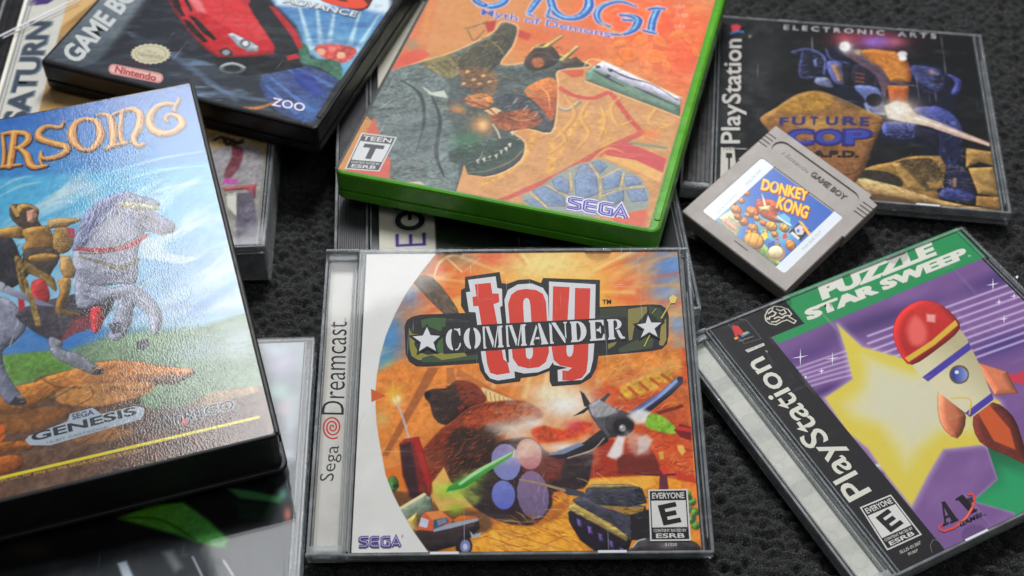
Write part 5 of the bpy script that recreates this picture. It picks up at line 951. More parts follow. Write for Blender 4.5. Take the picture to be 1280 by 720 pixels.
 S([(8.5,10.1),(17.2,7.7),(26.6,10.6),(33.1,13.4)],0.7,'6a6458',s=0.4)
 S([(8.3,8.2),(16.6,2.8),(22,-1.2),(29,.8)],[1, 1.6, 2.6, 2],'8a8470',s=0.7,m=0.7)
 P([(-24.3,24),(-19.7,25.8),(-15.3,24.6),(-12.7,12.7),(-10.4,6),(-17.5,.2),(-26,2.6)],'34323c',s=0.8,m=0.6)
 P([(-14.5,33.7),(-14.6,41.1),(-11.5,41.3),(-7.1,40),(-4.1,36),(-5,31),(-3.3,25.3),(-8.5,25.7)],'4c4038',s=0.6,m=0.5)
 P([(-8.9,36.8),(-5.1,37.3),(-4.8,33),(-6.6,29.8),(-9.1,31.1)],'b88a78',s=0.5,m=0.3)
 P([(-11.6,40.8),(-7.8,40.2),(-4.7,37.4),(-4.6,35.1),(-7.3,38),(-10.6,35.7),(-12.8,36.3)],'a8874a',s=0.4,m=0.4)
 P([(-14.9,42.2),(-13.1,40.7),(-11.4,34.9),(-12.9,34.8)],'c0a060',s=0.3)
 P([(-22.3,29.6),(-16.3,30.5),(-11.2,29.1),(-11,23.3),(-15.3,24.6),(-22.6,26.6)],'c49c58',s=0.5,m=0.4,g=[(-16.3,30.5),(-16.1,24.8)],c2='8a683a')
 P([(-1.3,29.9),(3.2,29.9),(10.6,27.4),(10.8,26),(4.9,24.5),(-1.8,25.4)],'c0a068',s=0.4,m=0.3,g=[(3.2,29.7),(2.7,24.6)],c2='8e7040')
 P([(-11.3,27.5),(-4.6,27.7),(-1.3,26.3),(-.3,18.2),(-2.2,14.7),(-10.3,15),(-12.2,18.6),(-10.4,21.1)],'b48a4c',s=0.5,m=0.4,g=[(-8.4,26.7),(-4.3,15.3)],c2='7c5c30')
 P([(.4,24.2),(5.6,23.8),(7.1,17.2),(4.2,11.9),(-.8,13.3)],'94743c',s=0.6,m=0.5)
 P([(4.9,24.5),(8.1,22.6),(7.6,18.1),(5.4,19.2)],'b03c50',s=0.6)
 P([(-11.5,17.4),(-1.3,15.5),(1,9.7),(-3.5,2.1),(-2,-4.2),(-5.7,1.7),(-11,8.2)],'4a4038',s=0.6,m=0.5)
 P([(-9.7,13.8),(-3.8,13.6),(.8,10.8),(-3.4,9.5),(-9.9,11.4)],'a88248',s=0.5,m=0.4)
 P([(-15.5,14.5),(-12.6,13.6),(-6.8,6),(-2.2,.7),(-2.2,-6.1),(-6.5,1),(-12.7,5.7),(-13,-5),(-14.7,-.6)],'8e7444',s=0.5,m=0.5)
 P([(1.1,10.7),(4.7,9.7),(6.1,2.3),(4.9,-1.3),(1.4,-.3),(.4,3.9)],'c69e60',s=0.5,m=0.3,g=[(1.7,9.5),(5.1,-.4)],c2='9a7440')
 P([(-.9,-.7),(3.5,-.9),(2.8,-7.5),(-.2,-14.4),(5.1,-18.3),(5.3,-19.6),(-.6,-17.6),(-3.6,-15.8),(-2.7,-10.8),(-.8,-6.5)],'ba9050',s=0.5,m=0.4,g=[(-1.1,-2.6),(1.4,-12.9)],c2='80602e')
 P([(-10.2,1),(-5.8,.8),(-4.6,-8.3),(-8.5,-11.1),(-10.8,-5.6)],'b83c40',s=0.8,m=0.5)
 P([(-15.9,-5.1),(-13.8,-5.7),(-13.8,-10.5),(-16.1,-11.3)],'b8383c',s=0.5)
 P([(-24.3,6),(-21.5,4.7),(-17.5,.2),(-8.2,-8.3),(-2.8,-12.9),(-8.5,-10.9),(-17.9,-3.6),(-24.6,2.2)],'b8bcca',s=0.4,g=[(-17.5,.2),(-18.6,-3.4)],c2='8488a0')
 S([(-13.3,6.8),(-11.5,-5.4),(-10,-19.1)],[1.4, 2, 2],'9c8450',s=0.5,m=0.7)
 N('1c1814',0.08,2.0,71,1,0,None)
 N('ffffff',0.06,2.4,73,2,20,None)
 VP([(-35.3,-80.12),(-28.73,-79.84),(59.64,-80.26),(59.59,-81.43),(-28.83,-81.02),(-35.39,-81.29)],'e0cf2c')
 T('e sys. Lic. for play on the SEGA GENESIS SYSTEM.',[(-31.39,-82.26),(19.26,-84.08),(-31.64,-80.39)],'c8a02c',0)
 VP([(-19.33,-67.77),(-17.94,-66.4),(-4.57,-64.18),(-3.39,-61.33),(4.39,-60.91),(6.98,-64.34),(18.67,-64.29),(21.49,-65.86),(21.2,-68.47),(19.54,-70.33),(-11.38,-72.16),(-17.9,-70.26)],'a9b6c2')
 T('GENESIS',[(-17.12,-69.14),(18.84,-68),(-17.27,-65.55)],'2a2c38',0.03)
 T('SEGA',[(-2.85,-64.05),(4.71,-63.9),(-2.92,-61.68)],'4a4668',0.03)
 T('16-BIT CARTRIDGE',[(-12.14,-71.42),(8.3,-70.78),(-12.2,-70.37)],'6c7884',0)
 T('TRECO',[(29.26,-75.92),(51.94,-75.23),(29.4,-71.7)],'c4c4cc',0.06)
 T('TRECO',[(29.26,-75.92),(51.94,-75.23),(29.4,-71.7)],'26242e',0.026)
 VP([(32.64,-76.47),(34.44,-73.91),(35.49,-76.56)],'d0483c')
 A.F([(7.5,14),(10.2,24.6),(16.5,32.3),(23.9,35.6),(30.1,35.4),(26,28.5),(17.6,22.5),(11.2,13.9)],'6c729a',70,7,62,0.55,0.8,3)
 A.F([(7.5,14),(10.2,24.6),(16.5,32.3),(23.9,35.6),(30.1,35.4),(26,28.5),(17.6,22.5),(11.2,13.9)],'b4b8d0',40,6,62,0.4,0.8,4)
 A.F([(11,12),(17.8,24.5),(26.2,29.6),(30.8,18.7),(27.9,-6.9),(15.3,-7.2),(7.3,0)],'c6c8d6',60,5,80,0.6,0.45,5)
 A.F([(7.7,2.9),(28.5,-3.1),(31.1,-20.5),(19.2,-21.9),(7.7,-14.8)],'5e6276',40,4,30,0.4,0.6,6)
 A.F([(29.9,33.9),(38.5,29.3),(40.9,24.3),(27.5,28.1)],'e0d8b8',30,2,20,0.4,0.8,7)
 A.F([(-22.8,23.6),(-13.3,21.9),(-10.4,6),(-17.5,.2),(-24.6,2.2)],'1c1a24',50,5,75,0.5,0.6,8)
 A.F([(-39.4,6),(-17.3,-8.8),(-14.7,-19),(-22.6,-28.2),(-20.5,-44.5),(-42.1,-34.9)],'c4c6d2',60,5,70,0.6,0.5,9)
 A.F([(-26.4,-52.5),(9.3,-42.5),(39.5,-55.1),(20.5,-63.9),(-18.7,-61.1)],'7c4c28',60,4,15,0.35,0.6,10)
 A.F([(-26.2,-50.4),(9.4,-41.8),(37.9,-53.6),(21.8,-54.5),(-13.6,-53)],'dca868',50,4,15,0.4,0.6,11)
 A.F([(-32.2,-61.4),(23.5,-67),(57.4,-74.6),(56.2,-80.8),(-28.7,-79.8)],'4a3426',70,4,18,0.5,0.6,12)
 A.F([(-25.3,-39.8),(-2.9,-33.9),(11.2,-41.4),(43.4,-42.6),(52.2,-54.3),(34.5,-52.6),(12.9,-42.5),(-20.4,-42.3)],'567f3c',60,3,75,0.3,0.6,13)
 A.F([(12.5,-31.4),(46.8,-33.1),(64.4,-38.1),(57.5,-54.7),(26.5,-46.9)],'a8b8a0',50,5,8,0.5,0.5,14)
 S([(-9.2,79.7),(-10.8,71),(-12.3,63.5),(-12.9,61.5)],[3.1, 3.5, 3.5, 3.3],'3a3234',s=0.4,a=0.9,k=1)
 S([(-14,79.9),(-9.2,79.7),(-4.7,77.5),(-4.3,73.7),(-7.7,70.7),(-9.7,70.7)],[1.9, 3.1, 3.1, 3.5, 2.9, 1.8],'3a3234',s=0.4,a=0.9,k=1)
 S([(-8.1,70.5),(-5.8,66.2),(-4.8,60.3),(-2.7,58.1),(1.6,58)],[2.1, 3.5, 3.6999999999999997, 2.7, 1.6],'3a3234',s=0.4,a=0.9,k=1)
 S([(-15.9,61.8),(-12.5,61.6),(-8.2,61.1)],[1.9, 2.2, 1.5],'3a3234',s=0.4,a=0.9,k=1)
 S([(-13.9,78.7),(-14.1,69.6),(-15.2,62.1)],[1.9, 2.1, 2.1],'3a3234',s=0.4,a=0.9,k=1)
 S([(10.6,80.2),(8.8,77.6),(4.2,79.4),(.5,77.6),(.4,73.6),(5.5,69.3),(9.6,66.4),(9.2,63.1),(4.7,61.6),(.5,62.2),(0,65.7)],[1.4, 2.0, 2.5, 3.1, 3.6999999999999997, 3.5, 3.6999999999999997, 3.3, 2.7, 2.1, 1.4],'3a3234',s=0.4,a=0.9,k=1)
 S([(0,65.7),(-.8,61.4),(0,57.8)],[1.6, 1.8, 1.6],'3a3234',s=0.4,a=0.9,k=1)
 S([(19.5,79.6),(15.4,78.7),(13,73.5),(13.3,67.7),(15.9,62.9),(18.5,61.9)],[1.8, 2.9, 4.1000000000000005, 3.9, 2.5, 1.8],'3a3234',s=0.4,a=0.9,k=1)
 S([(19.5,79.6),(23.2,77.1),(24.1,70.4),(22.5,65.1),(19.3,62),(18.1,61.8)],[1.8, 2.9, 3.9, 3.6999999999999997, 2.5, 1.8],'3a3234',s=0.4,a=0.9,k=1)
 S([(24.3,80.6),(28.3,79.2),(29.2,73.6),(28.7,66.8),(27.8,62.5),(25.1,60.4)],[1.5, 2.5, 3.6999999999999997, 3.6999999999999997, 2.7, 1.5],'3a3234',s=0.4,a=0.9,k=1)
 S([(29.9,78.7),(35,80.3),(39,79.8),(40.9,75.7),(39,68.6),(36.3,63.5),(37.6,58.8),(40.5,59.5)],[1.5, 2.1, 2.9, 3.5, 3.6999999999999997, 2.9, 2.4, 1.4],'3a3234',s=0.4,a=0.9,k=1)
 S([(34.1,79.4),(32,70.5),(31.8,63),(33.7,61.7)],[1.8, 2.2, 2.5, 1.4],'3a3234',s=0.4,a=0.9,k=1)
 S([(25.1,60.4),(28.5,61.7),(34,61.6)],[1.5, 2.1, 1.4],'3a3234',s=0.4,a=0.9,k=1)
 S([(57.8,81.1),(56,78),(52.2,79.7),(47.4,78),(44.2,73),(44.5,67),(48,63.2),(52.8,63),(56.4,66),(56,70.3),(52.7,73),(50.4,71.2),(50.9,69.3)],[1.4, 1.9, 2.5, 2.9, 3.6999999999999997, 4.1000000000000005, 3.6999999999999997, 3.3, 3.6999999999999997, 2.9, 1.9, 1.8, 1.6],'3a3234',s=0.4,a=0.9,k=1)
 S([(57,78.9),(54.8,75.4),(55.4,74)],[1.4, 1.6, 1.3],'3a3234',s=0.4,a=0.9,k=1)
 S([(-9.5,80.7),(-11,72),(-12.5,64.5),(-13.1,62.4)],[2.5500000000000003, 2.95, 2.95, 2.75],'8a5a34',s=0.25,k=1)
 S([(-14.2,80.9),(-9.5,80.7),(-4.9,78.5),(-4.5,74.7),(-7.9,71.7),(-9.9,71.6)],[1.35, 2.5500000000000003, 2.5500000000000003, 2.95, 2.35, 1.25],'8a5a34',s=0.25,k=1)
 S([(-8.4,71.4),(-6,67.2),(-5,61.3),(-2.9,59),(1.4,58.9)],[1.5499999999999998, 2.95, 3.15, 2.15, 1.0499999999999998],'8a5a34',s=0.25,k=1)
 S([(-16.1,62.7),(-12.7,62.5),(-8.5,62)],[1.35, 1.65, 0.95],'8a5a34',s=0.25,k=1)
 S([(-14.1,79.7),(-14.3,70.6),(-15.4,63.1)],[1.35, 1.5499999999999998, 1.5499999999999998],'8a5a34',s=0.25,k=1)
 S([(10.4,81.2),(8.6,78.6),(4,80.4),(.2,78.6),(.2,74.5),(5.3,70.2),(9.4,67.4),(9,64.1),(4.5,62.5),(.2,63.2),(-.2,66.7)],[0.85, 1.4500000000000002, 1.9500000000000002, 2.5500000000000003, 3.15, 2.95, 3.15, 2.75, 2.15, 1.5499999999999998, 0.85],'8a5a34',s=0.25,k=1)
 S([(-.2,66.7),(-1,62.4),(-.2,58.8)],[1.0499999999999998, 1.25, 1.0499999999999998],'8a5a34',s=0.25,k=1)
 S([(19.3,80.6),(15.2,79.7),(12.8,74.5),(13.1,68.6),(15.7,63.9),(18.3,62.8)],[1.25, 2.35, 3.5500000000000003, 3.35, 1.9500000000000002, 1.25],'8a5a34',s=0.25,k=1)
 S([(19.3,80.6),(23,78.1),(23.9,71.4),(22.3,66.1),(19.1,62.9),(17.9,62.7)],[1.25, 2.35, 3.35, 3.15, 1.9500000000000002, 1.25],'8a5a34',s=0.25,k=1)
 S([(24.1,81.6),(28.1,80.2),(29,74.6),(28.5,67.8),(27.6,63.4),(24.9,61.3)],[0.95, 1.9500000000000002, 3.15, 3.15, 2.15, 0.95],'8a5a34',s=0.25,k=1)
 S([(29.7,79.7),(34.8,81.3),(38.8,80.8),(40.7,76.7),(38.9,69.5),(36.1,64.5),(37.5,59.8),(40.4,60.4)],[0.95, 1.5499999999999998, 2.35, 2.95, 3.15, 2.35, 1.85, 0.85],'8a5a34',s=0.25,k=1)
 S([(33.9,80.4),(31.9,71.5),(31.6,64),(33.5,62.7)],[1.25, 1.65, 1.9500000000000002, 0.85],'8a5a34',s=0.25,k=1)
 S([(24.9,61.3),(28.3,62.7),(33.9,62.6)],[0.95, 1.5499999999999998, 0.85],'8a5a34',s=0.25,k=1)
 S([(57.6,82.2),(55.8,79),(52,80.7),(47.2,79),(44,74),(44.3,68),(47.8,64.1),(52.6,63.9),(56.2,67),(55.8,71.3),(52.6,74),(50.3,72.2),(50.8,70.3)],[0.85, 1.35, 1.9500000000000002, 2.35, 3.15, 3.5500000000000003, 3.15, 2.75, 3.15, 2.35, 1.35, 1.25, 1.0499999999999998],'8a5a34',s=0.25,k=1)
 S([(56.8,80),(54.6,76.4),(55.2,75)],[0.85, 1.0499999999999998, 0.75],'8a5a34',s=0.25,k=1)
 S([(-9.5,80.7),(-11,72),(-12.5,64.5),(-13.1,62.4)],[2.2, 2.6, 2.6, 2.4],'cf8a48',s=0.3,k=1,m=0.35)
 S([(-14.2,80.9),(-9.5,80.7),(-4.9,78.5),(-4.5,74.7),(-7.9,71.7),(-9.9,71.6)],[1, 2.2, 2.2, 2.6, 2, 0.9],'cf8a48',s=0.3,k=1,m=0.35)
 S([(-8.4,71.4),(-6,67.2),(-5,61.3),(-2.9,59),(1.4,58.9)],[1.2, 2.6, 2.8, 1.8, 0.7],'cf8a48',s=0.3,k=1,m=0.35)
 S([(-16.1,62.7),(-12.7,62.5),(-8.5,62)],[1, 1.3, 0.6],'cf8a48',s=0.3,k=1,m=0.35)
 S([(-14.1,79.7),(-14.3,70.6),(-15.4,63.1)],[1, 1.2, 1.2],'cf8a48',s=0.3,k=1,m=0.35)
 S([(10.4,81.2),(8.6,78.6),(4,80.4),(.2,78.6),(.2,74.5),(5.3,70.2),(9.4,67.4),(9,64.1),(4.5,62.5),(.2,63.2),(-.2,66.7)],[0.5, 1.1, 1.6, 2.2, 2.8, 2.6, 2.8, 2.4, 1.8, 1.2, 0.5],'cf8a48',s=0.3,k=1,m=0.35)
 S([(-.2,66.7),(-1,62.4),(-.2,58.8)],[0.7, 0.9, 0.7],'cf8a48',s=0.3,k=1,m=0.35)
 S([(19.3,80.6),(15.2,79.7),(12.8,74.5),(13.1,68.6),(15.7,63.9),(18.3,62.8)],[0.9, 2, 3.2, 3, 1.6, 0.9],'cf8a48',s=0.3,k=1,m=0.35)
 S([(19.3,80.6),(23,78.1),(23.9,71.4),(22.3,66.1),(19.1,62.9),(17.9,62.7)],[0.9, 2, 3, 2.8, 1.6, 0.9],'cf8a48',s=0.3,k=1,m=0.35)
 S([(24.1,81.6),(28.1,80.2),(29,74.6),(28.5,67.8),(27.6,63.4),(24.9,61.3)],[0.6, 1.6, 2.8, 2.8, 1.8, 0.6],'cf8a48',s=0.3,k=1,m=0.35)
 S([(29.7,79.7),(34.8,81.3),(38.8,80.8),(40.7,76.7),(38.9,69.5),(36.1,64.5),(37.5,59.8),(40.4,60.4)],[0.6, 1.2, 2, 2.6, 2.8, 2, 1.5, 0.5],'cf8a48',s=0.3,k=1,m=0.35)
 S([(33.9,80.4),(31.9,71.5),(31.6,64),(33.5,62.7)],[0.9, 1.3, 1.6, 0.5],'cf8a48',s=0.3,k=1,m=0.35)
 S([(24.9,61.3),(28.3,62.7),(33.9,62.6)],[0.6, 1.2, 0.5],'cf8a48',s=0.3,k=1,m=0.35)
 S([(57.6,82.2),(55.8,79),(52,80.7),(47.2,79),(44,74),(44.3,68),(47.8,64.1),(52.6,63.9),(56.2,67),(55.8,71.3),(52.6,74),(50.3,72.2),(50.8,70.3)],[0.5, 1, 1.6, 2, 2.8, 3.2, 2.8, 2.4, 2.8, 2, 1, 0.9, 0.7],'cf8a48',s=0.3,k=1,m=0.35)
 S([(56.8,80),(54.6,76.4),(55.2,75)],[0.5, 0.7, 0.4],'cf8a48',s=0.3,k=1,m=0.35)
 S([(-9.7,81.2),(-11.3,72.5),(-12.8,65),(-13.3,62.9)],[0.9900000000000001, 1.1700000000000002, 1.1700000000000002, 1.08],'f0cb80',s=0.9,k=1,a=0.9)
 S([(-14.5,81.4),(-9.7,81.2),(-5.2,79),(-4.8,75.2),(-8.2,72.2),(-10.2,72.2)],[0.45, 0.9900000000000001, 0.9900000000000001, 1.1700000000000002, 0.9, 0.405],'f0cb80',s=0.9,k=1,a=0.9)
 S([(-8.6,72),(-6.3,67.7),(-5.3,61.8),(-3.2,59.5),(1.1,59.4)],[0.54, 1.1700000000000002, 1.26, 0.81, 0.315],'f0cb80',s=0.9,k=1,a=0.9)
 S([(-16.4,63.2),(-12.9,63),(-8.7,62.5)],[0.45, 0.5850000000000001, 0.27],'f0cb80',s=0.9,k=1,a=0.9)
 S([(-14.4,80.2),(-14.6,71.1),(-15.7,63.6)],[0.45, 0.54, 0.54],'f0cb80',s=0.9,k=1,a=0.9)
 S([(10.1,81.8),(8.4,79.1),(3.8,81),(0,79.1),(0,75.1),(5.1,70.8),(9.1,67.9),(8.7,64.6),(4.2,63),(0,63.7),(-.4,67.2)],[0.225, 0.49500000000000005, 0.7200000000000001, 0.9900000000000001, 1.26, 1.1700000000000002, 1.26, 1.08, 0.81, 0.54, 0.225],'f0cb80',s=0.9,k=1,a=0.9)
 S([(-.4,67.2),(-1.3,62.9),(-.5,59.3)],[0.315, 0.405, 0.315],'f0cb80',s=0.9,k=1,a=0.9)
 S([(19,81.2),(14.9,80.2),(12.5,75),(12.8,69.2),(15.4,64.4),(18.1,63.4)],[0.405, 0.9, 1.4400000000000002, 1.35, 0.7200000000000001, 0.405],'f0cb80',s=0.9,k=1,a=0.9)
 S([(19,81.2),(22.8,78.6),(23.7,71.9),(22.1,66.6),(18.9,63.5),(17.7,63.2)],[0.405, 0.9, 1.35, 1.26, 0.7200000000000001, 0.405],'f0cb80',s=0.9,k=1,a=0.9)
 S([(23.9,82.2),(27.9,80.7),(28.8,75.2),(28.3,68.3),(27.3,64),(24.6,61.9)],[0.27, 0.7200000000000001, 1.26, 1.26, 0.81, 0.27],'f0cb80',s=0.9,k=1,a=0.9)
 S([(29.5,80.3),(34.6,81.8),(38.6,81.3),(40.4,77.2),(38.6,70.1),(35.9,65),(37.2,60.3),(40.1,61)],[0.27, 0.54, 0.9, 1.1700000000000002, 1.26, 0.9, 0.675, 0.225],'f0cb80',s=0.9,k=1,a=0.9)
 S([(33.6,80.9),(31.6,72),(31.4,64.5),(33.2,63.2)],[0.405, 0.5850000000000001, 0.7200000000000001, 0.225],'f0cb80',s=0.9,k=1,a=0.9)
 S([(24.6,61.9),(28,63.2),(33.6,63.1)],[0.27, 0.54, 0.225],'f0cb80',s=0.9,k=1,a=0.9)
 S([(57.3,82.7),(55.6,79.6),(51.7,81.3),(46.9,79.6),(43.7,74.5),(44.1,68.5),(47.5,64.7),(52.4,64.5),(56,67.6),(55.6,71.8),(52.3,74.5),(50,72.8),(50.5,70.9)],[0.225, 0.45, 0.7200000000000001, 0.9, 1.26, 1.4400000000000002, 1.26, 1.08, 1.26, 0.9, 0.45, 0.405, 0.315],'f0cb80',s=0.9,k=1,a=0.9)
 S([(56.6,80.5),(54.4,76.9),(55,75.6)],[0.225, 0.315, 0.18000000000000002],'f0cb80',s=0.9,k=1,a=0.9)
 A.K(1.15,1.08,.9)
def art_otogi(A):
 P,S,G,N,VP,VS,T=A.P,A.S,A.G,A.N,A.VP,A.VS,A.T
 P([(-68,-95),(66,-95),(66,95),(-68,95)],'c8915c')
 G([(32.4,42.5),(47.7,-1),(3.8,-39)],'e0602c',1)
 G([(54.3,24.8),(19.1,5.4),(7.6,-42.3)],'dc5a2a',0.95)
 G([(-9,17.8),(22.8,6.5),(4.1,-16)],'cf6c3c',0.8)
 G([(11.2,11),(17.3,4.9),(2,-8.6)],'d0683a',0.7)
 G([(-54.9,12.7),(15.8,4.5),(7.1,-23.1)],'c98c58',0.9)
 P([(-67.7,-26.6),(-66.4,-8),(-70,29.9),(-63.9,41.8),(-55.2,-10.9),(-62.3,-20.6)],'c46a44',s=3,a=0.7,m=0.3)
 P([(-65,-12.2),(-57.8,-5.5),(-53,-8.8),(-56.8,-17.5),(-66.9,-26.4)],'cc5648',s=2,a=0.8)
 G([(-63,-3.9),(3.5,1),(1.4,-4.3)],'8a9078',0.7)
 G([(-61.6,12.4),(2.9,-.2),(4,-22)],'d0a054',0.6)
 S([(-43.1,14.5),(-40,17),(-34.9,22.5)],0.8,'5a5a40',s=0.5,a=0.8)
 S([(-41.8,13.3),(-37,6.7),(-34.7,15.3)],0.8,'5a5a40',s=0.5,a=0.6)
 P([(-36.4,21.2),(-31.5,24.3),(-30.3,16.5),(-32.6,14.3)],'a8382c',s=1)
 P([(-21.1,20.8),(-12.9,18.3),(-13.5,13.4),(-19.5,14.8)],'b84a34',s=1)
 P([(37.3,14),(37,12.5),(36.1,11.3),(34.8,10.6),(33.1,10.5),(31.4,11),(29.8,12.1),(28.4,13.5),(27.6,15.2),(27.3,16.9),(27.6,18.5),(28.5,19.7),(29.8,20.4),(31.5,20.5),(33.2,20),(34.9,18.9),(36.2,17.4),(37.1,15.7)],'e8853a',s=0.5,a=0.75,m=0.3,b=0.15)
 S([(28.8,16.5),(35.8,14.4)],0.35,'c85c28',s=0.4,a=0.8)
 P([(38.5,32.1),(39,30.6),(39.1,28.7),(38.7,26.7),(38,24.7),(36.9,23),(35.7,21.9),(34.4,21.4),(33.3,21.6),(32.4,22.5),(31.9,24),(31.7,25.9),(32.1,27.9),(32.8,29.9),(33.9,31.6),(35.1,32.8),(36.4,33.3),(37.6,33)],'e8853a',s=0.5,a=0.75,m=0.3,b=0.15)
 S([(33.3,23.9),(37.5,30.7)],0.35,'c85c28',s=0.4,a=0.8)
 P([(50.1,17.4),(49.9,15.6),(49.1,14),(47.8,12.8),(46.1,12.2),(44.2,12.2),(42.4,12.9),(40.9,14.1),(39.8,15.7),(39.3,17.5),(39.5,19.3),(40.2,20.9),(41.6,22.1),(43.3,22.7),(45.2,22.7),(47,22.1),(48.5,20.8),(49.6,19.2)],'e8853a',s=0.5,a=0.75,m=0.3,b=0.15)
 S([(40.9,17.5),(48.5,17.4)],0.35,'c85c28',s=0.4,a=0.8)
 P([(45.2,3.4),(44.4,2.8),(43.2,3),(41.9,3.8),(40.6,5.3),(39.5,7.2),(38.6,9.4),(38.1,11.5),(38,13.3),(38.4,14.6),(39.2,15.3),(40.4,15.1),(41.7,14.2),(43,12.7),(44.2,10.8),(45.1,8.6),(45.5,6.5),(45.6,4.7)],'e8853a',s=0.5,a=0.75,m=0.3,b=0.15)
 S([(39.4,12.9),(44.2,5.1)],0.35,'c85c28',s=0.4,a=0.8)
 P([(48,26.3),(47.4,25.3),(46.5,24.9),(45.3,25),(43.9,25.7),(42.6,26.9),(41.4,28.5),(40.6,30.2),(40.2,31.9),(40.3,33.3),(40.8,34.3),(41.8,34.7),(43,34.6),(44.4,33.9),(45.7,32.7),(46.9,31.1),(47.7,29.4),(48.1,27.7)],'e8853a',s=0.5,a=0.75,m=0.3,b=0.15)
 S([(41.5,32.2),(46.8,27.4)],0.35,'c85c28',s=0.4,a=0.8)
 P([(54.7,37.6),(54.7,36.3),(54.3,35),(53.5,33.9),(52.5,33.2),(51.3,32.8),(50,32.9),(49,33.5),(48.1,34.4),(47.7,35.6),(47.7,36.9),(48.1,38.1),(48.9,39.2),(49.9,40),(51.2,40.3),(52.4,40.2),(53.5,39.7),(54.3,38.8)],'e8853a',s=0.5,a=0.75,m=0.3,b=0.15)
 S([(48.8,35.9),(53.7,37.3)],0.35,'c85c28',s=0.4,a=0.8)
 P([(59,32.1),(58.6,31.4),(57.9,31),(56.9,31.1),(55.9,31.7),(54.9,32.6),(54.1,33.8),(53.5,35.1),(53.2,36.4),(53.3,37.4),(53.7,38.2),(54.4,38.6),(55.3,38.5),(56.4,37.9),(57.4,37),(58.2,35.8),(58.8,34.5),(59.1,33.2)],'e8853a',s=0.5,a=0.75,m=0.3,b=0.15)
 S([(54.1,36.6),(58.2,32.9)],0.35,'c85c28',s=0.4,a=0.8)
 P([(30,24.4),(30.2,23.2),(30,22),(29.5,20.8),(28.6,19.9),(27.6,19.3),(26.6,19),(25.6,19.2),(24.8,19.8),(24.3,20.8),(24.1,21.9),(24.3,23.2),(24.8,24.3),(25.7,25.3),(26.7,25.9),(27.7,26.1),(28.7,25.9),(29.5,25.3)],'e8853a',s=0.5,a=0.75,m=0.3,b=0.15)
 S([(25.1,21.3),(29.2,23.8)],0.35,'c85c28',s=0.4,a=0.8)
 P([(52,6),(51.3,5.9),(50.4,6.5),(49.6,7.7),(48.8,9.3),(48.2,11.2),(47.9,13.2),(47.9,14.9),(48.2,16.2),(48.7,17),(49.5,17),(50.3,16.4),(51.2,15.2),(52,13.5),(52.6,11.6),(52.9,9.7),(52.9,8),(52.6,6.7)],'e8853a',s=0.5,a=0.75,m=0.3,b=0.15)
 S([(49.2,15.3),(51.5,7.6)],0.35,'c85c28',s=0.4,a=0.8)
 P([(32.8,7.9),(32.6,7.1),(32.2,6.4),(31.4,6.1),(30.5,6),(29.6,6.3),(28.7,6.9),(28,7.6),(27.5,8.6),(27.3,9.5),(27.5,10.3),(28,11),(28.7,11.3),(29.6,11.4),(30.6,11.1),(31.5,10.5),(32.2,9.8),(32.7,8.8)],'e8853a',s=0.5,a=0.75,m=0.3,b=0.15)
 S([(28.2,9.3),(32,8.2)],0.35,'c85c28',s=0.4,a=0.8)
 P([(63.4,21.9),(62.9,21.5),(62.2,21.6),(61.5,22.1),(60.7,23),(60,24.2),(59.5,25.6),(59.2,26.9),(59.2,28),(59.5,28.8),(60,29.2),(60.7,29.1),(61.5,28.5),(62.2,27.6),(62.9,26.4),(63.4,25.1),(63.7,23.8),(63.7,22.7)],'e8853a',s=0.5,a=0.75,m=0.3,b=0.15)
 S([(60.1,27.8),(62.8,22.9)],0.35,'c85c28',s=0.4,a=0.8)
 N('f4a060',0.35,4,7,1,0,[(7.5,52),(62.7,67.8),(62.4,-10.2),(18.7,2.4)])
 S([(45.4,56.8),(46,59.3),(46.7,56.8)],0.45,'e8a884',s=0.4)
 S([(47.2,57.3),(47.8,59.8),(48.5,57.3)],0.45,'e8a884',s=0.4)
 S([(49,57.8),(49.6,60.4),(50.3,57.9)],0.45,'e8a884',s=0.4)
 S([(48,50.1),(48.7,52.6),(49.3,50.1)],0.45,'e8a884',s=0.4)
 S([(49.8,50.6),(50.5,53.1),(51.1,50.6)],0.45,'e8a884',s=0.4)
 S([(51.6,51.1),(52.3,53.6),(52.9,51.1)],0.45,'e8a884',s=0.4)
 S([(48.2,41.2),(48.9,43.6),(49.5,41.2)],0.45,'e8a884',s=0.4)
 S([(50,41.7),(50.7,44.1),(51.3,41.7)],0.45,'e8a884',s=0.4)
 S([(51.8,42.2),(52.5,44.6),(53.1,42.2)],0.45,'e8a884',s=0.4)
 P([(4,-4.8),(15.6,0),(61.3,-19),(63,-51.1),(64.2,-91.8),(-12.7,-97.8),(-20.5,-91.3),(-1.8,-77.1),(12.9,-41.1)],'c89868',s=1.5,m=0.15)
 S([(24.2,-29.6),(21.1,-38.8),(19,-51.6),(18.1,-69)],2.2,'d8a758',s=1.6,a=0.75,m=0.4)
 S([(32.4,-27.2),(30.3,-33.4),(36.1,-44.1),(34.8,-53.8)],2.2,'d8a758',s=1.6,a=0.75,m=0.4)
 S([(5.4,-46),(5.3,-62.2),(1.4,-76.3),(-7.6,-86.4)],2.2,'d8a758',s=1.6,a=0.75,m=0.4)
 S([(58.7,-28.2),(49.1,-40.4)],2.2,'d8a758',s=1.6,a=0.75,m=0.4)
 S([(14.1,-53),(17.9,-71.6)],2.2,'d8a758',s=1.6,a=0.75,m=0.4)
 S([(8.8,-16.7),(15.8,-19.8),(23.7,-19.7),(29.5,-13.8),(31.5,-14.7),(41.2,-27.5),(49.1,-36.4)],[3, 2.4, 2.4, 2.8, 2.4, 2.4, 2.4],'c2584c',s=0.5,m=0.3)
 P([(5.7,-4.3),(15.8,-.7),(16.5,-5.7),(12,-7.7)],'c4603f',s=1)
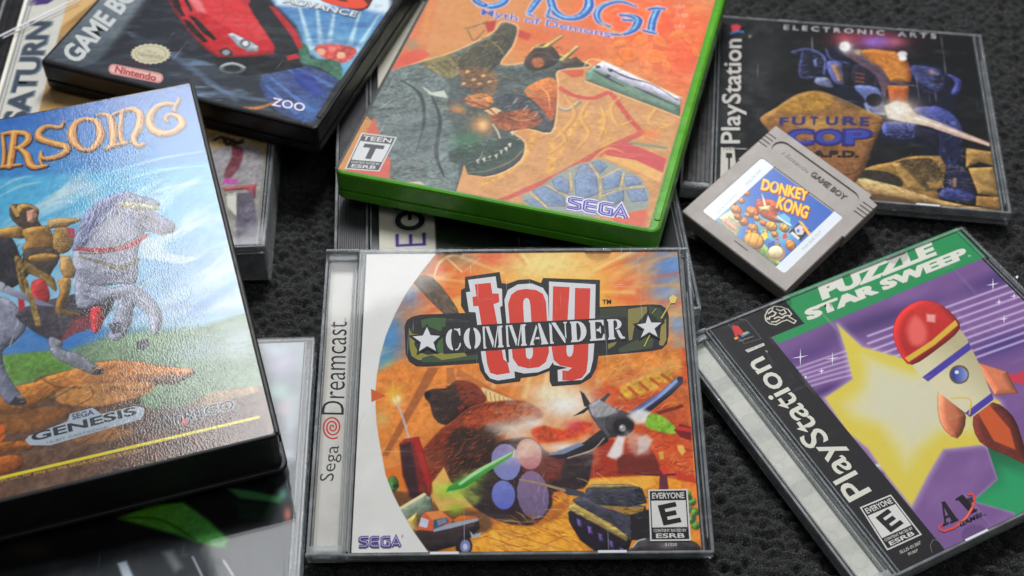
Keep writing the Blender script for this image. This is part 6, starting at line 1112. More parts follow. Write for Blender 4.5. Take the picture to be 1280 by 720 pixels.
 S([(12,-30.2),(15.6,-30.6),(19.4,-23.8)],1.6,'8a8478',s=0.8,a=0.8)
 S([(11.9,-29.5),(15.4,-29.5),(18.4,-23.4)],0.7,'d8c8b0',s=0.5)
 S([(49.1,-36.4),(34.8,-53.8),(22.1,-71.7),(9.2,-86.7),(2.7,-93.4)],[3, 3.4, 3, 2.6, 2],'c06058',s=0.6,m=0.2)
 P([(34.6,-52.6),(44.7,-44.4),(62,-50.1),(62.4,-59.1),(50.3,-54.7),(38.4,-54.8)],'c4585a',s=0.7)
 P([(38.4,-54.8),(50.3,-54.7),(62.5,-59.7),(62,-65.5),(53.3,-61.6),(37.1,-56.5)],'dcb070',s=1)
 P([(44.6,-43.7),(61.3,-42.3),(61.7,-44.2),(46.6,-45.2)],'8a9078',s=0.8)
 P([(46.3,-90.9),(60.7,-82),(61.6,-94.9),(51.8,-94.1)],'d0705a',s=2)
 G([(52.6,-36.7),(4.9,1.4),(.8,-3.8)],'d87a4c',0.8)
 S([(11.4,-20.3),(18.4,-31.2),(16.8,-42.8),(13.8,-51.7)],[0.6, 1.5, 1.5, 0.5],'dcb064',s=0.5,a=0.75)
 S([(12.8,-20.8),(19.8,-31.7),(18.1,-43.2),(15.1,-52.2)],0.4,'b87848',s=0.4,a=0.7)
 S([(22.4,-21.6),(21.5,-33.1),(27.2,-42.6),(24.7,-54)],[0.6, 1.5, 1.5, 0.5],'dcb064',s=0.5,a=0.75)
 S([(23.7,-22),(22.8,-33.6),(28.5,-43),(26,-54.5)],0.4,'b87848',s=0.4,a=0.7)
 S([(35.1,-15.1),(32.7,-24.3),(38.2,-33.9),(43.4,-29.7)],[0.6, 1.5, 1.5, 0.5],'dcb064',s=0.5,a=0.75)
 S([(36.5,-15.6),(34,-24.8),(39.6,-34.4),(44.7,-30.2)],0.4,'b87848',s=0.4,a=0.7)
 S([(51.7,-18.9),(50,-27.8),(55.9,-31.7)],[0.6, 1.5, 0.5],'dcb064',s=0.5,a=0.75)
 S([(53,-19.4),(51.3,-28.3),(57.2,-32.1)],0.4,'b87848',s=0.4,a=0.7)
 S([(8.3,-50.6),(13.6,-43.7),(18.7,-50.4),(14.1,-59.7)],[0.6, 1.5, 1.5, 0.5],'dcb064',s=0.5,a=0.75)
 S([(9.7,-51),(14.9,-44.1),(20,-50.8),(15.4,-60.1)],0.4,'b87848',s=0.4,a=0.7)
 S([(32.8,-59.6),(37.5,-50.4),(44.4,-51.1)],[0.6, 1.5, 0.5],'dcb064',s=0.5,a=0.75)
 S([(34,-60.1),(38.8,-50.8),(45.7,-51.5)],0.4,'b87848',s=0.4,a=0.7)
 S([(56.4,-20.4),(52.9,-15.8),(50.6,-22.1)],[0.6, 1.5, 0.5],'dcb064',s=0.5,a=0.75)
 S([(57.7,-20.9),(54.2,-16.3),(51.9,-22.6)],0.4,'b87848',s=0.4,a=0.7)
 S([(28,-22.8),(32,-32.9),(32.4,-46.5)],[0.6, 1.5, 0.5],'dcb064',s=0.5,a=0.75)
 S([(29.3,-23.3),(33.3,-33.4),(33.7,-46.9)],0.4,'b87848',s=0.4,a=0.7)
 P([(9.8,-89),(16,-81),(21.8,-70.5),(27,-63.9),(35.7,-57.5),(44.7,-60.2),(53.8,-64),(59.6,-72.5),(60.7,-82),(46.3,-90.9),(38.7,-93),(16.5,-95.7)],'9aa09a',s=1)
 P([(28.2,-72.5),(28.7,-64),(31.6,-61.9),(36.3,-67.7),(39.8,-78.1),(36.3,-82.7),(31.4,-82.9)],'8496b0',s=0.5,m=0.3,b=0.12)
 P([(39.1,-69.4),(43.6,-63.1),(46.2,-63.6),(47.2,-72.2),(41.5,-76.3)],'8496b0',s=0.5,m=0.3,b=0.12)
 P([(41.8,-77.5),(49,-73),(50.5,-80),(46.6,-84.8)],'8496b0',s=0.5,m=0.3,b=0.12)
 P([(47.5,-65.8),(52.2,-64.5),(55.6,-68.6),(49.6,-71.6)],'8496b0',s=0.5,m=0.3,b=0.12)
 P([(50,-73.9),(56.8,-70.8),(59.8,-77.4),(53.8,-80.3)],'8496b0',s=0.5,m=0.3,b=0.12)
 P([(19.8,-76.1),(22.3,-72.3),(27.2,-75.3),(28.1,-82.6),(22.8,-81.6)],'8496b0',s=0.5,m=0.3,b=0.12)
 P([(13.5,-84.2),(18.4,-80.3),(26.8,-84.2),(28.9,-89.7),(22,-91.7)],'8496b0',s=0.5,m=0.3,b=0.12)
 P([(11.9,-90.8),(15.5,-88.6),(21.6,-93),(17.7,-94.1)],'8496b0',s=0.5,m=0.3,b=0.12)
 P([(33,-60.9),(35.9,-58.7),(39.9,-61.5),(37.8,-67.3)],'8496b0',s=0.5,m=0.3,b=0.12)
 S([(31.4,-61.3),(38,-69.8),(41,-81.4)],0.7,'d0b078',s=0.6,m=0.4)
 S([(40.7,-80.3),(49,-73),(56.6,-69.6)],0.7,'d0b078',s=0.6,m=0.4)
 S([(25.7,-69.4),(29.3,-81)],0.7,'d0b078',s=0.6,m=0.4)
 S([(18.1,-79.2),(28.3,-83.8),(38.1,-83.5)],0.7,'d0b078',s=0.6,m=0.4)
 S([(47,-63.4),(47.5,-73.4)],0.7,'d0b078',s=0.6,m=0.4)
 S([(13.1,-85.6),(22.3,-92.8)],0.7,'d0b078',s=0.6,m=0.4)
 S([(38.4,-69.7),(44.9,-61.4)],0.7,'d0b078',s=0.6,m=0.4)
 S([(-67.5,-27.3),(-55.5,-15.6),(-45.3,-6.6),(-35.7,5.5),(-29.9,15),(-28.5,23.5),(-22.8,23.5),(-20.2,19.4),(-19.3,7),(-21,-7.3),(-10.2,-2.8),(-9.4,8.3),(-4,12.9),(2.1,6.9),(14.6,4.3),(17,1.9),(4.9,-4.5),(6.8,-14.4),(11,-33.3),(11.8,-46.9),(2.2,-46.9),(-3.6,-51.3),(2.9,-56.2),(4.2,-67.7),(-3,-78.8),(-14.4,-83.3),(-17.3,-76.4)],1.6,'f0cf9c',s=1.2,a=0.8)
 P([(-67.5,-27.3),(-55.5,-15.6),(-45.3,-6.6),(-35.7,5.5),(-29.9,15),(-28.5,23.5),(-22.8,23.5),(-20.2,19.4),(-19.3,7),(-21,-7.3),(-10.2,-2.8),(-9.4,8.3),(-4,12.9),(2.1,6.9),(14.6,4.3),(17,1.9),(4.9,-4.5),(6.8,-14.4),(11,-33.3),(11.8,-46.9),(2.2,-46.9),(-3.6,-51.3),(2.9,-56.2),(4.2,-67.7),(-3,-78.8),(-14.4,-83.3),(-17.3,-76.4),(-15.6,-93.7),(-30.6,-94.1),(-43.8,-92.8),(-47.3,-82.2),(-52.9,-78.6),(-62.8,-59.8),(-69.5,-56.1),(-69.1,-38.8)],'515b58',s=0.7,m=0.6)  # body greys lifted here and below: gloss haze of the sleeve painted in
 P([(-69.1,-38.8),(-67.5,-27.3),(-55.1,-17),(-39.8,-24.7),(-35,-40.7),(-24.8,-62.7),(-15.9,-92.5),(-30.6,-94.1),(-43.8,-92.8),(-47.3,-82.2),(-52.9,-78.6),(-62.9,-57)],'6f7b79',s=2,m=0.6)
 P([(-54.7,-15.4),(-41.8,-5.6),(-35.5,-14.5),(-40.2,-23.3),(-48.7,-19.7)],'8c7f52',s=1,m=0.6,a=0.85)
 S([(-53.2,-17.2),(-45.1,-22.4)],0.4,'3c3a2c',s=0.3)
 S([(-50.4,-15.3),(-43,-20.4)],0.4,'3c3a2c',s=0.3)
 S([(-47.7,-13.3),(-40.8,-18.3)],0.4,'3c3a2c',s=0.3)
 S([(-45,-11.3),(-38.7,-16.1)],0.4,'3c3a2c',s=0.3)
 S([(-42.2,-9.3),(-36.6,-14)],0.4,'3c3a2c',s=0.3)
 P([(-38.8,-3.2),(-30,11.8),(-28.1,22),(-22.6,22.8),(-20.7,19.3),(-20.6,5.1),(-22.7,-10.9),(-30.9,-17.7),(-38.5,-13.8)],'55503c',s=1.5,m=0.5,g=[(-35.3,4),(-19.9,-.9)],c2='3a3a32')
 P([(-37.2,-15),(-30.8,-11.6),(-21.1,-13.4),(-18.1,-24.4),(-19.2,-33.3),(-27.4,-29.9),(-35.6,-20.5)],'7c5c3e',s=1.5,m=0.7,a=0.8)
 P([(-11.1,-3),(-9.4,8.3),(-4.2,13.6),(3.3,5.7),(1.6,-2.4),(-6.2,-7.7)],'3c3028',s=0.6,m=0.7)
 P([(-10.5,11.1),(-6.3,10.7),(.3,22),(1.5,20.8),(-3.3,10),(-8.5,8.5)],'b09a60',s=0.4,m=0.3)
 P([(3.1,2.6),(8.3,15.6),(10.5,15.2),(6.1,1.9)],'b09a60',s=0.4,m=0.3)
 P([(-2.3,-.5),(-2.2,-1.8),(-2.4,-3.1),(-2.9,-4.1),(-3.7,-4.8),(-4.6,-5),(-5.6,-4.9),(-6.6,-4.3),(-7.3,-3.3),(-7.8,-2.1),(-8,-.8),(-7.8,.5),(-7.3,1.5),(-6.5,2.2),(-5.5,2.5),(-4.5,2.3),(-3.6,1.7),(-2.8,.7)],'a8683c',s=1.2,m=0.6)
 P([(4.4,1.4),(10.2,7.6),(15.8,3.1),(6.7,-1)],'4a3c30',s=0.7,m=0.8)
 P([(-6,-22.4),(.3,-11.8),(5.7,-11.7),(8.8,-22.5),(11.1,-38.9),(6.1,-34.7),(1.1,-29)],'d08648',s=1.2,m=0.4,g=[(-2,-16.9),(8.9,-28.2)],c2='a8562c')
 P([(-16.6,-29.7),(-8.6,-26),(1.4,-30.3),(9,-39.4),(12,-46.2),(-.5,-36.6),(-12.7,-37.2)],'454c54',s=1,m=0.5)
 P([(-17,-41.2),(-8.7,-38.9),(-1.2,-33.9),(6.2,-38.8),(5.1,-44.7),(-2.4,-49.5),(-9.2,-50.1)],'9a5c3c',s=1.2,m=0.8)
 P([(-29.1,-33.3),(-22.2,-29.1),(-16.7,-32.6),(-19.3,-39.1),(-26.7,-38.3)],'b87c48',s=1,m=0.8)
 G([(-29.9,-42.8),(4.4,0),(.6,-3.4)],'c8894e',0.9)
 G([(-17.1,-50.3),(5.7,1.6),(2.2,-7.6)],'d2925a',0.95)
 G([(-16.6,-50.2),(2.4,.7),(1.1,-3.8)],'f0d0a0',0.8)
 G([(-20,-61.3),(7.2,2),(2.2,-7.4)],'3c6a4c',0.7)
 P([(-19,-40.4),(-15.4,-37.2),(-11.6,-38.3),(-14,-42.5)],'d8bc90',s=0.5)
 P([(-49.5,-31.8),(-44,-34.6),(-39.4,-31.9),(-36.2,-36.7),(-40.7,-36.6),(-44.5,-36.2)],'c8ccc0',s=0.5)
 S([(-49.5,-31.8),(-45.7,-35.1)],0.3,'d0d4c8',s=0.3)
 S([(-62.2,-51.2),(-59.6,-45.5)],0.3,'d0d4d0',s=0.3)
 S([(-12.8,-48.4),(-9.3,-52.9),(-6.4,-58.8)],0.8,'c8b8a0',s=0.5)
 S([(-2.3,-56.3),(1.4,-53.9)],0.6,'a8a090',s=0.4)
 P([(-25.8,-70.9),(-16.4,-61.6),(-6.7,-56.2),(.9,-55.4),(3.5,-58.7),(1,-68.6),(-6.5,-78.5),(-14,-81.9),(-18,-74),(-20.5,-77.3)],'3e5048',s=1,m=0.5)
 P([(-13.5,-72.3),(-12.3,-71.2),(-11.7,-74.4)],'d4cfc0',s=0.4)
 P([(-11.2,-70.8),(-10,-69.6),(-9.4,-72.9)],'d4cfc0',s=0.4)
 P([(-9.3,-68.9),(-8.1,-67.8),(-7.6,-71)],'d4cfc0',s=0.4)
 P([(-7.1,-67.2),(-5.8,-66.1),(-5.3,-69.3)],'d4cfc0',s=0.4)
 P([(-5.8,-64.2),(-4.5,-63.1),(-4,-66.3)],'d4cfc0',s=0.4)
 P([(-4.3,-61.8),(-3,-60.7),(-2.5,-63.9)],'d4cfc0',s=0.4)
 P([(-3.5,-58.9),(-2.2,-57.8),(-1.7,-61.1)],'d4cfc0',s=0.4)
 P([(-4.6,-51.1),(-3.3,-49.9),(-2.7,-53.3)],'d4cfc0',s=0.4)
 G([(-21.6,-61.8),(7.2,2),(1.8,-6.2)],'4c7a5c',0.6)
 S([(-14.3,-80.7),(-6.8,-77.3),(1,-68.6),(3.8,-59.9)],0.5,'8c8060',s=0.4)
 A.F([(-67.3,-28),(-54.2,-16.8),(-39,-27.4),(-17.7,-86.7),(-43.4,-91.4),(-68.7,-55.9)],'6a7470',90,5,55,0.5,0.6,3)
 A.F([(-67.3,-28),(-54.2,-16.8),(-39,-27.4),(-17.7,-86.7),(-43.4,-91.4),(-68.7,-55.9)],'262c2c',90,5,35,0.5,0.6,4)
 A.F([(-44.4,-9.4),(-27.6,20.5),(-21.6,19),(-23.2,-12.5),(-36.4,-17.7)],'948a60',50,4,60,0.4,0.7,5)
 A.F([(-44.4,-9.4),(-27.6,20.5),(-21.6,19),(-23.2,-12.5),(-36.4,-17.7)],'26261e',50,4,60,0.4,0.7,6)
 A.F([(-35.6,-20.5),(-21.5,-12),(5.4,-17.7),(10.3,-44.6),(-12.2,-45.5)],'2c2018',70,3,25,0.4,0.7,7)
 A.F([(-35.6,-20.5),(-21.5,-12),(5.4,-17.7),(10.3,-44.6),(-12.2,-45.5)],'d89c64',60,2.6,25,0.35,0.7,8)
 A.F([(-14.2,5.3),(-.5,13.9),(15,2.9),(-6.1,-15.1)],'1e1814',40,2.4,30,0.4,0.8,9)
 A.F([(-24.8,-62.7),(-1,-54.6),(3.5,-65.3),(-12.4,-81.4)],'24362e',60,3,20,0.4,0.7,10)
 A.F([(-24.8,-62.7),(-7.5,-56.4),(-3.5,-64.6),(-12.4,-81.4)],'8cae94',40,2.4,20,0.3,0.6,11)
 S([(-59.2,-30.2),(-48.6,-37.4),(-41.6,-53.8),(-38.6,-74.5)],[0.6400000000000001, 1.6, 1.6, 0.48],'2c3432',s=0.5,a=0.8)
 S([(-58.2,-41.5),(-49.8,-56.1),(-44.1,-78.7)],[0.48, 1.2, 0.36],'6c7874',s=0.5,a=0.8)
 S([(-43.2,-37.3),(-35.1,-51.9),(-30.6,-72.3),(-23,-85.7)],[0.7200000000000001, 1.8, 1.8, 0.54],'2a302f',s=0.5,a=0.8)
 S([(-35,-40.7),(-29.1,-36.2),(-17.7,-38.6),(-10.6,-45)],[0.48, 1.2, 1.2, 0.36],'7c3c28',s=0.5,a=0.8)
 S([(-34.9,2.6),(-28.5,-.3),(-22.3,-9.2)],[0.27999999999999997, 0.7, 0.21],'26241c',s=0.5,a=0.8)
 S([(-32.2,9.6),(-25.3,5.3),(-19.5,-2.4)],[0.27999999999999997, 0.7, 0.21],'a09468',s=0.5,a=0.8)
 S([(-29.5,16.8),(-23.5,12.1),(-19.3,7)],[0.27999999999999997, 0.7, 0.21],'2c2a20',s=0.5,a=0.8)
 S([(-13.6,-27.5),(-4.9,-26.4),(6.9,-34.5)],[0.36000000000000004, 0.9, 0.27],'20242c',s=0.5,a=0.8)
 S([(-15.9,-22.3),(-7.5,-19.9),(.1,-25)],[0.32000000000000006, 0.8, 0.24],'788088',s=0.5,a=0.8)
 S([(-8,-41.5),(-2.4,-42.7),(3.8,-39.5)],[0.27999999999999997, 0.7, 0.21],'e0a878',s=0.5,a=0.8)
 S([(-28.6,-31.7),(-24.2,-34.7),(-20.4,-32.2)],[0.24, 0.6, 0.18],'e8c090',s=0.5,a=0.8)
 S([(0,-17.8),(4.7,-22.2),(7.9,-31.4)],[0.27999999999999997, 0.7, 0.21],'f0c080',s=0.5,a=0.8)
 S([(-10.8,3.2),(-4.3,6.6),(1.1,3.5)],[0.2, 0.5, 0.15],'8c7050',s=0.5,a=0.8)
 S([(-61.1,-64.8),(-53.7,-70.8),(-50.5,-83.1)],[0.48, 1.2, 0.36],'76827e',s=0.5,a=0.8)
 P([(-30.9,-25.1),(-30.9,-25.6),(-31,-26.1),(-31.2,-26.6),(-31.6,-26.9),(-32.1,-27),(-32.6,-26.9),(-33,-26.7),(-33.4,-26.3),(-33.6,-25.8),(-33.7,-25.3),(-33.6,-24.8),(-33.3,-24.4),(-32.9,-24.1),(-32.5,-23.9),(-32,-24),(-31.5,-24.2),(-31.2,-24.6)],'b08858',s=0.4,m=0.3)
 P([(-27.5,-21.2),(-27.4,-21.7),(-27.6,-22.2),(-27.8,-22.7),(-28.2,-23),(-28.7,-23.1),(-29.2,-23),(-29.6,-22.8),(-30,-22.4),(-30.2,-21.9),(-30.3,-21.4),(-30.2,-20.9),(-29.9,-20.4),(-29.5,-20.1),(-29.1,-20),(-28.6,-20.1),(-28.1,-20.3),(-27.7,-20.7)],'b08858',s=0.4,m=0.3)
 P([(-24.1,-17.2),(-24,-17.8),(-24.1,-18.3),(-24.4,-18.7),(-24.8,-19),(-25.2,-19.2),(-25.7,-19.1),(-26.2,-18.9),(-26.5,-18.5),(-26.8,-18),(-26.8,-17.5),(-26.7,-16.9),(-26.5,-16.5),(-26.1,-16.2),(-25.6,-16),(-25.1,-16.1),(-24.7,-16.3),(-24.3,-16.7)],'b08858',s=0.4,m=0.3)
 P([(-31.6,-16.4),(-31.6,-16.9),(-31.7,-17.5),(-31.9,-17.9),(-32.3,-18.2),(-32.8,-18.3),(-33.3,-18.3),(-33.7,-18),(-34.1,-17.7),(-34.4,-17.2),(-34.4,-16.6),(-34.3,-16.1),(-34.1,-15.6),(-33.7,-15.3),(-33.2,-15.2),(-32.7,-15.3),(-32.2,-15.5),(-31.9,-15.9)],'b08858',s=0.4,m=0.3)
 P([(-24.2,-23.2),(-24.1,-23.7),(-24.3,-24.2),(-24.5,-24.7),(-24.9,-25),(-25.4,-25.1),(-25.9,-25),(-26.3,-24.8),(-26.7,-24.4),(-26.9,-23.9),(-27,-23.4),(-26.9,-22.9),(-26.6,-22.4),(-26.2,-22.1),(-25.7,-22),(-25.3,-22.1),(-24.8,-22.3),(-24.4,-22.7)],'b08858',s=0.4,m=0.3)
 P([(-20.4,-20.6),(-20.3,-21.2),(-20.4,-21.7),(-20.7,-22.1),(-21.1,-22.4),(-21.6,-22.5),(-22,-22.5),(-22.5,-22.3),(-22.9,-21.9),(-23.1,-21.4),(-23.1,-20.8),(-23,-20.3),(-22.8,-19.9),(-22.4,-19.6),(-21.9,-19.5),(-21.4,-19.5),(-21,-19.7),(-20.6,-20.1)],'b08858',s=0.4,m=0.3)
 S([(-10.9,-31),(-10.3,-26.5)],0.5,'1c1e24',s=0.4)
 S([(-8.1,-32.5),(-7.5,-28.3)],0.5,'a8acb0',s=0.4)
 S([(-5.4,-34),(-4.7,-30.1)],0.5,'1c1e24',s=0.4)
 S([(-2.7,-35.5),(-1.9,-31.9)],0.5,'a8acb0',s=0.4)
 S([(0,-37),(.9,-33.6)],0.5,'1c1e24',s=0.4)
 S([(2.6,-38.5),(3.6,-35.4)],0.5,'a8acb0',s=0.4)
 S([(5.3,-39.9),(6.3,-37.1)],0.5,'1c1e24',s=0.4)
 G([(-38.5,-63.8),(10.5,3),(4.6,-14.6)],'5c6468',0.5)
 N('a8b0b0',0.25,4,51,2,60,[(-58.8,-53.1),(-30.1,-44.9),(-16.3,-91.4),(-43.8,-92.8)])
 P([(-15.6,-93.7),(-17.2,-76.6),(-14,-81.9),(-7.4,-81.3),(-6.5,-96),(-14.5,-94.6)],'d0a070',s=0.5)
 P([(-62.4,-69.9),(-62.8,-57.3),(-56.2,-68.2),(-56.1,-74.2)],'c06a54',s=0.6)
 P([(-62.9,-94.4),(-62.8,-89.9),(-50.8,-89.7),(-49.5,-79.6),(-47.3,-81.6),(-43.7,-93.4),(-57.8,-94.2)],'c8685a',s=0.6)
 P([(-38.3,-93.8),(-31.5,-91.2),(-28.4,-92.9),(-35.4,-94.9)],'c8c0a8',s=0.6)
 P([(17,-1.8),(22.2,7.2),(60.9,-9.2),(62.6,-21.5),(58,-20),(18.4,-8.1)],'6f8a78',s=0.5,m=0.3)
 P([(18.9,1.7),(22.5,8.1),(60.7,-8.5),(61.6,-14),(49.9,-9.4),(38.7,-6.8),(28.8,-2.2)],'d0cedc',s=0.7,m=0.3)
 S([(25.9,3),(35.7,-1),(46.9,-3),(59.9,-10.9)],[0.8, 1.2, 0.5],'3c3c50',s=0.5,m=0.7)
 S([(20.2,-.2),(27.4,-4.1),(35.3,-7.7)],[0.8, 1.2, 0.5],'3c3c50',s=0.5,m=0.7)
 S([(40.5,-7),(52.1,-11.7),(60.6,-15)],[0.8, 1.2, 0.5],'3c3c50',s=0.5,m=0.7)
 P([(22.5,3.2),(22.6,2.8),(22.4,2.4),(22.2,2.1),(21.8,1.8),(21.4,1.7),(21,1.7),(20.6,1.9),(20.3,2.2),(20.1,2.5),(20.1,2.9),(20.3,3.3),(20.5,3.7),(20.9,3.9),(21.3,4.1),(21.7,4),(22.1,3.9),(22.4,3.6)],'3c3c48',s=0.4)
 P([(28.6,2.2),(28.7,1.8),(28.5,1.4),(28.3,1.1),(27.9,.8),(27.5,.7),(27.1,.8),(26.7,.9),(26.4,1.2),(26.3,1.6),(26.2,2),(26.4,2.4),(26.6,2.7),(27,3),(27.4,3.1),(27.8,3.1),(28.2,2.9),(28.5,2.6)],'3c3c48',s=0.4)
 P([(28.2,-2.1),(28.2,-2.5),(28.1,-2.9),(27.8,-3.2),(27.5,-3.5),(27.1,-3.6),(26.7,-3.5),(26.3,-3.4),(26,-3.1),(25.8,-2.7),(25.8,-2.3),(26,-1.9),(26.2,-1.6),(26.6,-1.4),(27,-1.2),(27.4,-1.3),(27.8,-1.4),(28.1,-1.7)],'3c3c48',s=0.4)
 S([(15.3,1.5),(21.2,7.7),(61.2,-8.8)],0.6,'f0e0b8',s=0.8,a=0.7)
 S([(18.1,-8.9),(58.2,-20.6),(61.9,-22.4)],0.5,'e4c890',s=0.5)
 A.F([(8.1,-14),(61.5,-24.6),(59.8,-52),(15.2,-77.5)],'e0b478',80,7,8,0.35,0.4,12)
 A.F([(7.5,52),(62.7,67.8),(61.9,-7.5),(17.7,6.7)],'f0a050',70,3.5,40,0.5,0.5,13)
 A.F([(7.5,52),(62.7,67.8),(61.9,-7.5),(17.7,6.7)],'b84420',60,3.5,-30,0.4,0.5,14)
 A.F([(12.1,-88.3),(28.6,-63.4),(55.6,-64.8),(60.4,-80.9),(43.3,-91.8)],'5c6c8c',50,3,50,0.35,0.6,15)
 N('1a1410',0.05,2,61,1,0,None)
 N('fff0e0',0.05,3,63,8,10,None)
 S([(-42.1,34.5),(-36.3,34.5),(-32.5,38.1),(-31.2,44.3)],[4.475, 5.42, 5.15, 3.8000000000000003],'d8d4e0',s=0.4,k=1,a=0.8)
 S([(-42.1,34.5),(-36.3,34.5),(-32.5,38.1),(-31.2,44.3)],[3.375, 4.32, 4.050000000000001, 2.7],'2a4f9c',s=0.3,k=1,m=0.3)
 S([(-41.7,33.9),(-35.9,33.9),(-32,37.5),(-30.8,43.8)],[1.25, 1.6, 1.5, 1.0],'2f6fb4',s=0.5,k=1,a=0.85)
 S([(-42.6,35.2),(-36.8,35.2),(-32.9,38.8),(-31.7,45)],[1.0, 1.2800000000000002, 1.2000000000000002, 0.8],'8cc4e0',s=0.5,k=1,a=0.9,m=0.5)
 S([(-47.5,43.1),(-44.8,37.1),(-40.1,34.4)],[3.8000000000000003, 4.61, 4.61],'d8d4e0',s=0.4,k=1,a=0.8)
 S([(-47.5,43.1),(-44.8,37.1),(-40.1,34.4)],[2.7, 3.5100000000000002, 3.5100000000000002],'2a4f9c',s=0.3,k=1,m=0.3)
 S([(-47.1,42.5),(-44.4,36.5),(-39.7,33.8)],[1.0, 1.3, 1.3],'2f6fb4',s=0.5,k=1,a=0.85)
 S([(-48,43.8),(-45.3,37.8),(-40.6,35.1)],[0.8, 1.04, 1.04],'8cc4e0',s=0.5,k=1,a=0.9,m=0.5)
 S([(-18.6,32.9),(-18,38),(-16.8,48.5),(-16.6,55.4)],[2.45, 4.07, 4.88, 4.88],'d8d4e0',s=0.4,k=1,a=0.8)
 S([(-18.6,32.9),(-18,38),(-16.8,48.5),(-16.6,55.4)],[1.35, 2.9700000000000006, 3.78, 3.78],'2a4f9c',s=0.3,k=1,m=0.3)
 S([(-18.1,32.4),(-17.5,37.5),(-16.3,47.9),(-16.1,54.8)],[0.5, 1.1, 1.4, 1.4],'2f6fb4',s=0.5,k=1,a=0.85)
 S([(-19,33.6),(-18.4,38.7),(-17.2,49.2),(-17,56.1)],[0.4, 0.8800000000000001, 1.1199999999999999, 1.1199999999999999],'8cc4e0',s=0.5,k=1,a=0.9,m=0.5)
 S([(-17.7,33.1),(-15.5,32.1)],[2.72, 1.9100000000000001],'d8d4e0',s=0.4,k=1,a=0.8)
 S([(-17.7,33.1),(-15.5,32.1)],[1.62, 0.81],'2a4f9c',s=0.3,k=1,m=0.3)
 S([(-17.2,32.6),(-15.1,31.6)],[0.6, 0.3],'2f6fb4',s=0.5,k=1,a=0.85)
 S([(-18.1,33.8),(-16,32.8)],[0.48, 0.24],'8cc4e0',s=0.5,k=1,a=0.9,m=0.5)
 S([(-12.2,49.8),(-7.7,39.3),(-1,35),(5,38),(7.2,46.9),(4.2,57.9)],[4.61, 5.15, 4.61, 5.42, 5.6899999999999995, 4.88],'d8d4e0',s=0.4,k=1,a=0.8)
 S([(-12.2,49.8),(-7.7,39.3),(-1,35),(5,38),(7.2,46.9),(4.2,57.9)],[3.5100000000000002, 4.050000000000001, 3.5100000000000002, 4.32, 4.59, 3.78],'2a4f9c',s=0.3,k=1,m=0.3)
 S([(-11.8,49.2),(-7.3,38.7),(-.5,34.4),(5.4,37.4),(7.6,46.3),(4.7,57.3)],[1.3, 1.5, 1.3, 1.6, 1.7, 1.4],'2f6fb4',s=0.5,k=1,a=0.85)
 S([(-12.7,50.5),(-8.2,40),(-1.4,35.6),(4.5,38.7),(6.8,47.6),(3.8,58.6)],[1.04, 1.2000000000000002, 1.04, 1.2800000000000002, 1.36, 1.1199999999999999],'8cc4e0',s=0.5,k=1,a=0.9,m=0.5)
 S([(-9.9,40.3),(-9.3,33.9),(-4.2,32.9)],[2.18, 2.99, 1.9100000000000001],'d8d4e0',s=0.4,k=1,a=0.8)
 S([(-9.9,40.3),(-9.3,33.9),(-4.2,32.9)],[1.08, 1.89, 0.81],'2a4f9c',s=0.3,k=1,m=0.3)
 S([(-9.5,39.8),(-8.8,33.4),(-3.8,32.3)],[0.4, 0.7, 0.3],'2f6fb4',s=0.5,k=1,a=0.85)
 S([(-10.4,41),(-9.7,34.6),(-4.7,33.6)],[0.32000000000000006, 0.5599999999999999, 0.24],'8cc4e0',s=0.5,k=1,a=0.9,m=0.5)
 S([(28.4,52.9),(20.3,54.8),(13.8,49.6),(12,42.4),(14.9,35.9),(20,34.1)],[2.18, 3.5300000000000002, 4.07, 4.34, 3.8000000000000003, 2.45],'d8d4e0',s=0.4,k=1,a=0.8)
 S([(28.4,52.9),(20.3,54.8),(13.8,49.6),(12,42.4),(14.9,35.9),(20,34.1)],[1.08, 2.43, 2.9700000000000006, 3.24, 2.7, 1.35],'2a4f9c',s=0.3,k=1,m=0.3)
 S([(28.7,52.4),(20.7,54.3),(14.2,49.1),(12.4,41.9),(15.3,35.4),(20.4,33.6)],[0.4, 0.9, 1.1, 1.2, 1.0, 0.5],'2f6fb4',s=0.5,k=1,a=0.85)
 S([(27.9,53.6),(19.9,55.6),(13.3,50.3),(11.6,43.2),(14.5,36.6),(19.6,34.8)],[0.32000000000000006, 0.7200000000000001, 0.8800000000000001, 0.96, 0.8, 0.4],'8cc4e0',s=0.5,k=1,a=0.9,m=0.5)
 S([(22.5,44.3),(28.1,44.9),(31.5,42.2),(31.1,34.8),(26.6,29.5),(20.3,28.5)],[2.45, 4.34, 5.42, 4.61, 3.2600000000000002, 2.045],'d8d4e0',s=0.4,k=1,a=0.8)
 S([(22.5,44.3),(28.1,44.9),(31.5,42.2),(31.1,34.8),(26.6,29.5),(20.3,28.5)],[1.35, 3.24, 4.32, 3.5100000000000002, 2.16, 0.945],'2a4f9c',s=0.3,k=1,m=0.3)
 S([(22.9,43.7),(28.5,44.3),(31.9,41.7),(31.5,34.3),(27,29),(20.7,28)],[0.5, 1.2, 1.6, 1.3, 0.8, 0.35],'2f6fb4',s=0.5,k=1,a=0.85)
 S([(22.1,45),(27.7,45.6),(31,42.9),(30.7,35.5),(26.2,30.2),(19.9,29.2)],[0.4, 0.96, 1.2800000000000002, 1.04, 0.6400000000000001, 0.27999999999999997],'8cc4e0',s=0.5,k=1,a=0.9,m=0.5)
 S([(25.1,41.2),(28.8,41.5)],[3.2600000000000002, 2.72],'d8d4e0',s=0.4,k=1,a=0.8)
 S([(25.1,41.2),(28.8,41.5)],[2.16, 1.62],'2a4f9c',s=0.3,k=1,m=0.3)
 S([(25.5,40.7),(29.2,40.9)],[0.8, 0.6],'2f6fb4',s=0.5,k=1,a=0.85)
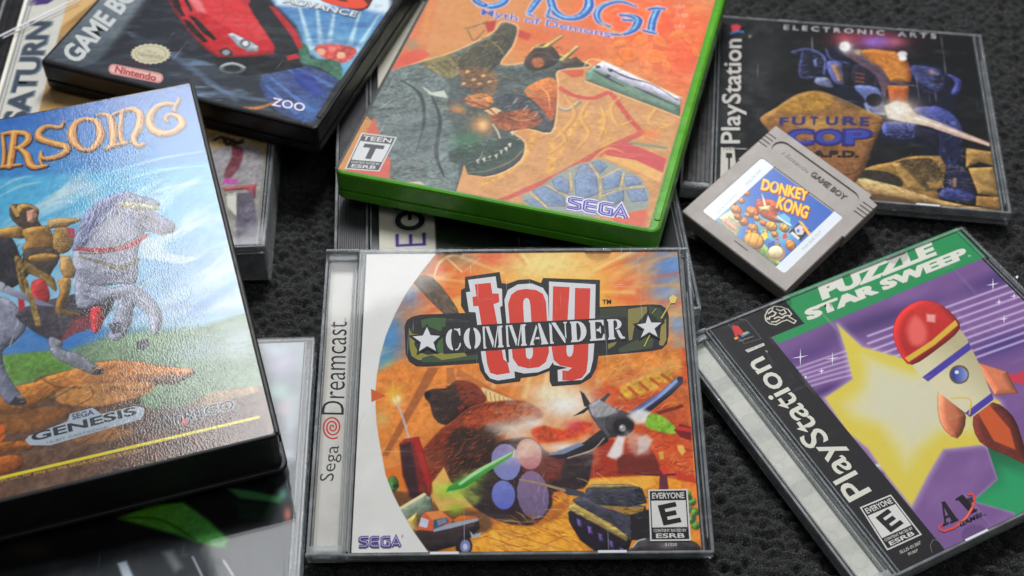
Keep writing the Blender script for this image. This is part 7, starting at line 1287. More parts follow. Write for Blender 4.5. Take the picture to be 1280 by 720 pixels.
 S([(24.7,41.9),(28.4,42.2)],[0.6400000000000001, 0.48],'8cc4e0',s=0.5,k=1,a=0.9,m=0.5)
 S([(38.6,54.2),(38.1,44.1),(38.9,35.5)],[4.61, 4.61, 4.88],'d8d4e0',s=0.4,k=1,a=0.8)
 S([(38.6,54.2),(38.1,44.1),(38.9,35.5)],[3.5100000000000002, 3.5100000000000002, 3.78],'2a4f9c',s=0.3,k=1,m=0.3)
 S([(38.9,53.6),(38.5,43.6),(39.3,34.9)],[1.3, 1.3, 1.4],'2f6fb4',s=0.5,k=1,a=0.85)
 S([(38.1,54.9),(37.7,44.8),(38.5,36.1)],[1.04, 1.04, 1.1199999999999999],'8cc4e0',s=0.5,k=1,a=0.9,m=0.5)
 S([(34.2,52.1),(37.6,54.2),(41.8,54.8)],[2.18, 3.2600000000000002, 2.18],'d8d4e0',s=0.4,k=1,a=0.8)
 S([(34.2,52.1),(37.6,54.2),(41.8,54.8)],[1.08, 2.16, 1.08],'2a4f9c',s=0.3,k=1,m=0.3)
 S([(34.6,51.5),(38,53.7),(42.1,54.2)],[0.4, 0.8, 0.4],'2f6fb4',s=0.5,k=1,a=0.85)
 S([(33.8,52.8),(37.2,54.9),(41.3,55.5)],[0.32000000000000006, 0.6400000000000001, 0.32000000000000006],'8cc4e0',s=0.5,k=1,a=0.9,m=0.5)
 S([(35.2,35.2),(38.5,34.9),(41.4,34.6)],[2.18, 3.2600000000000002, 2.18],'d8d4e0',s=0.4,k=1,a=0.8)
 S([(35.2,35.2),(38.5,34.9),(41.4,34.6)],[1.08, 2.16, 1.08],'2a4f9c',s=0.3,k=1,m=0.3)
 S([(35.6,34.7),(38.9,34.3),(41.8,34)],[0.4, 0.8, 0.4],'2f6fb4',s=0.5,k=1,a=0.85)
 S([(34.8,35.9),(38.1,35.6),(41,35.2)],[0.32000000000000006, 0.6400000000000001, 0.32000000000000006],'8cc4e0',s=0.5,k=1,a=0.9,m=0.5)
 S([(14.9,35.9),(21.6,31.3),(27.6,29)],[0.8, 1.4, 0.8],'c8a080',s=0.5)
 T('Myth of Demons',[(-39.22,25.01),(22.18,24.15),(-40.34,31.64)],'dcd8ec',0.045)
 T('Myth of Demons',[(-39.22,25.01),(22.18,24.15),(-40.34,31.64)],'4c5cb4',0.012)
 T('™',[(22.24,25.12),(23.62,25.2),(22.1,26.67)],'dcd8ec',0)
 VP([(-63.42,-92.3),(-49.36,-89.97),(-49.17,-67.39),(-64.37,-68.73)],'d4d6d6')
 VP([(-62.93,-91.57),(-49.88,-89.43),(-49.74,-68.09),(-63.78,-69.36)],'4e4e50')
 VP([(-62.74,-86.07),(-50.24,-84.25),(-50.18,-72.49),(-63.19,-73.85)],'d4d6d6')
 T('TEEN',[(-62.81,-72.91),(-50.59,-71.66),(-62.91,-70.08)],'d4d6d6',0.02)
 T('CONTENT RATED BY',[(-62.26,-88.08),(-50.65,-86.31),(-62.31,-86.77)],'d4d6d6',0.01)
 T('ESRB',[(-61.38,-90.67),(-51.44,-89.06),(-61.45,-88.61)],'d4d6d6',0.02)
 VP([(-57.57,-84.02),(-55.17,-83.68),(-55.28,-74.34),(-57.76,-74.61)],'4a4a50')
 VP([(-60.72,-77.39),(-52.25,-76.4),(-52.25,-74.01),(-60.79,-74.95)],'4a4a50')
 VS([(34.59,-84.31),(30.59,-84.44),(29.68,-85.05),(29.81,-86.35),(30.85,-86.9),(33.84,-87.42),(34.29,-89.31),(33.38,-89.9),(29.44,-89.93)],3.02,'e6e4ee',0)
 VS([(40.75,-84.11),(36.88,-84.24),(36,-85.01),(36.48,-89.13),(37.55,-89.86),(41.46,-89.82)],3.02,'e6e4ee',0)
 VS([(36.49,-87.07),(40.62,-86.99)],3.02,'e6e4ee',0)
 VS([(47.01,-83.91),(43.16,-84.03),(42.29,-84.82),(42.83,-89.06),(43.9,-89.8),(47.07,-89.77),(46.7,-87.01),(45.01,-87.05)],3.02,'e6e4ee',0)
 VS([(48.58,-90.06),(50.11,-83.65),(53.44,-90.03)],3.02,'e6e4ee',0)
 VS([(49.56,-88.36),(52.22,-88.32)],3.02,'e6e4ee',0)
 VS([(34.59,-84.31),(30.59,-84.44),(29.68,-85.05),(29.81,-86.35),(30.85,-86.9),(33.84,-87.42),(34.29,-89.31),(33.38,-89.9),(29.44,-89.93)],1.87,'4b46a4',0)
 VS([(40.75,-84.11),(36.88,-84.24),(36,-85.01),(36.48,-89.13),(37.55,-89.86),(41.46,-89.82)],1.87,'4b46a4',0)
 VS([(36.49,-87.07),(40.62,-86.99)],1.87,'4b46a4',0)
 VS([(47.01,-83.91),(43.16,-84.03),(42.29,-84.82),(42.83,-89.06),(43.9,-89.8),(47.07,-89.77),(46.7,-87.01),(45.01,-87.05)],1.87,'4b46a4',0)
 VS([(48.58,-90.06),(50.11,-83.65),(53.44,-90.03)],1.87,'4b46a4',0)
 VS([(49.56,-88.36),(52.22,-88.32)],1.87,'4b46a4',0)
 VS([(34.59,-84.31),(30.59,-84.44),(29.68,-85.05),(29.81,-86.35),(30.85,-86.9),(33.84,-87.42),(34.29,-89.31),(33.38,-89.9),(29.44,-89.93)],0.43,'b8b4dc',0)
 VS([(40.75,-84.11),(36.88,-84.24),(36,-85.01),(36.48,-89.13),(37.55,-89.86),(41.46,-89.82)],0.43,'b8b4dc',0)
 VS([(36.49,-87.07),(40.62,-86.99)],0.43,'b8b4dc',0)
 VS([(47.01,-83.91),(43.16,-84.03),(42.29,-84.82),(42.83,-89.06),(43.9,-89.8),(47.07,-89.77),(46.7,-87.01),(45.01,-87.05)],0.43,'b8b4dc',0)
 VS([(48.58,-90.06),(50.11,-83.65),(53.44,-90.03)],0.43,'b8b4dc',0)
 VS([(49.56,-88.36),(52.22,-88.32)],0.43,'b8b4dc',0)
 A.K(1.15,1.12,.95)
def art_racer(A):
 P,S,G,N,VP,VS,T=A.P,A.S,A.G,A.N,A.VP,A.VS,A.T
 P([(-68,-95),(68,-95),(68,10),(-68,10)],'222630')
 P([(-66.6,-93.7),(-40.1,-93.9),(-43.8,-18.3),(-78.4,-20.2)],'3c4650',g=[(-55,-92.6),(-53,-41.7)],c2='737d86',s=0.6,m=0.2)
 P([(-41.3,-93.6),(-39.3,-93.6),(-39.4,-30.2),(-47.1,-29.6)],'1e222a',s=5,a=0.8)
 P([(-2.1,-11.1),(52.3,8.4),(71.2,-21.6),(67.1,-62.7),(60.9,-59.4),(40.9,-47.8),(28.9,-32.7)],'4a7ab4',s=3,g=[(31.7,-11.5),(48.8,-48.8)],c2='6aa8cc')
 P([(3.4,-9.1),(57.9,10.4),(66.9,-11.2),(44.2,-11.1),(25.4,-19.9),(13.6,-22.1)],'cfe0ea',s=4)
 S([(19,-11.9),(42.3,-45.4)],[0.7, 2.6],'cfe8ee',s=1.5,a=0.75)
 S([(29.5,-12.3),(45.8,-42.3)],[0.7, 2.6],'cfe8ee',s=1.5,a=0.75)
 S([(39.1,-10.9),(49,-41.1)],[0.7, 2.6],'cfe8ee',s=1.5,a=0.75)
 S([(51.6,-10.6),(58.2,-39.8)],[0.7, 2.6],'cfe8ee',s=1.5,a=0.75)
 S([(61.5,-13.1),(62.1,-40.3)],[0.7, 2.6],'cfe8ee',s=1.5,a=0.75)
 G([(49.3,-42),(14.8,5.3),(3,-6.5)],'a8dce4',0.6)
 N('2c4a88',0.4,5,5,3,20,[(25.6,-25.9),(60.4,-13.5),(63.5,-37.9),(39.4,-44.5)])
 P([(44.6,-46.5),(44.6,-42.3),(51.8,-39.2),(60.8,-38.8),(63,-43.8),(60.4,-50.3),(52,-50.5)],'c8504c',s=1,m=0.7)
 P([(49.6,-45.7),(49.8,-46.5),(49.8,-47.3),(49.5,-48),(49,-48.5),(48.4,-48.8),(47.6,-48.7),(46.9,-48.4),(46.2,-47.8),(45.8,-47.1),(45.5,-46.2),(45.5,-45.4),(45.8,-44.7),(46.3,-44.2),(46.9,-44),(47.7,-44.1),(48.4,-44.4),(49.1,-45)],'e0a080',s=0.8)
 P([(59.1,-45.2),(59.3,-46),(59.3,-46.8),(59,-47.5),(58.5,-48),(57.9,-48.2),(57.1,-48.1),(56.4,-47.8),(55.8,-47.2),(55.3,-46.5),(55.1,-45.7),(55.1,-44.9),(55.4,-44.2),(55.9,-43.7),(56.5,-43.5),(57.3,-43.5),(58,-43.8),(58.6,-44.4)],'e8b090',s=0.8)
 P([(53.4,-42.5),(53.5,-43),(53.4,-43.6),(53.1,-44.2),(52.7,-44.6),(52.1,-44.8),(51.5,-44.8),(50.8,-44.6),(50.3,-44.2),(50,-43.7),(49.8,-43.1),(49.9,-42.5),(50.2,-41.9),(50.6,-41.5),(51.2,-41.3),(51.9,-41.3),(52.5,-41.5),(53,-41.9)],'e07a6a',s=0.8)
 P([(36.5,-43.7),(41.2,-45.8),(45.3,-51.9),(56.5,-49.8),(62,-55.3),(63.3,-62.2),(52.5,-56.9),(42.6,-56.7)],'3c6a54',s=1.5,m=0.6)
 P([(-28.4,-68.7),(10,-70.2),(33.2,-67.5),(42.6,-56.7),(61.6,-61),(63.9,-92),(12.9,-94.5),(-50.7,-95.5)],'2c323c',s=2)
 N('7c98b8',0.7,4,9,6,20,[(-42.4,-62.1),(7.9,-70.9),(35.3,-86.5),(44.3,-90.3),(12.9,-94.5),(-24.8,-75.1)])
 S([(-30.5,-69.5),(-11.4,-72.1),(11.5,-82.5),(27.1,-89.4)],[1, 3, 3, 2],'5a6e8c',s=2.5,a=0.6)
 S([(9.4,-83.2),(25.6,-86.4),(39.3,-85.1)],[1, 2.5, 2],'7c96b4',s=2,a=0.5)
 P([(29.8,-70.5),(40.9,-58.2),(61.6,-61),(63,-69.5),(63.9,-92),(42.8,-87.3)],'3a4c7c',s=1.5,m=0.5)
 S([(37.9,-62.1),(59.6,-72.5)],[0.8, 2.4],'5c86c8',s=1.2,a=0.7)
 S([(42,-60.6),(61.6,-66.4)],[0.8, 2.4],'5c86c8',s=1.2,a=0.7)
 S([(34.7,-70.6),(60.4,-84.6)],[0.8, 2.4],'5c86c8',s=1.2,a=0.7)
 S([(34.9,-76),(55.1,-88.2)],[0.8, 2.4],'5c86c8',s=1.2,a=0.7)
 P([(40,-61.3),(49.8,-61.5),(61.7,-71.8),(59,-76.3),(46.5,-70)],'2c3a90',s=1.5,a=0.7)
 G([(60.4,-84.6),(6.1,2.2),(3.4,-7.4)],'4a7ab8',0.7)
 S([(32.4,-92.8),(38.5,-90.6),(43.8,-84.4)],[1.4, 2.2, 1],'c87a40',s=1,a=0.85,m=0.4)
 P([(4.4,-66.5),(13,-61.6),(30.2,-56.4),(40.4,-54.6),(44.8,-58.7),(33.2,-67.5),(23.6,-72.7),(12.4,-74.8)],'16181c',s=1)
 P([(-45.3,-24.4),(-35.1,-33.3),(-25.3,-44.1),(-13.7,-53.8),(-2.1,-61.3),(6.3,-65.5),(13.7,-62.8),(21.8,-59.4),(28.4,-55.1),(26.7,-49.1),(15.1,-35.6),(-1.3,-23.3),(-11.9,-12.4)],'c0242c',s=0.6,m=0.15)
 P([(-37,-29.8),(-24.7,-23.3),(-8.3,-19.6),(9.1,-33.8),(21.1,-45.3),(17.4,-50.5),(5.6,-46.9),(-4.3,-42.5)],'d63a3e',s=2,a=0.8)
 P([(-29.5,-29.2),(-21,-30.3),(-14.3,-38.1),(-19.5,-38)],'f0a0a0',s=2,a=0.6)
 P([(-11,-14.2),(-2.1,-11.1),(14.5,-23.8),(31.3,-37.8),(37.9,-46),(37.9,-51.8),(31.9,-54.8),(23,-46.6),(9.1,-33.8)],'23262a',s=0.7,m=0.3)
 P([(10.3,-23.2),(14.5,-23.8),(30.5,-36.1),(37.9,-45.1),(38,-48.9),(29.9,-40.2)],'b02830',s=0.6)
 P([(-6.3,-20.9),(.9,-22.5),(.9,-27.6)],'b8343a',s=0.5)
 P([(34.4,-54.9),(37.6,-51.3),(40.6,-53.6),(36.6,-56.9)],'b8242c',s=0.6)
 P([(-37,-29.8),(-34.6,-28.9),(-25.5,-40.1),(-22.1,-43.3),(-23.8,-44.5),(-31,-38)],'1a1618',s=0.4)
 P([(-22.6,-45.5),(-18.5,-46),(-3.2,-56.8),(-4.9,-58.4),(-15.1,-52.3)],'1a1618',s=0.4)
 P([(-34.6,-26.9),(-32.4,-26.1),(-21.6,-37.7),(-20.8,-40.4)],'1a1618',s=0.4)
 P([(-21.4,-42.2),(-17,-42.7),(-.3,-53.9),(-1.5,-55.3),(-9.8,-51.4)],'1a1618',s=0.4)
 S([(-37.7,-32.1),(-27.3,-42.8),(-5.5,-59.6),(6.1,-65)],0.8,'7c1418',s=0.6)
 P([(2.3,-49.1),(4,-47.5),(14.9,-50.4),(19.7,-52.5),(20.8,-56),(17.1,-57.3),(11.2,-55.6)],'a4b0b8',s=0.5,m=0.3)
 P([(15.7,-52.9),(15.8,-53.9),(15.5,-54.7),(14.9,-55.3),(14.1,-55.5),(13.1,-55.3),(12.1,-54.8),(11.2,-54),(10.5,-53.1),(10.1,-52),(10,-51),(10.3,-50.2),(10.8,-49.6),(11.7,-49.4),(12.7,-49.6),(13.7,-50.1),(14.6,-50.9),(15.3,-51.9)],'5c666c',s=0.5)
 P([(14.4,-51.9),(14.6,-52.5),(14.6,-53.1),(14.5,-53.6),(14.1,-53.9),(13.7,-54.1),(13.2,-54),(12.7,-53.8),(12.2,-53.4),(11.8,-52.8),(11.6,-52.3),(11.6,-51.7),(11.8,-51.2),(12.1,-50.9),(12.5,-50.7),(13,-50.7),(13.6,-51),(14,-51.4)],'d8dee0',s=0.4)
 P([(4,-61),(6.2,-57.9),(10.5,-59.6),(11.6,-62.5),(7.2,-63.6)],'2a2c30',s=0.5)
 P([(9.4,-60.6),(9.6,-61.2),(9.6,-61.9),(9.4,-62.4),(9,-62.8),(8.4,-63),(7.8,-63),(7.2,-62.7),(6.6,-62.3),(6.2,-61.7),(6,-61.1),(6,-60.4),(6.2,-59.9),(6.7,-59.5),(7.2,-59.3),(7.8,-59.3),(8.4,-59.6),(9,-60)],'8c9498',s=0.4)
 P([(21.3,-68.4),(21.6,-69.8),(21.2,-71.2),(20.1,-72.6),(18.5,-73.7),(16.5,-74.4),(14.5,-74.6),(12.6,-74.3),(11,-73.5),(10,-72.4),(9.7,-71),(10.1,-69.5),(11.1,-68.1),(12.8,-67),(14.7,-66.3),(16.8,-66.1),(18.7,-66.4),(20.3,-67.2)],'6a7278',s=0.6,m=0.4)
 P([(19.4,-69),(19.5,-69.9),(19.2,-70.8),(18.5,-71.6),(17.4,-72.3),(16.1,-72.8),(14.7,-72.9),(13.5,-72.8),(12.5,-72.4),(11.9,-71.7),(11.7,-70.9),(12,-70),(12.8,-69.1),(13.9,-68.4),(15.2,-68),(16.5,-67.8),(17.8,-67.9),(18.8,-68.4)],'22262a',s=0.6)
 S([(10.1,-70.5),(13.9,-66.9),(20.5,-67.9)],0.8,'b8c0c4',s=0.5)
 N('101010',0.1,2,81,1,0,None)
 N('ffffff',0.08,2.4,83,3,20,None)
 T('GAME BOY',[(-50.04,-90.79),(-50.65,-27.19),(-61.95,-86.31)],'c4c8c8',0.035)
 VP([(-15.7,-70.67),(-14.41,-71.34),(-15.09,-72.46),(-14.11,-73.39),(-15.16,-74.33),(-14.56,-75.44),(-15.9,-76.12),(-15.73,-77.32),(-17.24,-77.68),(-17.52,-78.89),(-19.09,-78.91),(-19.79,-80.01),(-21.28,-79.69),(-22.34,-80.61),(-23.65,-79.97),(-25,-80.62),(-26.01,-79.72),(-27.53,-80.06),(-28.17,-78.96),(-29.75,-78.96),(-29.96,-77.76),(-31.46,-77.41),(-31.23,-76.2),(-32.54,-75.53),(-31.87,-74.41),(-32.88,-73.47),(-31.83,-72.53),(-32.46,-71.4),(-31.11,-70.72),(-31.3,-69.49),(-29.76,-69.13),(-29.5,-67.89),(-27.9,-67.88),(-27.2,-66.75),(-25.68,-67.09),(-24.6,-66.15),(-23.27,-66.81),(-21.91,-66.14),(-20.89,-67.08),(-19.35,-66.73),(-18.72,-67.86),(-17.14,-67.86),(-16.94,-69.09),(-15.44,-69.44)],'c8c2a4')
 VS([(-16.94,-71.11),(-16.47,-72.46),(-16.47,-73.87),(-16.94,-75.24),(-17.86,-76.49),(-19.16,-77.54),(-20.74,-78.3),(-22.51,-78.73),(-24.35,-78.81),(-26.13,-78.52),(-27.73,-77.88),(-29.05,-76.94),(-29.98,-75.76),(-30.48,-74.41),(-30.5,-73),(-30.04,-71.61),(-29.12,-70.34),(-27.82,-69.28),(-26.22,-68.51),(-24.42,-68.07),(-22.57,-68),(-20.78,-68.31),(-19.17,-68.96),(-17.86,-69.92)],0.35,'8c8a74',1)
 T('Official',[(-27.12,-73.22),(-20.97,-72.92),(-27.77,-71.17)],'8c8a74',0.0)
 T('Nintendo',[(-28.43,-76.71),(-16.71,-75.18),(-29.41,-73.65)],'8c8a74',0.02)
 T('Seal of Quality',[(-24.88,-78.09),(-18.36,-77.64),(-25.34,-76.37)],'8c8a74',0)
 VP([(-32.18,-91.57),(-33.2,-91.39),(-34.26,-90.75),(-35.21,-89.76),(-35.91,-88.57),(-36.25,-87.35),(-36.18,-86.3),(-35.69,-85.57),(-34.88,-85.27),(-13.31,-84.07),(-12.31,-84.26),(-11.27,-84.9),(-10.35,-85.89),(-9.69,-87.08),(-9.39,-88.29),(-9.49,-89.33),(-9.98,-90.05),(-10.79,-90.33)],'d8a49c')
 VP([(-32.42,-91.02),(-33.25,-90.87),(-34.13,-90.35),(-34.92,-89.53),(-35.5,-88.55),(-35.77,-87.54),(-35.71,-86.67),(-35.31,-86.07),(-34.64,-85.83),(-13.09,-84.62),(-12.26,-84.78),(-11.4,-85.3),(-10.65,-86.12),(-10.1,-87.1),(-9.85,-88.1),(-9.94,-88.96),(-10.34,-89.55),(-11.01,-89.79)],'b8484c')
 VP([(-32.55,-90.71),(-33.29,-90.58),(-34.06,-90.12),(-34.75,-89.4),(-35.26,-88.53),(-35.5,-87.65),(-35.45,-86.89),(-35.1,-86.36),(-34.51,-86.14),(-12.96,-84.93),(-12.23,-85.07),(-11.48,-85.53),(-10.81,-86.25),(-10.34,-87.12),(-10.12,-87.99),(-10.19,-88.75),(-10.55,-89.27),(-11.13,-89.48)],'dcb0a8')
 T('Nintendo',[(-31.96,-90.27),(-11.89,-89.71),(-33.65,-86.07)],'a8343c',0.035)
 T('LICENSED BY',[(-32.11,-83.28),(-19.06,-81.98),(-32.62,-81.97)],'6a2430',0)
 T('ZOO',[(42.84,-87.35),(58.04,-86.48),(41.32,-82.25)],'e6dcea',0.015)
 VP([(29.23,-6.16),(53.43,8.77),(54.84,-9.39),(52.71,-13.2),(35.78,-12.1)],'5a2a24')
 T('S',[(32.33,-12.92),(53.57,-12.28),(28.43,4.08)],'cc4a34',0.05)
 T('ADVANCE',[(15.83,-19.22),(52.6,-18.67),(15.35,-14.44)],'3a3c40',0.05)
 T('ADVANCE',[(15.88,-18.79),(52.08,-18.06),(15.54,-14.58)],'c8ccce',0.015)
def art_mech(A):
 P,S,G,N,VP,VS,T=A.P,A.S,A.G,A.N,A.VP,A.VS,A.T
 P([(-58,-64),(70,-64),(70,64),(-58,64)],'17181a')
 N('4a4c4e',0.6,9,3,1,0,[(-57.9,56.1),(-22.6,60.5),(-34.5,-10.5),(-52.3,-42.8)])
 N('3a3a40',0.4,6,4,2,20,None)
 G([(-34.4,33.7),(13.4,1.7),(0,-24.1)],'3c3e40',0.6)
 G([(17.9,52.7),(22.3,2.8),(-.7,-12.6)],'a03048',0.9)
 G([(19.7,51.4),(10.6,1.3),(-.3,-6.3)],'9a6ad8',0.95)
 G([(4.4,52.6),(6.8,.8),(-.3,-6.3)],'c84858',0.8)
 G([(29.4,52.6),(5.8,.7),(-.3,-4.7)],'d86a78',0.7)
 P([(-5.6,40.4),(9.8,45.4),(32.2,37.4),(51,36.6),(54.3,11.8),(50.7,-8.4),(33.5,-21.5),(17.6,-20.8),(7.7,-2.5),(-2.8,10.6)],'1c2034',s=5,m=0.5)
 P([(32.5,-10.7),(50.7,-8.4),(51.8,-35.3),(46.4,-56.4),(32.8,-55.6),(37.7,-37)],'161a2c',s=4,m=0.5)
 P([(-21,39.3),(-13.2,42.6),(-5.7,37.3),(-5,31.2),(-6.2,23.5),(-10,20.1),(-17.5,20.6),(-16.2,37.5)],'23253a',s=0.5,m=0.5)
 S([(-21,38.5),(-13.3,41.8),(-5.8,36.5),(-6.2,23.5)],1.2,'5c64a4',s=0.5,m=0.4)
 S([(-16,39.1),(-17.5,20.9),(-10,20.8)],0.9,'4c5490',s=0.5)
 P([(-11.1,33.6),(-9.1,34.6),(-8.8,29.2),(-10.3,28.3)],'6a74b0',s=0.5,m=0.5)
 S([(-4.6,42.9),(-2.5,35.4),(5.5,33.3)],0.8,'5c64a0',s=0.5)
 P([(-4.7,32.8),(2.6,32.2),(5.1,19),(2,16.3),(-2.5,19.5)],'5a62a8',s=0.5,m=0.5)
 P([(-2.9,31.5),(.9,31.1),(3.1,19.4),(.2,18.3)],'a88060',s=0.5,m=0.4)
 P([(-10,20.1),(-4.4,20.8),(-2.6,16.5),(-2.7,13.6),(-10.1,15.6)],'7a80a4',s=0.5,m=0.5)
 P([(2.6,32.2),(8.3,32.9),(7.6,17),(2.9,16.5)],'20222e',s=0.5,m=0.5)
 P([(8.3,32.9),(18.5,29.6),(21.7,19.5),(19.7,16.3),(7.6,17)],'2a2a3c',s=0.5,m=0.5)
 S([(9,26.2),(12.7,25.6)],0.7,'b06030',s=0.4)
 S([(8.8,23.1),(12.5,22.5)],0.7,'b06030',s=0.4)
 S([(8.7,20.1),(12.4,19.6)],0.7,'b06030',s=0.4)
 P([(3,41.5),(11.7,44.1),(25.4,35),(34,36.1),(34,22.5),(24.5,19.9),(21.1,9.2),(18.3,25.1),(9.4,34.5)],'6a5060',s=1,m=0.4)
 P([(10.7,44),(18.5,45.7),(28.9,44.7),(33.2,37.5),(34.4,28.5),(33.5,22.5),(24.7,22.1),(21.5,31.5),(16.1,36.9)],'d87a2c',s=0.8,m=0.3,g=[(19.4,45),(27.4,21.7)],c2='e8923a')
 S([(28.9,44.7),(33.6,37.5),(34.1,24)],0.9,'b8481c',s=0.6)
 P([(23.1,18.9),(33.3,19.5),(31.9,6.2),(23.7,6.6)],'d8702c',s=0.7,m=0.3,g=[(24.4,18.4),(26.5,7)],c2='c8481c')
 S([(9.6,39.2),(18.6,31.1),(23.7,22),(36.6,19.9)],[1.4, 2.2, 1.6, 1],'5a5068',s=0.6,m=0.4)
 G([(5.1,45.6),(4.3,.5),(-.2,-5.6)],'f4ece4',1)
 P([(7,46.3),(6.8,45),(6.3,43.8),(5.6,42.9),(4.8,42.4),(3.9,42.3),(3.1,42.6),(2.5,43.4),(2.1,44.4),(2,45.7),(2.2,47),(2.7,48.2),(3.4,49.1),(4.2,49.7),(5.1,49.8),(5.9,49.5),(6.5,48.7),(6.9,47.6)],'f8f6f2',s=0.8)
 P([(34.1,43.5),(33.9,42.6),(33.5,41.8),(32.8,41.2),(32.1,40.8),(31.3,40.7),(30.5,40.9),(30,41.3),(29.6,42),(29.5,42.9),(29.7,43.8),(30.2,44.6),(30.8,45.2),(31.6,45.6),(32.4,45.7),(33.1,45.5),(33.7,45),(34.1,44.3)],'e8e4e0',s=0.7)
 P([(33.7,40.3),(33.6,39.7),(33.2,39.1),(32.7,38.6),(32,38.3),(31.4,38.2),(30.8,38.4),(30.3,38.7),(30,39.2),(29.9,39.8),(30.1,40.5),(30.4,41.1),(31,41.6),(31.6,41.9),(32.3,42),(32.9,41.8),(33.4,41.5),(33.7,40.9)],'f4f2ee',s=0.7)
 G([(10.5,42.4),(2.3,.3),(-.2,-3.4)],'f0d0b0',0.8)
 P([(34.8,34.6),(44.3,35),(50.1,31.2),(49,18.5),(44.7,17.2),(36.9,24.4)],'42487c',s=0.5,m=0.5)
 P([(36.8,22.9),(43.7,16.3),(47.2,13.9),(39.9,14.4)],'2c2e48',s=0.5,m=0.5)
 G([(44.9,31.3),(1.9,.2),(-.2,-2.1)],'e09078',0.9)
 P([(45.6,28.4),(49.4,28.9),(48.7,21.4),(45.1,21.7)],'2a2a3c',s=0.5)
 P([(51.4,30.6),(55,29.6),(58.4,25.5),(55.7,16.4),(52.5,16.7),(55.1,25.1)],'4a50a0',s=0.5,m=0.5)
 P([(7.6,16.3),(18.7,16.2),(20.8,4.8),(19.5,-2.5),(13.3,1),(11.8,8.1)],'6a78b4',s=0.5,m=0.5)
 P([(20.3,7.6),(19.9,5.9),(19.2,4.4),(18.1,3.1),(16.8,2.4),(15.5,2.2),(14.2,2.7),(13.3,3.6),(12.7,5),(12.5,6.7),(12.8,8.4),(13.6,10),(14.7,11.2),(16,12),(17.3,12.1),(18.6,11.7),(19.5,10.7),(20.1,9.3)],'1c1c26',s=0.8)
 S([(12.5,3.8),(14.1,-1.7),(20.4,-2.3)],1.6,'8c98c4',s=0.6)
 P([(20.1,-8),(33.7,-7.7),(34.3,-11.8),(32,-18.3),(20.4,-17.7)],'4a56a4',s=0.5,m=0.5)
 P([(20.7,-12.8),(33.4,-11.9),(31.6,-17.9),(20.9,-17.6)],'2e3668',s=0.5,m=0.5)
 P([(35.3,2.3),(43.8,6.2),(50.8,2.8),(54.6,-5.2),(53.1,-10.9),(45.2,-9.1),(37.6,-3.1)],'4650a0',s=0.5,m=0.5)
 P([(33.5,2.1),(43.7,5.5),(52.4,.2),(55.2,-7.9),(53.7,-14.9),(45,-11.9)],'4a54a0',s=0.5,m=0.5)
 P([(44.2,-10.6),(55,-10.7),(54.4,-21.6),(54,-29.7),(50,-35.5),(44,-33.6),(43.2,-23)],'23264a',s=0.5,m=0.5)
 P([(45.8,-33.4),(53.6,-33.7),(56.1,-43.8),(57.3,-53.8),(54,-56.7),(41.3,-55.8),(45.5,-46.4)],'252a4c',s=0.5,m=0.5)
 P([(43.6,-49.2),(50.4,-49.6),(57.3,-53.2),(53.2,-56.6),(41.3,-55.5)],'3a4484',s=0.5,m=0.5)
 P([(48.1,-42.2),(49.6,-42),(48.8,-48.5),(47.5,-48)],'a87850',s=0.4)
 P([(33.6,-9.1),(44.1,-12),(44.1,-22.9),(33.9,-16)],'23253a',s=0.5,m=0.5)
 A.F([(-21,40.8),(-4.8,35.9),(-7.2,20.4),(-17.5,20.6)],'8c98d8',16,3,20,0.35,0.7,1)
 A.F([(-21,40.8),(-4.8,35.9),(-7.2,20.4),(-17.5,20.6)],'14162a',18,3,-60,0.4,0.8,21)
 A.F([(34.8,34.6),(50.1,32),(48.5,18.4),(36.9,24.4)],'8c98d8',16,3,20,0.35,0.7,2)
 A.F([(34.8,34.6),(50.1,32),(48.5,18.4),(36.9,24.4)],'14162a',18,3,-60,0.4,0.8,22)
 A.F([(36.2,2.4),(54.6,-5.2),(45.1,-10.5)],'8c98d8',16,3,20,0.35,0.7,3)
 A.F([(36.2,2.4),(54.6,-5.2),(45.1,-10.5)],'14162a',18,3,-60,0.4,0.8,23)
 A.F([(20.1,-8),(33.7,-7.7),(32,-17.6),(20.4,-17.7)],'8c98d8',16,3,20,0.35,0.7,4)
 A.F([(20.1,-8),(33.7,-7.7),(32,-17.6),(20.4,-17.7)],'14162a',18,3,-60,0.4,0.8,24)
 A.F([(9.7,42.3),(33.5,42.1),(34,22.5),(21.9,22.5)],'f0b060',24,4,-40,0.4,0.6,5)
 A.F([(9.7,42.3),(33.5,42.1),(34,22.5),(21.9,22.5)],'a0401c',18,4,-40,0.35,0.6,6)
 A.F([(44.2,-10.6),(55,-10.7),(54,-29.7),(56.7,-55.1),(42.2,-55.7),(45.6,-36)],'6a78c0',36,3,70,0.35,0.7,7)
 A.F([(44.2,-10.6),(55,-10.7),(54,-29.7),(56.7,-55.1),(42.2,-55.7),(45.6,-36)],'0c0c18',40,3,20,0.5,0.8,8)
 P([(3.9,-46.3),(13,-38.7),(22,-35),(29.3,-30.7),(40.9,-28.7),(45,-32.1),(45.4,-38.7),(41.2,-57),(67.2,-60.1),(66.8,-63.8),(-7.1,-63)],'a87c3c',s=0.6,m=0.4)
 P([(55.7,-21.5),(67.5,-22.7),(66.9,-32.1),(61,-30.2),(54.4,-34.9)],'b08444',s=0.5,m=0.3)
 P([(55.3,-34.8),(66.8,-32.7),(66.9,-51.4),(58,-51.2)],'b48a48',s=0.5,m=0.35)
 P([(57,-52.6),(67.3,-52),(67.2,-60.1),(56.3,-58.9)],'a8783a',s=0.6,m=0.3)
 P([(23.8,-34.7),(38.2,-30.3),(42.9,-36.3),(43.8,-46.6),(36.4,-52.6),(33.3,-47.9),(28.7,-40.7)],'6a5434',s=1,m=0.7)
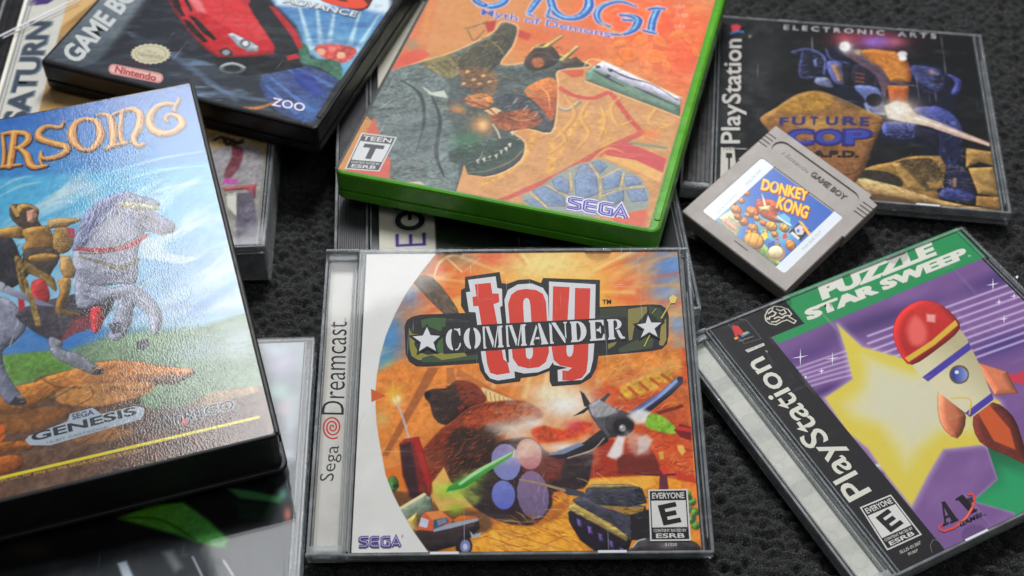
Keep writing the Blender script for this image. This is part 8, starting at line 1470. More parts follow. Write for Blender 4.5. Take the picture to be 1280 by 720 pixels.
 P([(8.5,-41.9),(19.9,-41.8),(25.7,-46.2),(24.5,-50.9),(14.2,-50.2),(7.4,-47.2)],'3c342c',s=1,m=0.5)
 P([(21.1,-35.7),(25.5,-35.2),(36.4,-52.6),(27.9,-51.1)],'b88c48',s=0.6,m=0.3)
 P([(40.1,-28.8),(43.6,-28.3),(45.3,-34.7),(42.9,-36.3)],'b88c4c',s=0.5)
 P([(36.1,-46.3),(43.1,-44.1),(43.6,-49.2),(37.5,-49.9)],'b08648',s=0.6)
 P([(4.8,-47.5),(9.1,-47),(22.8,-50.4),(41.2,-57),(52.9,-59.4),(44.2,-61.7),(22.4,-57.5),(10.4,-55.8)],'e0b878',s=0.8,m=0.3,g=[(9.1,-48.3),(44.3,-60.4)],c2='c89a58')
 P([(8.6,-57.3),(22.4,-57.5),(40.8,-61.5),(66.8,-59.9),(66.3,-63.9),(8.2,-66.1)],'6a4c30',s=1,m=0.4)
 A.F([(3.9,-46.3),(23.8,-34.7),(45.3,-29.5),(41.2,-57),(10.4,-55.8)],'5c4022',60,4,-25,0.4,0.6,9)
 A.F([(20.2,-36.5),(66.9,-24.1),(66.5,-58.9),(41.2,-57)],'d8ac68',50,4,-20,0.4,0.5,10)
 A.F([(23.8,-34.7),(45.3,-29.5),(43.6,-49.2)],'2c2014',40,3,50,0.5,0.7,11)
 G([(27.9,1.4),(11.9,1.5),(-.7,-11.3)],'e8c8a0',0.9)
 P([(20.8,3.4),(26.6,8.1),(31.9,6.2),(35.1,-.5),(43.8,-4.4),(54.1,-10.1),(66.8,-16.7),(66.4,-19.1),(52,-13.8),(39.9,-8.4),(29.2,-6.9),(22.1,-5)],'f0dcc0',s=1,g=[(31.5,.4),(65.8,-18.2)],c2='e0a890')
 S([(34.9,-3.4),(48.8,-9.4),(66.2,-18.2)],[1.4, 0.8, 0.5],'fff4e8',s=0.6)
 G([(26.5,1),(6.4,.8),(-.4,-6.6)],'fff6ea',1)
 P([(-36.3,-12.2),(-29,-4.2),(-25.3,.6),(-19.6,6.4),(-12.1,10.2),(-4.7,8.9),(2.5,4),(11.4,-.6),(19.8,-5.2),(18,-13.8),(14.7,-23.8),(11.5,-34.9),(8.4,-44.5),(1.9,-53),(-8.3,-47.8),(-23.9,-36.6),(-32.7,-20.1)],'a8763a',s=0.7,m=0.4,g=[(-10.4,3.9),(-4.5,-39.5)],c2='9a6238')
 P([(-28.1,-4.8),(-19.6,5.6),(-12.1,9.5),(-4.8,8.2),(-3.1,1.9),(-10.6,-3.3),(-23.5,-6.3)],'c08a34',s=1.4,m=0.5)
 P([(-2.9,7.7),(4.2,2.8),(11.4,-1.3),(2.3,-.3)],'8a6034',s=1.2,m=0.6,a=0.8)
 G([(-10.9,-13.2),(12.7,1.6),(-.1,-5.6)],'d8a44c',0.8)
 S([(-35.9,-12.4),(-25.3,-.8),(-12.1,9.5),(-2.9,8),(19.3,-5.3)],0.8,'d8a860',s=0.7,a=0.7)
 A.F([(-34.5,-12.6),(-12.1,9.5),(18.4,-6.1),(11.5,-34.9),(.3,-49.4),(-23.9,-35.3)],'d8a050',60,4,10,0.4,0.5,12)
 A.F([(-34.5,-12.6),(-12.1,9.5),(18.4,-6.1),(11.5,-34.9),(.3,-49.4),(-23.9,-35.3)],'5c3618',60,4,10,0.4,0.6,13)
 S([(-3.1,-47.2),(5.8,-43.5),(12.5,-32.2)],0.8,'6a4428',s=0.6)
 N('000000',0.1,2,91,1,0,None)
 T('F',[(-27.44,-16.38),(-23.63,-16.05),(-27.2,-10.47)],'35346a',0.05)
 T('U',[(-21.8,-15.27),(-15.91,-14.68),(-21.53,-9.35)],'35346a',0.05)
 T('T',[(-13.45,-14.24),(-10.19,-13.98),(-13.13,-8.32)],'35346a',0.05)
 T('U',[(-6.37,-13.37),(-1.11,-12.86),(-6,-7.44)],'35346a',0.05)
 T('R',[(1.08,-12.45),(7.7,-11.77),(1.49,-6.51)],'35346a',0.05)
 T('E',[(9.05,-12.03),(13.03,-11.67),(9.51,-6.09)],'35346a',0.05)
 T('C',[(-24.26,-29.7),(-12.63,-28.27),(-23.84,-18.43)],'2c2c70',0.075)
 T('C',[(-23.53,-28.66),(-13.32,-27.41),(-23.13,-19.45)],'3a449c',0.035)
 T('O',[(-12,-28.19),(.53,-26.65),(-11.44,-16.91)],'2c2c70',0.075)
 T('O',[(-11.26,-27.15),(-.15,-25.79),(-10.74,-17.93)],'3a449c',0.035)
 T('P',[(1.24,-26.56),(13.06,-25.11),(1.96,-15.26)],'2c2c70',0.075)
 T('P',[(2,-25.52),(12.39,-24.24),(2.64,-16.28)],'3a449c',0.035)
 T('L.A.P.D.',[(-18.58,-36.51),(7.13,-33.88),(-17.97,-32.16)],'2a2420',0.05)
 T('E L E C T R O N I C    A R T S',[(-24.82,55.4),(48.92,57.18),(-24.58,59.3)],'b4b4b4',0.02)
 VP([(-54.48,58.19),(-42.7,58.35),(-43.65,54.68),(-54.9,54.57)],'202022')
 VP([(-50.51,55.44),(-47.59,56.77),(-45.51,55.09),(-47.04,51.05),(-49.94,49.09)],'c43a44')
 VS([(-50.9,48.65),(-47.52,50.99),(-44.11,50.77)],1.6,'3c6a9c',0)
 T('PlayStation',[(-42.6,-30.87),(-42.52,45.56),(-54.06,-32.28)],'c8c4bc',0.012)
 T('®',[(-40.4,46.77),(-40.41,48.99),(-41.95,46.58)],'b8b4ac',0)
 VS([(-52.83,-35.37),(-42.13,-34.59)],0.4,'c8c4bc',0)
 VP([(-53.74,-34.94),(-47.93,-34.23),(-46.89,-47.38),(-40.72,-49.23),(-40.67,-59.52),(-53.71,-59.85)],'c8c2b8')
 T('TEEN',[(-53.08,-36.88),(-47.02,-36.13),(-53.11,-34.87)],'1a1a1a',0.0)
 T('T',[(-51.21,-53.11),(-48.58,-52.79),(-51.44,-38.68)],'1a1a1a',0.05)
 A.K(1.08,.85,.92)
def art_cartlabel(A):
 P,S,G,N,VP,VS,T=A.P,A.S,A.G,A.N,A.VP,A.VS,A.T
 P([(-23,-27),(23,-27),(23,16),(-23,16)],'2c5cb0')
 G([(-12.7,-20.7),(7.7,7.7),(10.4,-12.4)],'5ab0d0',0.95)
 G([(10.7,-11.1),(6.6,6.6),(5.5,-6.9)],'58a8d0',0.9)
 G([(11.1,-27.4),(4.2,4.2),(3,-3.7)],'4a98c0',0.8)
 P([(-15.1,-23.1),(-13.9,-15),(-6.4,-16.7),(-3.1,-25.9),(-8.5,-25.7)],'b8b48c',s=0.4,m=0.3)
 S([(-13.8,-23),(-2.7,-23.2)],0.3,'8a8c70',s=0.2)
 S([(-13.7,-19.4),(-4.8,-19.7)],0.3,'8a8c70',s=0.2)
 S([(-10.1,-22.7),(-9.8,-17.8)],0.3,'8a8c70',s=0.2)
 S([(-6.1,-23.3),(-5.8,-18.4)],0.3,'8a8c70',s=0.2)
 P([(-1.2,-24),(2.6,-19.1),(19.6,-22.2),(18.2,-24.7),(6.7,-25.2)],'7c9c54',s=0.6,m=0.6)
 P([(-5.1,-9.7),(.6,-2.8),(9.5,-5.4),(12.1,-10.7),(7.9,-16.1),(-.5,-15.4)],'6aa4b8',s=1,m=0.4)
 P([(-9.8,-14.1),(-9.8,-15.1),(-10.3,-16),(-11.1,-16.6),(-12.3,-16.8),(-13.4,-16.5),(-14.3,-15.8),(-14.8,-14.8),(-14.9,-13.7),(-14.4,-12.8),(-13.5,-12.2),(-12.4,-12),(-11.3,-12.4),(-10.4,-13.1)],'6a3418',s=0.2)
 P([(-10.4,-14),(-10.4,-14.9),(-10.8,-15.8),(-11.6,-16.3),(-12.6,-16.5),(-13.7,-16.2),(-14.5,-15.6),(-15,-14.7),(-15,-13.7),(-14.6,-12.8),(-13.8,-12.3),(-12.7,-12.1),(-11.7,-12.4),(-10.9,-13.1)],'c8762c',s=0.2,m=0.3)
 P([(-12.4,-14),(-12.5,-14.6),(-12.9,-15),(-13.7,-15.1),(-14.3,-14.9),(-14.7,-14.4),(-14.6,-13.8),(-14.1,-13.3),(-13.4,-13.2),(-12.8,-13.5)],'f0b858',s=0.6,a=0.6)
 S([(-14.1,-12.6),(-13.1,-16.3)],0.25,'7c3c18',s=0.15)
 S([(-12.3,-12.3),(-11.2,-16.1)],0.25,'7c3c18',s=0.15)
 P([(-13.1,-4.5),(-13.1,-5.4),(-13.4,-6.1),(-14.1,-6.5),(-14.9,-6.7),(-15.8,-6.4),(-16.5,-5.8),(-16.9,-5.1),(-17,-4.3),(-16.6,-3.5),(-15.9,-3.1),(-15.1,-3),(-14.2,-3.2),(-13.5,-3.8)],'6a3418',s=0.2)
 P([(-13.6,-4.4),(-13.6,-5.2),(-13.9,-5.8),(-14.5,-6.3),(-15.3,-6.4),(-16.1,-6.2),(-16.8,-5.6),(-17.1,-4.9),(-17.2,-4.2),(-16.8,-3.5),(-16.2,-3.1),(-15.4,-3),(-14.6,-3.2),(-14,-3.7)],'cc7a30',s=0.2,m=0.3)
 P([(-15.1,-4.5),(-15.2,-4.9),(-15.6,-5.2),(-16.1,-5.3),(-16.6,-5.1),(-16.9,-4.7),(-16.9,-4.3),(-16.5,-3.9),(-15.9,-3.9),(-15.4,-4.1)],'f0b858',s=0.6,a=0.6)
 S([(-16.5,-3.3),(-15.7,-6.3)],0.25,'7c3c18',s=0.15)
 S([(-15,-3.1),(-14.3,-6.1)],0.25,'7c3c18',s=0.15)
 P([(-4.1,-16.7),(-4,-17.6),(-4.5,-18.4),(-5.2,-19),(-6.2,-19.1),(-7.2,-18.8),(-8,-18.2),(-8.4,-17.3),(-8.5,-16.4),(-8.1,-15.6),(-7.3,-15.1),(-6.3,-14.9),(-5.3,-15.2),(-4.5,-15.8)],'6a3418',s=0.2)
 P([(-4.6,-16.6),(-4.6,-17.5),(-5,-18.2),(-5.7,-18.7),(-6.6,-18.8),(-7.5,-18.6),(-8.2,-18),(-8.6,-17.2),(-8.6,-16.4),(-8.3,-15.6),(-7.6,-15.1),(-6.6,-15),(-5.7,-15.2),(-5,-15.8)],'c06a28',s=0.2,m=0.3)
 P([(-6.3,-16.6),(-6.4,-17.2),(-6.8,-17.5),(-7.5,-17.6),(-8,-17.4),(-8.4,-16.9),(-8.3,-16.4),(-7.9,-16.1),(-7.3,-16),(-6.7,-16.2)],'f0b858',s=0.6,a=0.6)
 S([(-7.9,-15.4),(-7,-18.7)],0.25,'7c3c18',s=0.15)
 S([(-6.2,-15.1),(-5.4,-18.4)],0.25,'7c3c18',s=0.15)
 P([(-3.8,-10.2),(-3.8,-11.4),(-4.3,-12.5),(-5.4,-13.2),(-6.7,-13.4),(-8,-13),(-9.1,-12.2),(-9.7,-11),(-9.7,-9.7),(-9.2,-8.7),(-8.1,-8),(-6.8,-7.8),(-5.5,-8.1),(-4.4,-9)],'6a3418',s=0.2)
 P([(-4.4,-10.1),(-4.4,-11.2),(-4.9,-12.2),(-5.8,-12.8),(-7,-13),(-8.3,-12.7),(-9.2,-11.9),(-9.8,-10.9),(-9.8,-9.7),(-9.3,-8.7),(-8.4,-8.1),(-7.2,-7.9),(-5.9,-8.2),(-5,-9)],'cc6a30',s=0.2,m=0.3)
 P([(-6.7,-10.1),(-6.8,-10.8),(-7.4,-11.3),(-8.2,-11.4),(-9,-11.1),(-9.5,-10.5),(-9.4,-9.8),(-8.8,-9.3),(-8,-9.2),(-7.2,-9.5)],'f0b858',s=0.6,a=0.6)
 S([(-8.8,-8.4),(-7.6,-12.8)],0.25,'7c3c18',s=0.15)
 S([(-6.6,-8.1),(-5.4,-12.5)],0.25,'7c3c18',s=0.15)
 P([(1,-16.3),(1,-17.3),(.6,-18.2),(-.2,-18.7),(-1.3,-18.9),(-2.3,-18.6),(-3.2,-17.9),(-3.6,-17),(-3.7,-16),(-3.2,-15.2),(-2.4,-14.6),(-1.4,-14.4),(-.3,-14.7),(.5,-15.4)],'6a3418',s=0.2)
 P([(.5,-16.2),(.5,-17.1),(.1,-17.9),(-.7,-18.4),(-1.6,-18.6),(-2.6,-18.3),(-3.4,-17.7),(-3.8,-16.9),(-3.8,-16),(-3.4,-15.2),(-2.7,-14.7),(-1.7,-14.5),(-.8,-14.8),(0,-15.4)],'c8762c',s=0.2,m=0.3)
 P([(-1.4,-16.3),(-1.5,-16.8),(-1.9,-17.2),(-2.6,-17.3),(-3.2,-17.1),(-3.5,-16.6),(-3.5,-16),(-3,-15.7),(-2.4,-15.6),(-1.7,-15.8)],'f0b858',s=0.6,a=0.6)
 S([(-3,-14.9),(-2.1,-18.4)],0.25,'7c3c18',s=0.15)
 S([(-1.3,-14.7),(-.4,-18.2)],0.25,'7c3c18',s=0.15)
 P([(2,-11.4),(2,-12.2),(1.7,-12.8),(1,-13.2),(.3,-13.3),(-.5,-13.1),(-1.1,-12.6),(-1.5,-11.9),(-1.5,-11.2),(-1.2,-10.5),(-.6,-10.1),(.2,-10),(1,-10.2),(1.6,-10.7)],'6a3418',s=0.2)
 P([(1.5,-11.3),(1.5,-12),(1.2,-12.6),(.6,-13),(-.1,-13.1),(-.8,-12.9),(-1.4,-12.4),(-1.7,-11.8),(-1.7,-11.1),(-1.4,-10.5),(-.9,-10.1),(-.1,-10),(.6,-10.2),(1.2,-10.7)],'c86038',s=0.2,m=0.3)
 P([(.1,-11.4),(0,-11.8),(-.3,-12.1),(-.8,-12.1),(-1.3,-12),(-1.5,-11.6),(-1.5,-11.2),(-1.1,-10.9),(-.6,-10.8),(-.2,-11)],'f0b858',s=0.6,a=0.6)
 S([(-1.1,-10.3),(-.4,-13)],0.25,'7c3c18',s=0.15)
 S([(.2,-10.1),(.9,-12.8)],0.25,'7c3c18',s=0.15)
 P([(6.2,-10.2),(6.3,-11.3),(5.8,-12.3),(4.8,-12.9),(3.7,-13.1),(2.5,-12.7),(1.6,-12),(1,-10.9),(1,-9.8),(1.5,-8.8),(2.4,-8.2),(3.6,-8),(4.8,-8.4),(5.7,-9.1)],'6a3418',s=0.2)
 P([(5.7,-10.1),(5.7,-11.1),(5.3,-12),(4.4,-12.6),(3.3,-12.7),(2.3,-12.4),(1.4,-11.7),(.9,-10.8),(.9,-9.8),(1.3,-8.9),(2.2,-8.3),(3.3,-8.2),(4.3,-8.5),(5.2,-9.1)],'d0963a',s=0.2,m=0.3)
 P([(3.6,-10.1),(3.5,-10.7),(3,-11.2),(2.3,-11.3),(1.6,-11),(1.2,-10.5),(1.3,-9.9),(1.8,-9.4),(2.5,-9.3),(3.2,-9.6)],'f0b858',s=0.6,a=0.6)
 S([(1.8,-8.6),(2.8,-12.6)],0.25,'7c3c18',s=0.15)
 S([(3.7,-8.3),(4.8,-12.3)],0.25,'7c3c18',s=0.15)
 P([(10.1,-7.1),(10.1,-8),(9.7,-8.8),(9,-9.3),(8,-9.5),(7,-9.2),(6.2,-8.6),(5.8,-7.7),(5.8,-6.8),(6.2,-5.9),(7,-5.4),(7.9,-5.3),(8.9,-5.6),(9.7,-6.2)],'6a3418',s=0.2)
 P([(9.6,-7),(9.6,-7.8),(9.2,-8.6),(8.5,-9),(7.6,-9.2),(6.8,-8.9),(6,-8.3),(5.6,-7.6),(5.6,-6.7),(6,-6),(6.7,-5.5),(7.6,-5.4),(8.5,-5.6),(9.2,-6.2)],'d0a048',s=0.2,m=0.3)
 P([(7.9,-7),(7.8,-7.5),(7.4,-7.9),(6.8,-8),(6.2,-7.7),(5.9,-7.3),(5.9,-6.8),(6.4,-6.4),(7,-6.3),(7.6,-6.5)],'f0b858',s=0.6,a=0.6)
 S([(6.4,-5.7),(7.2,-9)],0.25,'7c3c18',s=0.15)
 S([(8,-5.5),(8.8,-8.8)],0.25,'7c3c18',s=0.15)
 P([(-7.7,-16.5),(-7.7,-17.3),(-8,-17.9),(-8.7,-18.4),(-9.4,-18.5),(-10.2,-18.3),(-10.9,-17.7),(-11.2,-17.1),(-11.3,-16.3),(-10.9,-15.7),(-10.3,-15.2),(-9.5,-15.1),(-8.8,-15.3),(-8.1,-15.8)],'6a3418',s=0.2)
 P([(-8.2,-16.4),(-8.2,-17.1),(-8.5,-17.7),(-9.1,-18.1),(-9.8,-18.2),(-10.5,-18),(-11.1,-17.6),(-11.5,-16.9),(-11.5,-16.2),(-11.2,-15.7),(-10.6,-15.3),(-9.9,-15.2),(-9.2,-15.4),(-8.6,-15.8)],'b8602c',s=0.2,m=0.3)
 P([(-9.6,-16.5),(-9.7,-16.9),(-10,-17.2),(-10.5,-17.3),(-11,-17.1),(-11.3,-16.7),(-11.2,-16.3),(-10.9,-16),(-10.4,-15.9),(-9.9,-16.1)],'f0b858',s=0.6,a=0.6)
 S([(-10.9,-15.5),(-10.1,-18.1)],0.25,'7c3c18',s=0.15)
 S([(-9.6,-15.3),(-8.8,-17.9)],0.25,'7c3c18',s=0.15)
 P([(.6,-19.5),(.6,-20.2),(.3,-20.8),(-.2,-21.1),(-.9,-21.3),(-1.6,-21.1),(-2.2,-20.6),(-2.6,-20),(-2.6,-19.3),(-2.3,-18.7),(-1.7,-18.3),(-1,-18.2),(-.3,-18.4),(.3,-18.9)],'6a3418',s=0.2)
 P([(.2,-19.4),(.2,-20),(-.1,-20.6),(-.6,-20.9),(-1.3,-21),(-2,-20.8),(-2.5,-20.4),(-2.8,-19.8),(-2.8,-19.2),(-2.5,-18.7),(-2,-18.3),(-1.3,-18.2),(-.7,-18.4),(-.2,-18.8)],'c07830',s=0.2,m=0.3)
 P([(-1.1,-19.4),(-1.2,-19.8),(-1.5,-20.1),(-1.9,-20.1),(-2.4,-20),(-2.6,-19.7),(-2.6,-19.3),(-2.2,-19),(-1.8,-18.9),(-1.4,-19.1)],'f0b858',s=0.6,a=0.6)
 S([(-2.2,-18.5),(-1.6,-20.9)],0.25,'7c3c18',s=0.15)
 S([(-1,-18.3),(-.4,-20.7)],0.25,'7c3c18',s=0.15)
 P([(-12.2,-9.2),(-12.2,-9.9),(-12.5,-10.5),(-13,-10.9),(-13.7,-11),(-14.5,-10.8),(-15.1,-10.4),(-15.4,-9.7),(-15.4,-9),(-15.1,-8.4),(-14.6,-8),(-13.8,-7.9),(-13.1,-8.1),(-12.5,-8.6)],'6a3418',s=0.2)
 P([(-12.7,-9.2),(-12.6,-9.8),(-12.9,-10.3),(-13.4,-10.7),(-14.1,-10.8),(-14.8,-10.6),(-15.3,-10.2),(-15.7,-9.6),(-15.7,-8.9),(-15.4,-8.4),(-14.9,-8),(-14.2,-7.9),(-13.5,-8.1),(-13,-8.6)],'d08a3a',s=0.2,m=0.3)
 P([(-14,-9.2),(-14,-9.6),(-14.3,-9.8),(-14.8,-9.9),(-15.2,-9.7),(-15.5,-9.4),(-15.4,-9),(-15.1,-8.7),(-14.6,-8.7),(-14.2,-8.8)],'f0b858',s=0.6,a=0.6)
 S([(-15.1,-8.2),(-14.4,-10.7)],0.25,'7c3c18',s=0.15)
 S([(-13.9,-8.1),(-13.2,-10.5)],0.25,'7c3c18',s=0.15)
 P([(-1.8,-11.5),(-1.8,-12.1),(-2,-12.6),(-2.5,-13),(-3.2,-13.1),(-3.8,-12.9),(-4.4,-12.5),(-4.7,-11.9),(-4.7,-11.3),(-4.4,-10.7),(-3.9,-10.4),(-3.3,-10.3),(-2.6,-10.5),(-2.1,-10.9)],'6a3418',s=0.2)
 P([(-2.2,-11.4),(-2.2,-11.9),(-2.5,-12.4),(-3,-12.8),(-3.6,-12.8),(-4.2,-12.7),(-4.6,-12.3),(-4.9,-11.8),(-4.9,-11.2),(-4.7,-10.7),(-4.2,-10.4),(-3.6,-10.3),(-3,-10.5),(-2.5,-10.9)],'d89a4a',s=0.2,m=0.3)
 P([(-3.4,-11.4),(-3.4,-11.7),(-3.7,-12),(-4.1,-12.1),(-4.5,-11.9),(-4.8,-11.6),(-4.7,-11.3),(-4.4,-11),(-4,-10.9),(-3.6,-11.1)],'f0b858',s=0.6,a=0.6)
 S([(-4.4,-10.5),(-3.8,-12.8)],0.25,'7c3c18',s=0.15)
 S([(-3.3,-10.4),(-2.7,-12.6)],0.25,'7c3c18',s=0.15)
 P([(-5.7,-4.1),(-5.7,-4.8),(-6,-5.5),(-6.7,-5.9),(-7.4,-6),(-8.2,-5.8),(-8.9,-5.3),(-9.3,-4.6),(-9.3,-3.8),(-8.9,-3.2),(-8.3,-2.7),(-7.5,-2.6),(-6.7,-2.9),(-6.1,-3.4)],'6a3418',s=0.2)
 P([(-6.2,-4),(-6.2,-4.7),(-6.5,-5.3),(-7.1,-5.7),(-7.8,-5.8),(-8.5,-5.6),(-9.1,-5.1),(-9.5,-4.4),(-9.5,-3.8),(-9.2,-3.2),(-8.6,-2.8),(-7.9,-2.7),(-7.1,-2.9),(-6.5,-3.3)],'b85a2c',s=0.2,m=0.3)
 P([(-7.6,-4),(-7.7,-4.4),(-8,-4.7),(-8.5,-4.8),(-9,-4.6),(-9.3,-4.2),(-9.2,-3.8),(-8.9,-3.5),(-8.4,-3.4),(-7.9,-3.6)],'f0b858',s=0.6,a=0.6)
 S([(-8.9,-3),(-8.1,-5.7)],0.25,'7c3c18',s=0.15)
 S([(-7.5,-2.8),(-6.8,-5.5)],0.25,'7c3c18',s=0.15)
 P([(8.7,-12.5),(8.7,-13.2),(8.4,-13.8),(7.9,-14.2),(7.2,-14.3),(6.5,-14.1),(5.9,-13.6),(5.6,-13),(5.5,-12.3),(5.8,-11.7),(6.4,-11.3),(7.1,-11.2),(7.8,-11.4),(8.4,-11.9)],'6a3418',s=0.2)
 P([(8.3,-12.4),(8.3,-13.1),(8,-13.6),(7.5,-13.9),(6.8,-14),(6.2,-13.9),(5.6,-13.4),(5.3,-12.9),(5.3,-12.2),(5.6,-11.7),(6.1,-11.4),(6.8,-11.3),(7.4,-11.4),(8,-11.9)],'c88a40',s=0.2,m=0.3)
 P([(7,-12.5),(6.9,-12.8),(6.6,-13.1),(6.2,-13.2),(5.8,-13),(5.5,-12.7),(5.6,-12.3),(5.9,-12),(6.3,-12),(6.8,-12.1)],'f0b858',s=0.6,a=0.6)
 S([(5.9,-11.5),(6.5,-13.9)],0.25,'7c3c18',s=0.15)
 S([(7.1,-11.4),(7.7,-13.8)],0.25,'7c3c18',s=0.15)
 P([(-5.8,-13.1),(-5.8,-13.7),(-6.1,-14.1),(-6.5,-14.5),(-7.1,-14.5),(-7.7,-14.4),(-8.2,-14),(-8.5,-13.5),(-8.5,-12.9),(-8.2,-12.4),(-7.8,-12.1),(-7.2,-12),(-6.6,-12.2),(-6.1,-12.6)],'6a3418',s=0.2)
 P([(-6.3,-13),(-6.3,-13.5),(-6.5,-14),(-6.9,-14.2),(-7.5,-14.3),(-8,-14.2),(-8.5,-13.8),(-8.7,-13.4),(-8.7,-12.8),(-8.5,-12.4),(-8.1,-12.1),(-7.5,-12),(-7,-12.2),(-6.5,-12.5)],'e0a050',s=0.2,m=0.3)
 P([(-7.3,-13),(-7.4,-13.3),(-7.6,-13.6),(-8,-13.6),(-8.4,-13.5),(-8.6,-13.2),(-8.5,-12.9),(-8.3,-12.7),(-7.9,-12.6),(-7.5,-12.7)],'f0b858',s=0.6,a=0.6)
 S([(-8.2,-12.3),(-7.7,-14.2)],0.25,'7c3c18',s=0.15)
 S([(-7.3,-12.1),(-6.7,-14.1)],0.25,'7c3c18',s=0.15)
 P([(5.4,-4.3),(5.4,-4.9),(5.1,-5.5),(4.6,-5.8),(4,-5.9),(3.3,-5.7),(2.8,-5.3),(2.5,-4.7),(2.5,-4.1),(2.8,-3.5),(3.3,-3.2),(3.9,-3.1),(4.6,-3.3),(5.1,-3.7)],'6a3418',s=0.2)
 P([(4.9,-4.2),(4.9,-4.8),(4.7,-5.3),(4.2,-5.6),(3.6,-5.7),(3,-5.5),(2.5,-5.1),(2.3,-4.6),(2.2,-4),(2.5,-3.5),(3,-3.2),(3.6,-3.1),(4.2,-3.3),(4.7,-3.7)],'c87a38',s=0.2,m=0.3)
 P([(3.8,-4.2),(3.7,-4.6),(3.4,-4.8),(3,-4.9),(2.6,-4.7),(2.4,-4.4),(2.5,-4.1),(2.8,-3.8),(3.2,-3.8),(3.6,-3.9)],'f0b858',s=0.6,a=0.6)
 S([(2.8,-3.4),(3.3,-5.6)],0.25,'7c3c18',s=0.15)
 S([(3.8,-3.2),(4.4,-5.4)],0.25,'7c3c18',s=0.15)
 P([(2.2,-17.6),(2.2,-18.2),(2,-18.7),(1.5,-19),(1,-19.1),(.4,-18.9),(-.1,-18.5),(-.4,-18),(-.4,-17.5),(-.1,-17),(.3,-16.7),(.9,-16.6),(1.5,-16.7),(2,-17.1)],'6a3418',s=0.2)
 P([(1.8,-17.5),(1.8,-18.1),(1.6,-18.5),(1.1,-18.8),(.6,-18.9),(.1,-18.7),(-.4,-18.4),(-.6,-17.9),(-.6,-17.4),(-.4,-17),(0,-16.7),(.6,-16.6),(1.1,-16.7),(1.5,-17.1)],'b8682c',s=0.2,m=0.3)
 P([(.7,-17.6),(.7,-17.9),(.4,-18.1),(.1,-18.2),(-.3,-18),(-.5,-17.7),(-.4,-17.4),(-.2,-17.2),(.2,-17.2),(.5,-17.3)],'f0b858',s=0.6,a=0.6)
 S([(-.2,-16.8),(.4,-18.8)],0.25,'7c3c18',s=0.15)
 S([(.8,-16.7),(1.3,-18.6)],0.25,'7c3c18',s=0.15)
 P([(-.1,-6.2),(-.1,-6.8),(-.4,-7.3),(-.8,-7.6),(-1.4,-7.7),(-2,-7.5),(-2.5,-7.1),(-2.7,-6.6),(-2.8,-6),(-2.5,-5.6),(-2,-5.2),(-1.5,-5.2),(-.9,-5.3),(-.4,-5.7)],'6a3418',s=0.2)
 P([(-.6,-6.1),(-.6,-6.7),(-.8,-7.1),(-1.2,-7.4),(-1.8,-7.5),(-2.3,-7.3),(-2.7,-7),(-3,-6.5),(-3,-6),(-2.8,-5.5),(-2.3,-5.2),(-1.8,-5.2),(-1.3,-5.3),(-.8,-5.7)],'d8a058',s=0.2,m=0.3)
 P([(-1.6,-6.2),(-1.7,-6.5),(-1.9,-6.7),(-2.3,-6.7),(-2.6,-6.6),(-2.8,-6.3),(-2.8,-6),(-2.5,-5.8),(-2.2,-5.7),(-1.8,-5.9)],'f0b858',s=0.6,a=0.6)
 S([(-2.5,-5.4),(-2,-7.4)],0.25,'7c3c18',s=0.15)
 S([(-1.6,-5.2),(-1,-7.2)],0.25,'7c3c18',s=0.15)
 P([(-14.1,-12.1),(-14.1,-12.7),(-14.3,-13.1),(-14.8,-13.5),(-15.4,-13.6),(-16,-13.4),(-16.5,-13),(-16.8,-12.5),(-16.8,-11.9),(-16.5,-11.4),(-16.1,-11.1),(-15.5,-11),(-14.9,-11.2),(-14.4,-11.6)],'6a3418',s=0.2)
 P([(-14.6,-12),(-14.5,-12.5),(-14.8,-13),(-15.2,-13.2),(-15.8,-13.3),(-16.3,-13.2),(-16.8,-12.8),(-17,-12.4),(-17,-11.8),(-16.8,-11.4),(-16.4,-11.1),(-15.8,-11),(-15.3,-11.2),(-14.8,-11.5)],'c06a2c',s=0.2,m=0.3)
 P([(-15.6,-12),(-15.7,-12.3),(-15.9,-12.6),(-16.3,-12.6),(-16.7,-12.5),(-16.9,-12.2),(-16.8,-11.9),(-16.6,-11.7),(-16.2,-11.6),(-15.8,-11.7)],'f0b858',s=0.6,a=0.6)
 S([(-16.6,-11.2),(-16,-13.2)],0.25,'7c3c18',s=0.15)
 S([(-15.6,-11.1),(-15,-13.1)],0.25,'7c3c18',s=0.15)
 P([(12.9,-16),(12.9,-16.6),(12.7,-17),(12.2,-17.3),(11.6,-17.4),(11.1,-17.3),(10.6,-16.9),(10.3,-16.4),(10.3,-15.8),(10.6,-15.4),(11,-15),(11.6,-15),(12.2,-15.1),(12.6,-15.5)],'6a3418',s=0.2)
 P([(12.5,-15.9),(12.5,-16.4),(12.2,-16.9),(11.8,-17.1),(11.3,-17.2),(10.8,-17.1),(10.3,-16.7),(10.1,-16.3),(10.1,-15.8),(10.3,-15.3),(10.7,-15),(11.3,-15),(11.8,-15.1),(12.2,-15.4)],'b06028',s=0.2,m=0.3)
 P([(11.4,-15.9),(11.4,-16.2),(11.1,-16.5),(10.8,-16.5),(10.4,-16.4),(10.2,-16.1),(10.3,-15.8),(10.5,-15.6),(10.9,-15.5),(11.2,-15.7)],'f0b858',s=0.6,a=0.6)
 S([(10.6,-15.2),(11.1,-17.1)],0.25,'7c3c18',s=0.15)
 S([(11.5,-15),(12,-17)],0.25,'7c3c18',s=0.15)
 P([(4.4,-14.2),(4.4,-14.7),(4.2,-15.1),(3.8,-15.4),(3.3,-15.5),(2.8,-15.3),(2.4,-15),(2.1,-14.5),(2.1,-14),(2.3,-13.6),(2.7,-13.3),(3.2,-13.2),(3.8,-13.4),(4.2,-13.7)],'6a3418',s=0.2)
